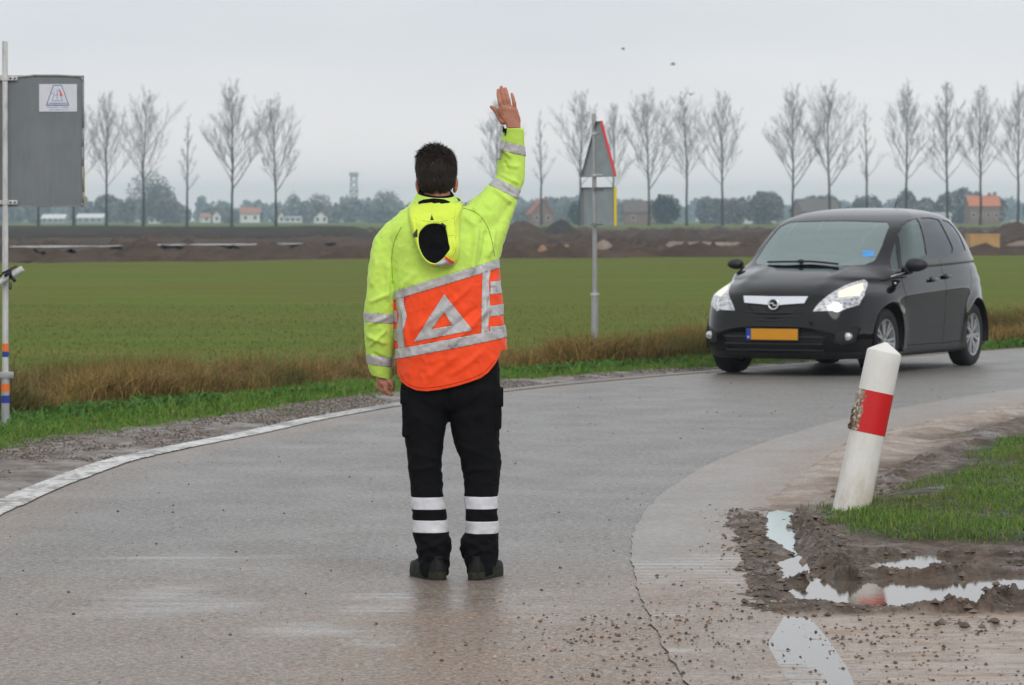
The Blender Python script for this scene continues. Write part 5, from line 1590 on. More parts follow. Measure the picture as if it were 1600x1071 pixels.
# cargo pockets
def pocket(u0, u1, v0, v1, flapv, sx):
    bm = bmesh.new(); a, b = pl(u0, v1), pl(u1, v0)
    add_box(bm, (min(a.x, b.x), -.075, a.z), (max(a.x, b.x), .07, b.z), .012)
    bmesh.ops.subdivide_edges(bm, edges=bm.edges[:], cuts=2, use_grid_fill=True)
    displace(bm, lambda co, no: (fbm(co[:, 0] * 30 + co[:, 1] * 20, co[:, 2] * 20, 3, 3) - .5) * .008)
    o = mesh_bm('cargo_pocket', bm, M_BLACK, trs)
    bm = bmesh.new(); c = pl(u0 if sx < 0 else u1, flapv)
    a, b = pl(u0, flapv), pl(u1, v0 - 4)
    add_box(bm, (min(a.x, b.x) - (.008 if sx < 0 else -.002), -.082, a.z), (max(a.x, b.x) + (.008 if sx > 0 else -.002), .076, b.z), .006)
    mesh_bm('pocket_flap', bm, M_BLACK, o)
pocket(629, 650, 610, 679, 628, -1); pocket(766, 783.5, 607, 668, 632, 1)
# --- shoes
def shoe(u, v, yaw):
    root = empty('shoe', (pl(u, v).x, .0, .0), R(yaw)); root.parent = person
    # outline of the sole seen from above, heel at -y
    def outline(sc, z, grow=0):
        pts = []
        for t in np.linspace(0, 2 * math.pi, 40, endpoint=False):
            y = -math.cos(t); x = math.sin(t)
            wd_ = .040 + .007 * float(sstep(-.2, .4, y)) * (1 - .12 * max(0, 1 - abs(y + .1) * 3))
            x = math.copysign(abs(x) ** .5, x); y = math.copysign(abs(y) ** .8, y)
            pts.append((x * wd_ * sc, .045 + y * .148 * (sc * .3 + .7), z))
        return pts
    bm = bmesh.new(); lev = [(0.0, 1.08), (.006, 1.13), (.030, 1.13), (.036, 1.08)]
    prev = None
    for z, s in lev:
        vs = [bm.verts.new(q) for q in outline(s, z)]
        if prev:
            for i in range(40): bm.faces.new((prev[i], prev[(i + 1) % 40], vs[(i + 1) % 40], vs[i]))
        else: bm.faces.new(vs[::-1])
        prev = vs
    bm.faces.new(prev)
    for i in range(9):  # tread lugs
        y = -.10 + i * .033
        add_box(bm, (-.030, y, -.004), (.030, y + .016, .004))
    bmesh.ops.recalc_face_normals(bm, faces=bm.faces[:])
    so = mesh_bm('sole', bm, M_SOLE, root); sharp_by_angle(so)
    bm = bmesh.new(); prev = None
    for z, s, cut in ((.034, 1.10, 0), (.048, 1.08, 0), (.062, .96, .03), (.074, .82, .09), (.085, .74, .13), (.10, .70, .15)):
        vs = []
        for q in outline(s, z):
            y = q[1]; ymax = .19 - cut
            vs.append(bm.verts.new((q[0], min(y, ymax) if y < ymax else ymax - (y - ymax) * .1, z)))
        if prev:
            for i in range(40): bm.faces.new((prev[i], prev[(i + 1) % 40], vs[(i + 1) % 40], vs[i]))
        prev = vs
    bm.faces.new(prev); bmesh.ops.recalc_face_normals(bm, faces=bm.faces[:])
    mesh_bm('upper', bm, M_SHOE, root)
shoe(675, 903, 20); shoe(753, 903, -17)
person['label'] = person['label']
# ================================================================== THE CAR
CTH = R(25.0)
CO = Vector((2.49, 37.88, 0))
car = empty('car', CO, 0)
# local x runs from the nose to the tail, local y to the car's right
CM = Matrix(((math.sin(CTH), -math.cos(CTH), 0), (math.cos(CTH), math.sin(CTH), 0), (0, 0, 1))).to_4x4()
car.rotation_euler = CM.to_euler()
CMI = (Matrix.Translation(CO) @ CM).inverted()
tag(car, 'black people carrier with lit headlights coming round the bend', 'car')
k = N('black_car_paint'); p = k.obj()
k.set(base=(.003, .003, .0035), rough=k.ramp(k.noise(p, 3, 4), [(0.3, .05), (0.7, .10)]), spec=.34, coat=.12, coatr=.03); M_PAINT = k.m
M_TRIM = simple('black_trim', (.014, .014, .015), .5, .1, 20)
M_DARKP = simple('dark_plastic', (.006, .006, .006), .55, .1, 20)
M_CHR = simple('satin_chrome', (.78, .80, .84), .28, .03, 10, metal=.75)
M_ALLOY = simple('alloy_wheel', (.50, .51, .53), .35, .08, 20, metal=.8)
M_TYRE = simple('tyre_rubber', (.014, .014, .014), .8, .2, 40, bump=.3)
def glass(name, tint, ior, film, gc=(.85, 1.0, .975), fc=(.45, .55, .54)):
    k = N(name); k.t.nodes.remove(k.b)
    gl = k.n('ShaderNodeBsdfGlossy'); gl.inputs['Roughness'].default_value = .03; gl.inputs['Color'].default_value = tuple(gc) + (1,)
    tr = k.n('ShaderNodeBsdfTransparent'); tr.inputs[0].default_value = tuple(tint) + (1,)
    di = k.n('ShaderNodeBsdfDiffuse'); di.inputs[0].default_value = tuple(fc) + (1,)
    fr = k.n('ShaderNodeFresnel'); fr.inputs[0].default_value = ior
    a = k.n('ShaderNodeMixShader'); b = k.n('ShaderNodeMixShader'); a.inputs[0].default_value = film
    k.l(tr.outputs[0], a.inputs[1]); k.l(di.outputs[0], a.inputs[2])
    k.l(fr.outputs[0], b.inputs[0]); k.l(a.outputs[0], b.inputs[1]); k.l(gl.outputs[0], b.inputs[2]); k.l(b.outputs[0], k.out.inputs[0])
    return k.m
M_WS = glass('windscreen_glass', (.5, .6, .58), 2.35, .26)
M_SG = glass('side_glass', (.5, .58, .56), 1.8, .05)
M_PG = glass('privacy_glass', (.03, .03, .035), 1.75, .01, (.80, .82, .88), (.2, .2, .22))
RINGS = [  # z, front, rear, half width, front exponent, rear exponent
 (0.165, 0.14, 4.14, 0.82, 4.8, 5), (0.19, 0.085, 4.2, 0.862, 5, 5), (0.24, 0.04, 4.24, 0.872, 5.2, 5), (0.32, 0.01, 4.265, 0.88, 5.2, 5), (0.42, 0, 4.285, 0.889, 5, 5), (0.52, 0, 4.288, 0.896, 4.7, 5),
 (0.62, 0.015, 4.28, 0.902, 4.4, 5), (0.7, 0.04, 4.265, 0.906, 4.1, 4.8), (0.77, 0.08, 4.25, 0.909, 3.8, 4.6), (0.825, 0.145, 4.24, 0.904, 3.3, 4.4), (0.87, 0.235, 4.235, 0.895, 3.15, 4.3), (0.915, 0.37, 4.23, 0.88, 3.05, 4.2), (0.955, 0.52, 4.225, 0.873, 3.6, 4.2),
 (0.99, 0.68, 4.215, 0.864, 3.6, 4.1), (1.02, 0.84, 4.21, 0.853, 3.6, 4), (1.05, 0.98, 4.2, 0.858, 3.6, 4), (1.1, 1.1, 4.185, 0.8358, 3.7, 4), (1.17, 1.235, 4.155, 0.8097, 3.8, 4), (1.25, 1.37, 4.115, 0.7811, 3.9, 3.9), (1.33, 1.51, 4.07, 0.7496, 4, 3.8),
 (1.41, 1.67, 4.015, 0.712, 4.1, 3.6), (1.475, 1.84, 3.95, 0.6731, 4.1, 3.5), (1.522, 2, 3.86, 0.628, 3.3, 3.3), (1.557, 2.17, 3.74, 0.57, 3, 3), (1.582, 2.34, 3.6, 0.49, 2.7, 2.7), (1.6, 2.52, 3.42, 0.385, 2.5, 2.5), (1.611, 2.7, 3.22, 0.26, 2.3, 2.3), (1.615, 2.86, 3.04, 0.1, 2, 2)]
NR, NP = 150, 256
RG = catmull([r for r in RINGS], NR)
ph = np.linspace(0, 2 * math.pi, NP, endpoint=False)
# more samples where the plan outline turns: reparametrise by arc length of a typical ring
def outline(r, ph):
    z, F_, B_, Wd, ef, er = r
    sc_ = 2.05 if F_ < 1.7 else 2.05 + (F_ - 1.7) * .75
    c, s = np.cos(ph), np.sin(ph)
    fr = c < 0
    e = np.where(fr, ef, er)
    a_ = np.where(fr, sc_ - F_, B_ - sc_)
    x = sc_ + a_ * np.sign(c) * np.abs(c) ** (2 / e); y = Wd * np.sign(s) * np.abs(s) ** (2 / e)
    return x, y
pf = np.linspace(0, 2 * math.pi, 8001)
x_, y_ = outline(RG[60], pf)
al = np.concatenate([[0], np.cumsum(np.hypot(np.diff(x_), np.diff(y_)))]); ph = np.interp(np.linspace(0, al[-1], NP + 1)[:-1], al, pf)
V = []
for r in RG:
    x, y = outline(r, ph); z = np.full(NP, r[0])
    # rising waist, shoulder sculpting
    z = z + .035 * sstep(1.6, 3.9, x) * sstep(.75, 1.0, z) * sstep(1.6, 1.15, z)
    bul = .010 * np.exp(-((z - .80 - .05 * (x - 2)) / .07) ** 2)
    for xc_ in (.86, 3.50):   # flared arches
        bul = bul + .016 * np.exp(-((np.hypot(x - xc_, z - .32) - .37) / .09) ** 2)
    y = y + np.sign(y) * bul * sstep(.5, .8, np.abs(y))
    # bonnet: centre swage, lowered wings
    hood = sstep(.80, .90, z) * sstep(1.15, .9, x)
    z = z - hood * .030 * sstep(.45, .86, np.abs(y)) + hood * .010 * np.exp(-((np.abs(y) - .42) / .06) ** 2)
    V.append(np.stack([x, y, z], -1))
V = np.array(V)
verts = V.reshape(-1, 3)
Fq = grid_faces(NR, NP, wrap=True)
cb = bmesh.new()
vs = [cb.verts.new(v) for v in verts]
for f in Fq: cb.faces.new([vs[i] for i in f])
cb.faces.new(vs[-NP:])
bmesh.ops.recalc_face_normals(cb, faces=cb.faces[:])
CT = BVHTree.FromBMesh(cb)
camL = CMI @ Vector((0, 0, CAMH))
def chit(u, v):
    d_ = (CMI.to_3x3() @ ray(u, v)).normalized()
    h = CT.ray_cast(camL, d_)
    if h[0] is None:
        h = CT.find_nearest(camL + d_ * 41)
    return h[0]
def cookie(bm, poly, axes, direc, test, margin=.03):
    """axes: indices (i,j) of the projection plane; direc: projection direction"""
    i_, j_ = axes; n = len(poly)
    for q in range(n):
        a = Vector((0, 0, 0)); b = Vector((0, 0, 0))
        a[i_], a[j_] = poly[q]; b[i_], b[j_] = poly[(q + 1) % n]
        d_ = b - a; L = d_.length
        if L < 1e-6: continue
        d_.normalize(); nn_ = d_.cross(direc).normalized()
        def near(c):
            r_ = Vector((0, 0, 0)); r_[i_] = c[i_] - a[i_]; r_[j_] = c[j_] - a[j_]
            return -margin < r_.dot(d_) < L + margin and abs(r_.dot(nn_)) < margin and test(c)
        cut_plane(bm, a, nn_, near)
    return lambda c: test(c) and poly_in(poly, c[i_], c[j_])
XD, YD = Vector((1, 0, 0)), Vector((0, 1, 0))
def side_poly(px): return [(chit(u, v).x, chit(u, v).z) for u, v in px]
def front_poly(px): return [(chit(u, v).y, chit(u, v).z) for u, v in px]
def mirror(p_): return [(-a, b) for a, b in p_]
def circle(cx, cz, r, n=36): return [(cx + r * math.cos(2 * math.pi * i / n), cz + r * math.sin(2 * math.pi * i / n)) for i in range(n)]
def sidet(s): return lambda c: c.y * s > .45
PARTS = []
# wheel arches
for s in (-1, 1):
    for xc_ in (.86, 3.50):
        poly = circle(xc_, .335, .365)
        t_ = cookie(cb, poly, (0, 2), YD, sidet(s), .035)
        bmesh.ops.delete(cb, geom=sel_faces(cb, t_), context='FACES')
# side glass from the outlines of the visible side
SW = [('quarter_window', [(1391, 409), (1399, 377), (1405, 420), (1396, 424)], M_SG),
      ('front_door_window', [(1402.5, 366), (1409, 352), (1418, 345), (1432, 341), (1448, 398), (1430, 408), (1410, 416)], M_SG),
      ('rear_door_window', [(1438, 341), (1452, 340), (1466, 343), (1477, 362), (1489, 388), (1488, 395), (1472, 402), (1452, 405)], M_PG),
      ('rear_quarter_window', [(1471, 343), (1481, 346), (1494, 352), (1502, 366), (1509, 391), (1500, 395)], M_PG)]
for nm, px, mt in SW:
    pol = side_poly(px)
    for s in (-1, 1):
        t_ = cookie(cb, pol, (0, 2), YD, lambda c, s=s: c.y * s > .4 and c.z > .9, .025)
        PARTS.append((nm, t_, mt, -.006))
# windscreen: right half from the photo, mirrored
wsr = front_poly([(1252, 413), (1300, 415), (1350, 414), (1366, 408), (1378, 385), (1390, 354), (1386, 347), (1340, 345.5), (1302, 345)])
wsr = [(min(a, 0), b) for a, b in wsr]; wsr[0] = (0, wsr[0][1]); wsr[-1] = (0, wsr[-1][1])
ws = wsr + [(-a * 1.10, b) for a, b in wsr[::-1]][1:-1]
t_ = cookie(cb, ws, (1, 2), XD, lambda c: c.x < 2.3 and c.z > .98, .03)
PARTS.append(('windscreen', t_, M_WS, -.004))
# headlights
hl = front_poly([(1270, 487), (1277, 477), (1290, 465), (1305, 455), (1322, 446), (1338, 440), (1350, 437), (1354, 440), (1355, 448), (1351, 462), (1342, 477), (1322, 483), (1308, 488.5), (1300, 486)])
hin = front_poly([(1310, 455), (1330, 447), (1348, 442), (1350, 452), (1344, 463), (1325, 464), (1310, 466)])
hlo = front_poly([(1305, 470), (1330, 467), (1342, 466), (1335, 478), (1318, 482), (1305, 481)])
for s in (1, -1):
    P_ = hl if s == 1 else mirror(hl)
    tst = lambda c, s=s: -c.y * s > .25 and c.x < 1.25 and c.z > .5
    t_ = cookie(cb, P_, (1, 2), XD, tst, .025)
    ti = cookie(cb, hin if s == 1 else mirror(hin), (1, 2), XD, t_, .02)
    tl = cookie(cb, hlo if s == 1 else mirror(hlo), (1, 2), XD, t_, .02)
    PARTS.append(('headlight', (t_, ti, tl), None, 0))
# grille opening, chrome bar
def both(px):
    r_ = [(min(a, 0), b) for a, b in front_poly(px)]
    r_[0] = (0, r_[0][1]); r_[-1] = (0, r_[-1][1])
    return r_ + [(-a, b) for a, b in r_[::-1]][1:-1]
ftest = lambda c: c.x < .6 and c.z < .95
t_bar = cookie(cb, both([(1204, 464), (1240, 464), (1263, 464), (1257, 474.5), (1225, 476.5), (1204, 478.5)]), (1, 2), XD, ftest, .02)
t_gr = cookie(cb, both([(1204, 478.5), (1225, 476.5), (1252, 474.8), (1240, 489), (1222, 497), (1204, 500)]), (1, 2), XD, ftest, .02)
t_in = cookie(cb, both([(1204, 520), (1270, 521), (1292, 524), (1280, 546), (1250, 551), (1204, 552)]), (1, 2), XD, ftest, .02)
PARTS += [('chrome_bar', t_bar, M_CHR, .008), ('upper_grille', t_gr, M_DARKP, -.012), ('lower_grille', t_in, M_DARKP, -.012)]
fogp = front_poly([(1306, 520), (1330, 512), (1345, 512), (1338, 535), (1318, 540), (1303, 536)])
for s in (1, -1):
    t_ = cookie(cb, fogp if s == 1 else mirror(fogp), (1, 2), XD, lambda c, s=s: -c.y * s > .2 and c.x < .9 and c.z < .6, .02)
    PARTS.append(('fog_light_recess', t_, M_DARKP, -.008))
# shut lines
def strip_poly(pts, w_):
    a = [Vector(q).to_2d() if False else Vector((q[0], q[1])) for q in pts]; L = []; Rr = []
    for i, q in enumerate(a):
        d_ = (a[min(i + 1, len(a) - 1)] - a[max(i - 1, 0)]).normalized(); n_ = Vector((-d_.y, d_.x)) * w_
        L.append(tuple(q + n_)); Rr.append(tuple(q - n_))
    return L + Rr[::-1]
for s in (-1, 1):
    for pts in ([(1.28, .95), (1.22, .80), (1.24, .60), (1.30, .42), (1.36, .27)], [(2.42, 1.10), (2.44, .9), (2.44, .6), (2.43, .27)], [(3.46, 1.16), (3.42, 1.0), (3.22, .78), (3.08, .62), (3.03, .4), (3.02, .27)], [(1.36, .27), (2.43, .265), (3.02, .27)]):
        t_ = cookie(cb, strip_poly(pts, .0045), (0, 2), YD, lambda c, s=s: c.y * s > .6 and c.z < 1.2, .03)
        PARTS.append(('shut_line', t_, M_DARKP, -.006))
    t_ = cookie(cb, [(3.98, 1.10), (4.4, 1.12), (4.4, .72), (4.13, .74), (4.03, .90)], (0, 2), YD, lambda c, s=s: c.y * s > .5 and c.x > 3.9, .03)
    PARTS.append(('tail_light', t_, None, .002))
# bonnet front shut line
t_ = cookie(cb, [(-.86, .812), (-.6, .842), (-.35, .850), (.35, .850), (.6, .842), (.86, .812), (.86, .806), (.6, .836), (.35, .844), (-.35, .844), (-.6, .836), (-.86, .806)][::-1], (1, 2), XD, lambda c: c.x < .9 and .74 < c.z < .90, .02) if False else None
# rear screen
t_ = cookie(cb, [(-.62, 1.13), (.62, 1.13), (.55, 1.46), (-.55, 1.46)], (1, 2), XD, lambda c: c.x > 3.7, .03)
PARTS.append(('rear_window', t_, M_PG, -.003))
# underside skirt in dark plastic
cut_plane(cb, Vector((0, 0, .235)), Vector((0, 0, 1)), lambda c: c.z < .4)
cb.normal_update()
k = N('headlight_glass'); p = k.obj()
k.set(base=k.ramp(k.voro(k.mapv(p, (1, 1, 1.6)), 22), [(0.0, (.12, .12, .13)), (0.35, (.45, .46, .48)), (0.8, (.72, .73, .76))]), metal=.35, rough=.22, coat=1.0, coatr=.03); M_LENS = k.m
k = N('reflector_bowl'); p = k.obj()
k.set(base=k.ramp(k.voro(p, 30), [(0.0, (.08, .08, .09)), (0.5, (.5, .5, .53)), (1, (.85, .85, .88))]), metal=.8, rough=.15, coat=1.0); M_BOWL = k.m
k = N('lit_bulb'); k.set(base=(.45, .42, .36), emit=(1, .90, .72), emits=.45, rough=.2); M_BULB = k.m
k = N('tail_light_red'); k.set(base=(.22, .012, .01), rough=.15, coat=1.0); M_TAIL = k.m
for nm, t_, mt, off in PARTS:
    if nm == 'headlight':
        t0, ti, tl = t_
        h_ = extract(cb, lambda c: t0(c) and not ti(c) and not tl(c), 'headlight', M_LENS, car, .003)
        extract(cb, ti, 'lamp_bulb', M_BULB, h_, .001); extract(cb, tl, 'reflector', M_BOWL, h_, .002)
    elif nm == 'tail_light': extract(cb, t_, nm, M_TAIL, car, off)
    else:
        o = extract(cb, t_, nm, mt, car, off)
extract(cb, lambda c: c.z < .235, 'sill_skirt', M_TRIM, car, .001)
extract(cb, lambda c: True, 'body', M_PAINT, car, 0)
# dark frames round the glass: pillars in gloss black read through the gap; add door frame lines
def tube_on(name, pts, r, mat, parent, k_=6):
    P = [Vector(q) for q in pts]
    V_, F_ = tubes(P[:-1], P[1:], [r] * (len(P) - 1), [r] * (len(P) - 1), k_)
    return mesh_np(name, V_, F_, mat, parent)
# grille slats
def front_x(y, z):
    h = CT.ray_cast(Vector((-1, y, z)), XD); return h[0].x if h[0] else .1
for z_ in (.625, .585, .552):
    hw_ = .34 - (.66 - z_) * 1.6
    tube_on('grille_slat', [(front_x(y, z_ - .02 * (1 - (y / .4) ** 2)) + .004, y, z_ - .02 * (1 - (y / .4) ** 2)) for y in np.linspace(-hw_, hw_, 13)], .008, M_TRIM, car)
for z_ in (.375, .31, .25):
    tube_on('grille_slat', [(front_x(y, z_) + .002, y, z_) for y in np.linspace(-.50, .50, 15)], .011, M_TRIM, car)
# badge: ring with a bolt
bx = front_x(0, .69) - .016
bm = bmesh.new()
n = 40
for (r0, r1) in ((.056, .042),):
    for i in range(n):
        a0, a1 = 2 * math.pi * i / n, 2 * math.pi * (i + 1) / n
        pts = [(bx - .012, r0 * math.cos(a0), .69 + r0 * math.sin(a0)), (bx - .012, r0 * math.cos(a1), .69 + r0 * math.sin(a1)), (bx - .012, r1 * math.cos(a1), .69 + r1 * math.sin(a1)), (bx - .012, r1 * math.cos(a0), .69 + r1 * math.sin(a0))]
        fr = [bm.verts.new(q) for q in pts]; bk = [bm.verts.new((q[0] + .014, q[1], q[2])) for q in pts]
        bm.faces.new(fr); bm.faces.new((fr[0], bk[0], bk[1], fr[1])); bm.faces.new((fr[3], fr[2], bk[2], bk[3]))
bmesh.ops.remove_doubles(bm, verts=bm.verts[:], dist=1e-5)
badge = mesh_bm('badge', bm, M_CHR, car)
bm = bmesh.new(); add_cyl(bm, (bx - .002, 0, .69), (bx + .006, 0, .69), .045, k=32); mesh_bm('badge_field', bm, M_DARKP, badge, False)
bm = bmesh.new(); pts = [(-.062, .700), (.006, .706), (-.004, .690), (.062, .680), (-.006, .674), (.004, .690)]
fr = [bm.verts.new((bx - .013, -a, b)) for a, b in pts]; bk = [bm.verts.new((bx - .001, -a, b)) for a, b in pts]
bm.faces.new(fr); [bm.faces.new((fr[i], bk[i], bk[(i + 1) % 6], fr[(i + 1) % 6])) for i in range(6)]
bmesh.ops.recalc_face_normals(bm, faces=bm.faces[:]); mesh_bm('lightning_bolt', bm, M_CHR, badge, False)
# number plate
M_PLY = simple('plate_yellow', (.62, .26, .004), .45, .02, 5); M_PLBL = simple('plate_blue', (.01, .05, .35), .45, .05, 5); M_PLW = simple('plate_white_mark', (.35, .45, .7), .5)
px0 = front_x(0, .40) - .02
bm = bmesh.new(); add_box(bm, (px0, -.270, .343), (px0 + .02, .270, .462), .004); plate = mesh_bm('number_plate', bm, M_TRIM, car, False)
bm = bmesh.new(); add_box(bm, (px0 - .004, -.262, .350), (px0 + .002, .215, .455), .002); mesh_bm('yellow_field', bm, M_PLY, plate, False)
bm = bmesh.new(); add_box(bm, (px0 - .004, .218, .350), (px0 + .002, .264, .455), .002); bl = mesh_bm('blue_field', bm, M_PLBL, plate, False)
bm = bmesh.new(); add_box(bm, (px0 - .0055, .231, .366), (px0 - .003, .250, .386)); mesh_bm('letter_mark', bm, M_PLW, plate, False)
# fog lamps
for s in (-1, 1):
    c = chit(1325, 526); bm = bmesh.new(); cx = Vector((c.x, -s * abs(c.y) * -1 if False else s * abs(c.y), c.z))
    add_cyl(bm, cx + Vector((-.012, 0, 0)), cx + Vector((.03, 0, 0)), .036, k=24); fo = mesh_bm('fog_light', bm, M_CHR, car, False)
    bm = bmesh.new(); add_ball(bm, cx + Vector((-.008, 0, 0)), (.016, .032, .032)); mesh_bm('fog_lens', bm, M_LENS, fo)
# wipers
def wsx(y, z):
    h = CT.ray_cast(Vector((-1, y, z)), XD); return h[0].x
def on_ws(u, v, lift=.012):
    c = chit(u, v); return c + Vector((-.5, 0, .87)) * lift
for pts in (([(1200, 412.5), (1225, 412), (1250, 412)]), ([(1247, 411), (1275, 412), (1310, 415.5)])):
    w_ = tube_on('wiper', [on_ws(u, v, .02) for u, v in pts], .011, M_DARKP, car)
bm = bmesh.new(); add_ball(bm, on_ws(1252, 411.5, .02), (.03, .03, .022)); mesh_bm('wiper_pivot', bm, M_DARKP, car)
# door mirrors
for s in (-1, 1):
    c = chit(1414, 424)
    base = Vector((c.x, s * (abs(c.y) - .01), c.z))
    mc = Vector((c.x - .02, s * (abs(c.y) + (.128 if s < 0 else .085)), c.z + .062))
    bm = bmesh.new()
    add_ball(bm, mc, (.08, .112, .066) if s < 0 else (.07, .085, .052), Quaternion((0, 0, 1), -s * .15), 28, 20)
    for v in bm.verts:
        if v.co.x > mc.x + .035: v.co.x = mc.x + .035 + (v.co.x - mc.x - .035) * .2
        v.co.z = mc.z + (v.co.z - mc.z) * (1.0 - .15 * (v.co.y - mc.y) * s / .12)
    mo = mesh_bm('door_mirror', bm, M_TRIM, car)
    add = bmesh.new(); add_cyl(add, base, mc + Vector((0, -s * .05, -.055)), .042, .03, 14); mesh_bm('mirror_foot', add, M_TRIM, mo)
    add = bmesh.new(); add_ball(add, mc + Vector((.038, 0, 0)), (.006, .095, .055) if s < 0 else (.006, .070, .042)); mesh_bm('mirror_glass', add, M_CHR, mo)
# door handles
for s in (-1, 1):
    for (u, v) in ((1456, 437), (1478, 432)):
        c = chit(u, v); q = Vector((c.x, s * (abs(c.y) + .022), c.z))
        bm = bmesh.new(); add_box(bm, (q.x - .10, q.y - .012, q.z - .014), (q.x + .10, q.y + .012, q.z + .014), .009)
        hd_ = mesh_bm('door_handle', bm, M_PAINT, car)
        bm = bmesh.new(); add_ball(bm, q + Vector((0, -s * .026, -.004)), (.075, .010, .032)); mesh_bm('handle_recess', bm, M_DARKP, hd_)
c = chit(1399, 443)
bm = bmesh.new(); add_ball(bm, c, (.02, .008, .012)); add_ball(bm, Vector((c.x, -c.y, c.z)), (.02, .008, .012)); 
bm.free()
for s in (-1, 1):
    bm = bmesh.new(); add_ball(bm, Vector((c.x, s * abs(c.y), c.z)), (.022, .008, .013)); mesh_bm('side_repeater', bm, M_CHR, car)
# chrome window strip below the quarter glass
for s in (-1, 1):
    tube_on('window_trim', [Vector((h_.x, s * (abs(h_.y) + .003), h_.z)) for h_ in (chit(1391, 433), chit(1399, 430), chit(1409, 427.5), chit(1416, 425))], .0065, M_CHR, car)
# aerial
bm = bmesh.new(); add_cyl(bm, (3.45, 0, 1.60), (3.58, 0, 1.76), .006, .003, 8); add_ball(bm, (3.45, 0, 1.60), (.04, .02, .018)); mesh_bm('aerial', bm, M_DARKP, car)
# blue card behind the windscreen and inner mirror
c = chit(1357, 398); 
bm = bmesh.new(); add_box(bm, (-.004, -.055, -.035), (.004, .055, .035), .003)
st_ = mesh_bm('windscreen_card', bm, simple('blue_card', (.08, .32, .72), .5, .1, 9), car, False); st_.location = c + Vector((-.010, 0, .008)); st_.rotation_euler = (0, R(30), R(12))
c = chit(1291, 357)
bm = bmesh.new(); add_box(bm, (c.x + .05, -.11, c.z - .04), (c.x + .075, .11, c.z + .02), .012); mesh_bm('inner_mirror', bm, M_DARKP, car)
# cabin
M_SEAT = simple('grey_seat_cloth', (.045, .045, .048), .9, .15, 12); M_DASH = simple('dashboard_plastic', (.035, .035, .037), .7, .1, 8)
bm = bmesh.new(); add_box(bm, (1.02, -.72, .75), (1.55, .72, 1.02), .06); mesh_bm('dashboard', bm, M_DASH, car)
for (x0, y0) in ((2.05, -.37), (2.05, .37), (2.95, -.38), (2.95, .38)):
    bm = bmesh.new(); add_box(bm, (x0 - .45, y0 - .25, .45), (x0 + .05, y0 + .25, .62), .05)
    seat = mesh_bm('seat', bm, M_SEAT, car)
    bm = bmesh.new(); add_box(bm, (x0, y0 - .24, .55), (x0 + .13, y0 + .24, 1.15), .05); mesh_bm('backrest', bm, M_SEAT, seat)
    bm = bmesh.new(); add_box(bm, (x0 + .05, y0 - .13, 1.17), (x0 + .14, y0 + .13, 1.36), .04); mesh_bm('headrest', bm, M_SEAT, seat)
bm = bmesh.new()
rg = [Vector((1.62 + .10 * math.sin(t) * .5, -.37 + .19 * math.cos(t), .96 + .18 * math.sin(t))) for t in np.linspace(0, 2 * math.pi, 25)]
bm.free(); tube_on('steering_wheel', rg, .014, M_DARKP, car, 8)
bm = bmesh.new(); add_box(bm, (.35, -.80, .20), (4.05, .80, .42), .03); mesh_bm('floor_pan', bm, M_DARKP, car)
# wheels
bm = bmesh.new(); RW, HW = .322, .1025
prof = [(-.092, .215), (-.1025, .24), (-.1025, .285), (-.090, .312), (-.055, .322), (0, .3235), (.055, .322), (.090, .312), (.1025, .285), (.1025, .24), (.092, .215)]
prev = None; k_ = 56
for i in range(k_ + 1):
    a = 2 * math.pi * i / k_
    vs = [bm.verts.new((r * math.cos(a), y, r * math.sin(a))) for y, r in prof] if i < k_ else first
    if i == 0: first = vs
    if prev:
        for j in range(len(prof) - 1): bm.faces.new((prev[j], prev[j + 1], vs[j + 1], vs[j]))
    prev = vs
for i in range(k_):
    pass
bmesh.ops.recalc_face_normals(bm, faces=bm.faces[:])
me_ty = bpy.data.meshes.new('tyre'); [setattr(f, 'smooth', True) for f in bm.faces]; bm.to_mesh(me_ty); bm.free(); me_ty.materials.append(M_TYRE)
bm = bmesh.new()
prof = [(-.088, .218), (-.094, .215), (-.090, .205), (-.04, .195), (.05, .19), (.08, .2)]
prev = None
for i in range(49):
    a = 2 * math.pi * i / 48
    vs = [bm.verts.new((r * math.cos(a), y, r * math.sin(a))) for y, r in prof] if i < 48 else first
    if i == 0: first = vs
    if prev:
        for j in range(len(prof) - 1): bm.faces.new((prev[j], prev[j + 1], vs[j + 1], vs[j]))
    prev = vs
add_cyl(bm, (0, -.080, 0), (0, -.045, 0), .038, .045, 24)
for i in range(7):
    for sgn in (-1, 1):
        a = 2 * math.pi * i / 7 + .15
        ca, sa = math.cos(a), math.sin(a); tw = sgn * .028
        q = [(.035, sgn * .002 - .012), (.035, sgn * .002 + .012), (.20, tw + .011), (.20, tw - .011)]
        f4 = [bm.verts.new((r * ca - t * sa, -.080 if r < .1 else -.086, r * sa + t * ca)) for r, t in q]
        b4 = [bm.verts.new((r * ca - t * sa, -.050, r * sa + t * ca)) for r, t in q]
        bm.faces.new(f4); [bm.faces.new((f4[j], b4[j], b4[(j + 1) % 4], f4[(j + 1) % 4])) for j in range(4)]
bmesh.ops.recalc_face_normals(bm, faces=bm.faces[:])
me_ri = bpy.data.meshes.new('rim'); bm.to_mesh(me_ri); bm.free(); me_ri.materials.append(M_ALLOY)
bm = bmesh.new(); add_cyl(bm, (0, -.02, 0), (0, .01, 0), .15, k=32); add_cyl(bm, (0, .01, 0), (0, .02, 0), .20, k=32)
me_di = bpy.data.meshes.new('brake_disc'); bm.to_mesh(me_di); bm.free(); me_di.materials.append(M_DARKP)
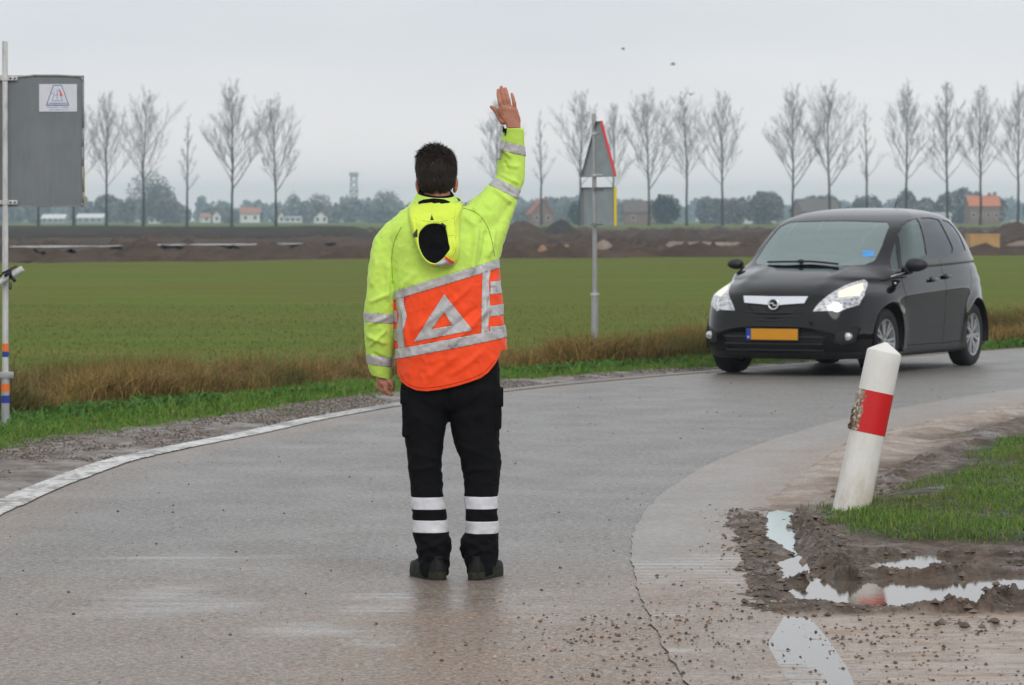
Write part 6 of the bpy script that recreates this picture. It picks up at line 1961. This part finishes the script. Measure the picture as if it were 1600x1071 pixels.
for (x0, s) in ((.86, -1), (.86, 1), (3.5, -1), (3.5, 1)):
    wh = bpy.data.objects.new('wheel', None); COL.objects.link(wh); wh.parent = car
    wh.location = (x0, s * .748, .322); wh.rotation_euler = (0, R(20 * x0), 0 if s < 0 else math.pi)
    if x0 < 1: wh.rotation_euler = (0, R(11), (0 if s < 0 else math.pi) + R(-4))
    for me_, nm in ((me_ty, 'tyre'), (me_ri, 'rim'), (me_di, 'brake_disc')):
        o = bpy.data.objects.new(nm, me_); COL.objects.link(o); o.parent = wh
    # arch liner
    bm = bmesh.new(); vv = []
    for i in range(25):
        a = -.25 + (math.pi + .5) * i / 24
        vv.append([bm.verts.new((x0 + .372 * math.cos(a), s * y, .335 + .372 * math.sin(a))) for y in (.50, .885 if s else 0)])
    for i in range(24): bm.faces.new((vv[i][0], vv[i][1], vv[i + 1][1], vv[i + 1][0]))
    bm.faces.new([v[0] for v in vv])
    mesh_bm('arch_liner', bm, M_DARKP, car)
# ================================================================== BOLLARD AND SIGNS
base = G(1328, 806); topc = W(1385, 535, base.y + .02)
ax = (topc - base); L = ax.length; ax.normalize()
boll = bpy.data.objects.new('bollard', None); COL.objects.link(boll)
boll.location = base; boll.rotation_mode = 'QUATERNION'; _y = ax.cross(Vector((1, 0, 0))).normalized(); _x = _y.cross(ax).normalized()
boll.rotation_quaternion = Matrix((_x, _y, ax)).transposed().to_quaternion()
tag(boll, 'leaning white bollard with a scraped red band in the grass', 'bollard')
k = N('bollard_white_plastic'); p = k.obj()
zz = k.n('ShaderNodeSeparateXYZ'); k.l(p, zz.inputs[0])
dirt = k.math('MULTIPLY', k.ramp(zz.outputs[2], [(0.0, 1.0), (0.25, .5), (0.8, .25)]), k.ramp(k.noise(k.mapv(p, (1, 1, .5)), 9, 6, .7), [(0.35, 0.1), (0.7, 1.0)]))
c = k.mix(dirt, (.80, .80, .77), (.42, .33, .20))
sc_ = k.ramp(k.noise(k.mapv(p, (1, 1, .25)), 40, 5, .8), [(0.68, 0.0), (0.74, 1.0)])
k.set(base=k.mix(k.math('MULTIPLY', sc_, .6), c, (.30, .28, .24)), rough=.42, spec=.4, normal=k.bump(k.noise(p, 18, 4), .08, .004)); M_BW = k.m
k = N('red_band_foil'); p = k.obj()
# scraped left flank
nz = k.noise(p, 26, 5, .75, .6)
xx = k.n('ShaderNodeSeparateXYZ'); k.l(p, xx.inputs[0])
flank = k.math('ADD', k.math('MULTIPLY', xx.outputs[0], -11.0), nz)
scr = k.ramp(flank, [(1.12, 0.0), (1.18, 1.0)]) if False else k.math('GREATER_THAN', flank, 1.13)
c = k.mix(scr, (.62, .008, .010), k.ramp(k.noise(p, 60, 4), [(0.35, (.62, .58, .48)), (0.55, (.22, .13, .07)), (0.7, (.09, .05, .03))]))
k.set(base=c, rough=.35, spec=.5, normal=k.bump(nz, .3, .004)); M_BR = k.m
rb = .0895
def shell(name, levels, mat, parent, kk=64, seed=0, dent=0.0):
    bm = bmesh.new(); prev = None
    for z, r in levels:
        vs = [bm.verts.new(((r + dent * (float(fbm(np.array([a_ * 3.]), np.array([z * 20]), 3, seed)[0]) - .5)) * math.cos(a_), (r + dent * (float(fbm(np.array([a_ * 3.]), np.array([z * 20]), 3, seed)[0]) - .5)) * math.sin(a_), z)) for a_ in np.linspace(0, 2 * math.pi, kk, endpoint=False)]
        if prev:
            for i in range(kk): bm.faces.new((prev[i], prev[(i + 1) % kk], vs[(i + 1) % kk], vs[i]))
        prev = vs
    bm.faces.new(prev); return sharp_by_angle(mesh_bm(name, bm, mat, parent), 25)
zb0, zb1 = L * .478, L * .715
# slanted band like in the photo: a ring square to the post
bodyo = shell('post_body', [(-.15, rb * 1.06), (.0, rb * 1.06), (L * .3, rb * 1.02), (zb0, rb), (zb1, rb), (L * .88, rb * .99), (L * .935, rb * .985), (L * .945, rb * .965), (L * .972, rb * .55), (L * .999, .006)], M_BW, boll)
bm = bmesh.new(); prev = None
for z in np.linspace(zb0, zb1, 14):
    vs = []
    for a_ in np.linspace(0, 2 * math.pi, 96, endpoint=False):
        left = max(0, -math.cos(a_)) ** 6
        n_ = float(fbm(np.array([z * 60]), np.array([a_ * 4]), 4, 6)[0]) - .4
        r = rb + .0018 + left * max(0, n_) * .028
        vs.append(bm.verts.new((r * math.cos(a_), r * math.sin(a_), z)))
    if prev:
        for i in range(96): bm.faces.new((prev[i], prev[(i + 1) % 96], vs[(i + 1) % 96], vs[i]))
    prev = vs
band = mesh_bm('red_band', bm, M_BR, boll)
# torn plastic lump on the left
bm = bmesh.new(); rng = np.random.default_rng(2)
for i in range(9):
    z = zb0 + .01 + i * .011; add_ball(bm, (-rb - .004 + rng.uniform(-.004, .004), -.02 + rng.uniform(-.015, .015), z), (.006 + .006 * rng.random(), .014, .009), None, 8, 6)
mesh_bm('torn_edge', bm, simple('torn_brown_plastic', (.12, .075, .045), .8, .5, 60, bump=.6), boll)

k = N('galvanised_steel'); p = k.obj()
k.set(base=k.ramp(k.noise(k.mapv(p, (1, 1, .3)), 30, 5, .6), [(0.3, (.30, .31, .32)), (0.7, (.45, .46, .47))]), rough=.5, metal=.35, spec=.4); M_GALV = k.m
k = N('pale_painted_tube'); p = k.obj()
k.set(base=k.ramp(k.noise(k.mapv(p, (1, 1, .25)), 25, 5, .7), [(0.28, (.34, .34, .34)), (0.5, (.56, .56, .56)), (0.7, (.64, .64, .64))]), rough=.5, metal=.1); M_TUBE = k.m
k = N('grey_plate_back'); _st = k.noise(k.mapv(k.obj(), (14, 1, 1.2)), 1.6, 5, .65)
k.set(base=k.mix(k.ramp(_st, [(0.45, 0.0), (0.75, .5)]), k.ramp(k.noise(k.obj(), 6, 4), [(0.3, (.14, .158, .172)), (0.7, (.17, .192, .208))]), (.22, .225, .22)), rough=.45, normal=k.bump(k.noise(k.obj(), 4, 3), .1, .01)); M_PLATE = k.m
M_PLATEL = simple('light_plate_back', (.30, .345, .37), .5, .12, 7)
M_EDGE = simple('plate_rim', (.26, .26, .26), .45, .15, 30)
M_YELE = simple('yellow_sign_face', (.75, .55, .02), .4, .05, 5)
M_REDE = simple('red_sign_edge', (.55, .03, .035), .4, .05, 5)
M_WST = simple('white_sticker', (.62, .64, .70), .45, .04, 20)
M_BLUE = simple('blue_print', (.02, .05, .22), .5); M_LBLUE = simple('pale_blue_print', (.15, .24, .48), .5); M_RED = simple('red_print', (.70, .07, .02), .5)
M_OBAND = simple('orange_tape', (.80, .16, .02), .45, .1, 30); M_BBAND = simple('blue_tape', (.01, .04, .28), .45, .15, 30)
M_RUB = simple('black_rubber_strap', (.012, .012, .012), .7)
# --- big grey sign at the left edge
gb = G(8.5, 673); YS = gb.y
sg = empty('road_sign', (gb.x, YS, -.02)); tag(sg, 'big grey sign seen from behind on a pale tube at left edge', 'sign')
def sl(u, v, dy=0): q = W(u, v, YS); return Vector((q.x - gb.x, dy, q.z + .02))
ps = 1 / (FPX / YS)
bm = bmesh.new(); add_cyl(bm, sl(8.5, 676), sl(7.8, 65), 4.9 * ps, 4.4 * ps, 28); pole = sharp_by_angle(mesh_bm('pole', bm, M_TUBE, sg))
bm = bmesh.new(); add_cyl(bm, sl(8.5, 676), sl(8.5, 588), 6.4 * ps, 6.2 * ps, 28); sharp_by_angle(mesh_bm('ground_sleeve', bm, M_GALV, sg))
for v0, v1, m_ in ((537, 549, M_OBAND), (549.5, 558, M_BBAND), (600, 612, M_OBAND), (618, 630, M_BBAND)):
    rr = 5.15 if v0 < 580 else 6.6
    bm = bmesh.new(); add_cyl(bm, sl(8.5, v1), sl(8.5, v0), rr * ps, rr * ps, 28, False); mesh_bm('tape_band', bm, m_, sg)
# plate
bm = bmesh.new(); a, b = sl(-80, 322.5), sl(130.5, 118)
add_box(bm, (a.x, .030, a.z), (b.x, .036, b.z))
plateo = mesh_bm('sign_plate', bm, M_PLATE, sg, False)
def rim(pts, w_=.007, d_=.022, name='plate_rim', mat=M_EDGE, parent=None):
    P = [Vector(q) for q in pts]
    bm = bmesh.new()
    for i in range(len(P) - 1):
        n_ = 4
        add_cyl(bm, P[i], P[i + 1], w_, w_, 8)
    return mesh_bm(name, bm, mat, parent or plateo)
def jig(u, v): return sl(u, v, .026)
rim([jig(-80, 119.5), jig(15, 121), jig(35, 120), jig(52, 118), jig(90, 118), jig(122, 119.5), jig(127, 121)])
rim([jig(127, 121), jig(129.5, 127), jig(129.5, 200), jig(128.6, 230), jig(128.5, 260), jig(129.7, 300), jig(129.2, 318), jig(127, 322.5)])
rim([jig(127, 322.5), jig(60, 323), jig(-80, 323)], .004)
bm = bmesh.new(); a, b = sl(129.3, 320), sl(131.6, 266); add_box(bm, (a.x, .038, a.z), (b.x, .043, b.z)); mesh_bm('yellow_face_edge', bm, M_YELE, plateo, False)
rs = np.random.default_rng(8)
# clamps
for v in (122.5, 316.5):
    bm = bmesh.new(); c = sl(8, v)
    add_cyl(bm, c + Vector((0, 0, -.016)), c + Vector((0, 0, .016)), 6.2 * ps, 6.2 * ps, 24)
    a, b = sl(-10, v + 3.4), sl(27, v - 3.4); add_box(bm, (a.x, .008, a.z), (b.x, .020, b.z), .002)
    cl = sharp_by_angle(mesh_bm('clamp', bm, M_TUBE, sg))
    for u in (16.5, 23):
        bm = bmesh.new(); add_cyl(bm, sl(u, v, -.001), sl(u, v, .010), .0062, k=6); mesh_bm('bolt', bm, M_RUB, cl, False)
bm = bmesh.new(); c = sl(8.5, 586); add_cyl(bm, c + Vector((0, 0, -.024)), c + Vector((0, 0, .022)), 7.4 * ps, 7.4 * ps, 24); a, b = sl(0, 591), sl(22, 581); add_box(bm, (a.x, -.034, a.z), (b.x, -.02, b.z), .003)
cl = sharp_by_angle(mesh_bm('clamp', bm, M_GALV, sg))
bm = bmesh.new(); add_cyl(bm, sl(19, 586, -.045), sl(19, 586, .0), .009, k=6); mesh_bm('bolt', bm, M_GALV, cl, False)
# sticker with printed emblem
a, b = sl(60.5, 174.5), sl(119.5, 131.5)
bm = bmesh.new(); add_box(bm, (a.x, .0265, a.z), (b.x, .0302, b.z)); stk = mesh_bm('sticker', bm, M_WST, plateo, False)
def pr(name, pts, mat, y=.0255, th=.0008):
    bm = bmesh.new(); P = [sl(*q) for q in pts]
    f = [bm.verts.new((q.x, y, q.z)) for q in P]; g = [bm.verts.new((q.x, y + th, q.z)) for q in P]
    bm.faces.new(f); bm.faces.new(g[::-1]); n = len(P)
    for i in range(n): bm.faces.new((f[i], g[i], g[(i + 1) % n], f[(i + 1) % n]))
    bmesh.ops.recalc_face_normals(bm, faces=bm.faces[:]); return bm
def sz(x, y): return (55 + x / 19.47, 125 + y / 19.47)
def stroke(x0, y0, x1, y1, w_, mat=M_BLUE):
    a = Vector(sz(x0, y0)); b = Vector(sz(x1, y1)); d_ = (b - a).normalized(); n_ = Vector((-d_.y, d_.x)) * w_ / 19.47 / 2
    return pr('m', [tuple(a + n_), tuple(b + n_), tuple(b - n_), tuple(a - n_)], mat)
def printed(name, strokes, mat, w_):
    B = bmesh.new()
    for s_ in strokes: bm_join(B, stroke(*s_[:4], s_[4] if len(s_) > 4 else w_))
    return tag(mesh_bm(name, B, mat, stk, False))
printed('emblem_outline', [(540, 165, 325, 780), (545, 165, 800, 165), (795, 165, 1010, 780), (325, 780, 1010, 780)], M_BLUE, 19)
printed('emblem_mark', [(655, 300, 655, 640), (565, 440, 500, 640), (575, 455, 650, 455), (490, 635, 820, 635), (780, 510, 810, 635), (480, 430, 580, 370), (655, 455, 700, 430)], M_LBLUE, 16)
B = pr('m', [sz(695, 290), sz(725, 285), (55 + 800 / 19.47, 125 + 420 / 19.47), sz(820, 500), sz(735, 490), sz(755, 440)], M_RED, .0250); mesh_bm('red_arrow', B, M_RED, stk, False)
tc = bpy.data.curves.new('lettering', 'FONT'); tc.body = 'LAMERINGEN'; tc.size = 4.4 * ps; tc.align_x = 'CENTER'; tc.extrude = .0004; tc.space_character = 1.22
to = bpy.data.objects.new('lettering', tc); COL.objects.link(to); to.parent = stk; q = sl(*sz(668, 752)); to.location = (q.x, .0250, q.z); to.rotation_euler = (math.pi / 2, 0, 0); tc.materials.append(M_BLUE)
_me = bpy.data.meshes.new_from_object(to.evaluated_get(bpy.context.evaluated_depsgraph_get())); _n = bpy.data.objects.new('lettering', _me); COL.objects.link(_n); _n.parent = stk; _n.location = to.location; _n.rotation_euler = to.rotation_euler; bpy.data.objects.remove(to); _n.name = 'lettering'
for (y_, x0, x1, sd) in ((838, 330, 1020, 1), (908, 370, 960, 2)):
    r_ = random.Random(sd); x = x0; st = []
    while x < x1:
        l_ = r_.uniform(10, 26)
        if r_.random() < .82: st.append((x, y_, min(x + l_, x1), y_, 24))
        x += l_ + r_.uniform(5, 14)
    printed('small_print', st, M_LBLUE, 24)
# slanted tube lashed to the pole
tb_ = empty('scaffold_tube', (gb.x, YS - .06, 0)); tag(tb_, 'slanted pale tube lashed across the sign pole at left edge', 'tube')
def tl_(u, v, dy=0): q = W(u, v, YS - .06); return Vector((q.x - gb.x, dy, q.z))
bm = bmesh.new(); add_cyl(bm, tl_(-60, 478), tl_(35.5, 420), 5.1 * ps, 5.1 * ps, 24); sharp_by_angle(mesh_bm('tube', bm, M_TUBE, tb_))
B = bmesh.new()
for (u0, v0, u1, v1, r_) in ((-6, 436, 16, 421, .006), (4, 427, 27, 416, .006), (8, 432, 16, 424, .011), (17, 420, 17, 436, .010), (14, 425, 20, 434, .010), (19, 434, 25, 440, .012), (15.5, 440, 15.5, 452, .004), (18.5, 441, 18, 452, .004), (15.5, 452, 18, 452, .004)):
    add_cyl(B, tl_(u0, v0, -.03), tl_(u1, v1, -.03), r_, r_, 10)
mesh_bm('strap_buckle', B, M_RUB, tb_, True)

# --- post with triangular plate in the middle
gm_ = G(928.5, 569); YM = gm_.y; pm = 1 / (FPX / YM)
sm_ = empty('road_sign', (gm_.x, YM, -.02)); tag(sm_, 'thin grey post with triangular and square plates beyond the road', 'sign')
def ml(u, v, dy=0): q = W(u, v, YM); return Vector((q.x - gm_.x, dy, q.z + .02))
bm = bmesh.new(); add_cyl(bm, ml(929, 571), ml(929.5, 459), 5.6 * pm, 5.4 * pm, 20); sharp_by_angle(mesh_bm('ground_sleeve', bm, M_GALV, sm_))
bm = bmesh.new(); add_cyl(bm, ml(929.5, 461), ml(928.2, 178), 3.7 * pm, 3.4 * pm, 20); sharp_by_angle(mesh_bm('pole', bm, M_GALV, sm_))
bm = bmesh.new(); c = ml(929.5, 460); add_cyl(bm, c - Vector((0, 0, .014)), c + Vector((0, 0, .012)), 6.8 * pm, 6.8 * pm, 20); sharp_by_angle(mesh_bm('collar', bm, M_TUBE, sm_))
# plates turned: right edge nearer to the camera
PA = R(-58)
def plate_obj(name, poly, face_mat, edge_mat, th=.03):
    """poly in plate coordinates (a along the plate, z)"""
    bm = bmesh.new()
    f = [bm.verts.new((a, 0, z)) for a, z in poly]; bm.faces.new(f)
    bmesh.ops.recalc_face_normals(bm, faces=bm.faces[:])
    r_ = bmesh.ops.extrude_face_region(bm, geom=bm.faces[:]); 
    for v in r_['geom']:
        if isinstance(v, bmesh.types.BMVert): v.co.y += .003
    bmesh.ops.recalc_face_normals(bm, faces=bm.faces[:])
    o = mesh_bm(name, bm, M_PLATEL, sm_, False); o.rotation_euler = (0, 0, PA)
    bm = bmesh.new(); n = len(poly)
    cen = Vector((sum(q[0] for q in poly) / n, 0, sum(q[1] for q in poly) / n))
    for i in range(n):   # folded rim
        a = Vector((poly[i][0], 0, poly[i][1])); b = Vector((poly[(i + 1) % n][0], 0, poly[(i + 1) % n][1]))
        q = [a + Vector((0, -.026, 0)), b + Vector((0, -.026, 0)), b + Vector((0, .006, 0)), a + Vector((0, .006, 0))]
        qi = [v + (cen - v) * .012 for v in q]
        fo = [bm.verts.new(v) for v in q]; fi = [bm.verts.new(v) for v in qi]
        bm.faces.new(fo); bm.faces.new(fi[::-1]); bm.faces.new((fo[0], fi[0], fi[1], fo[1]))
    mesh_bm('plate_rim', bm, edge_mat, o, False)
    bm = bmesh.new(); f = [bm.verts.new((a, .0085, z)) for a, z in poly]; bm.faces.new(f)
    bm.faces.ensure_lookup_table(); bm.normal_update()
    if bm.faces[0].normal.y < 0: bm.faces[0].normal_flip()
    mesh_bm('sign_face', bm, face_mat, o, False)
    return o
ca = math.cos(PA)
def pa(u, off=0): return (ml(u, 300).x) / ca
wl, wr = pa(911), pa(961)
zt, zb_ = ml(0, 190).z, ml(0, 277).z
xm_ = (pa(931.5) + pa(939.5)) / 2
tri = plate_obj('triangular_plate', [(wl, zb_), (wr, zb_), (wr, zb_ + .02), (xm_ + .05, zt), (xm_ - .03, zt), (wl, zb_ + .02)], M_REDE, M_EDGE)
sq = plate_obj('square_plate', [(wl, ml(0, 353).z), (wr, ml(0, 353).z), (wr, ml(0, 293).z), (wl, ml(0, 293).z)], M_YELE, M_EDGE)
# coloured outer rims on the near edge
for (nm, pts, mt) in (('red_edge', [(wr + .002, zb_ + .01), (xm_ + .055, zt + .004)], M_REDE), ('yellow_edge', [(wr + .003, ml(0, 353).z), (wr + .003, ml(0, 293).z)], M_YELE)):
    bm = bmesh.new(); a, b = Vector((pts[0][0], 0, pts[0][1])), Vector((pts[1][0], 0, pts[1][1]))
    q = [a + Vector((0, -.026, 0)), b + Vector((0, -.026, 0)), b + Vector((0, .006, 0)), a + Vector((0, .006, 0))]
    f = [bm.verts.new(v) for v in q]; g = [bm.verts.new(v + Vector((.004, 0, 0))) for v in q]
    bm.faces.new(f); bm.faces.new(g[::-1]); [bm.faces.new((f[i], g[i], g[(i + 1) % 4], f[(i + 1) % 4])) for i in range(4)]
    bmesh.ops.recalc_face_normals(bm, faces=bm.faces[:])
    mesh_bm(nm, bm, mt, tri if nm == 'red_edge' else sq, False)
for v in (209, 274, 297, 350):
    c = ml(929, v); bm = bmesh.new(); add_cyl(bm, c - Vector((0, 0, .012)), c + Vector((0, 0, .012)), 5.2 * pm, 5.2 * pm, 16)
    dx = Vector((math.cos(PA), math.sin(PA), 0))
    add_cyl(bm, c - dx * .05, c + dx * .16 * (1 if v != 209 else .5), .011, .011, 8)
    mesh_bm('clamp', bm, M_TUBE if v in (209, 274) else M_EDGE, sm_, False)
# ================================================================== haze: the damp air
hz_m = bpy.data.materials.new('damp_air')
hz_m.use_nodes = True
t = hz_m.node_tree; t.nodes.clear()
ho = t.nodes.new('ShaderNodeOutputMaterial'); pv = t.nodes.new('ShaderNodeVolumePrincipled')
pv.inputs['Color'].default_value = (.66, .85, 1.0, 1)
pv.inputs['Density'].default_value = 0.00034
pv.inputs['Anisotropy'].default_value = 0.65
t.links.new(pv.outputs[0], ho.inputs['Volume'])
bm = bmesh.new(); add_box(bm, (-1100, -60, -2.5), (1100, 3350, 27.5))
hz = mesh_bm('haze', bm, hz_m, smooth=False)
tag(hz, kind='stuff')
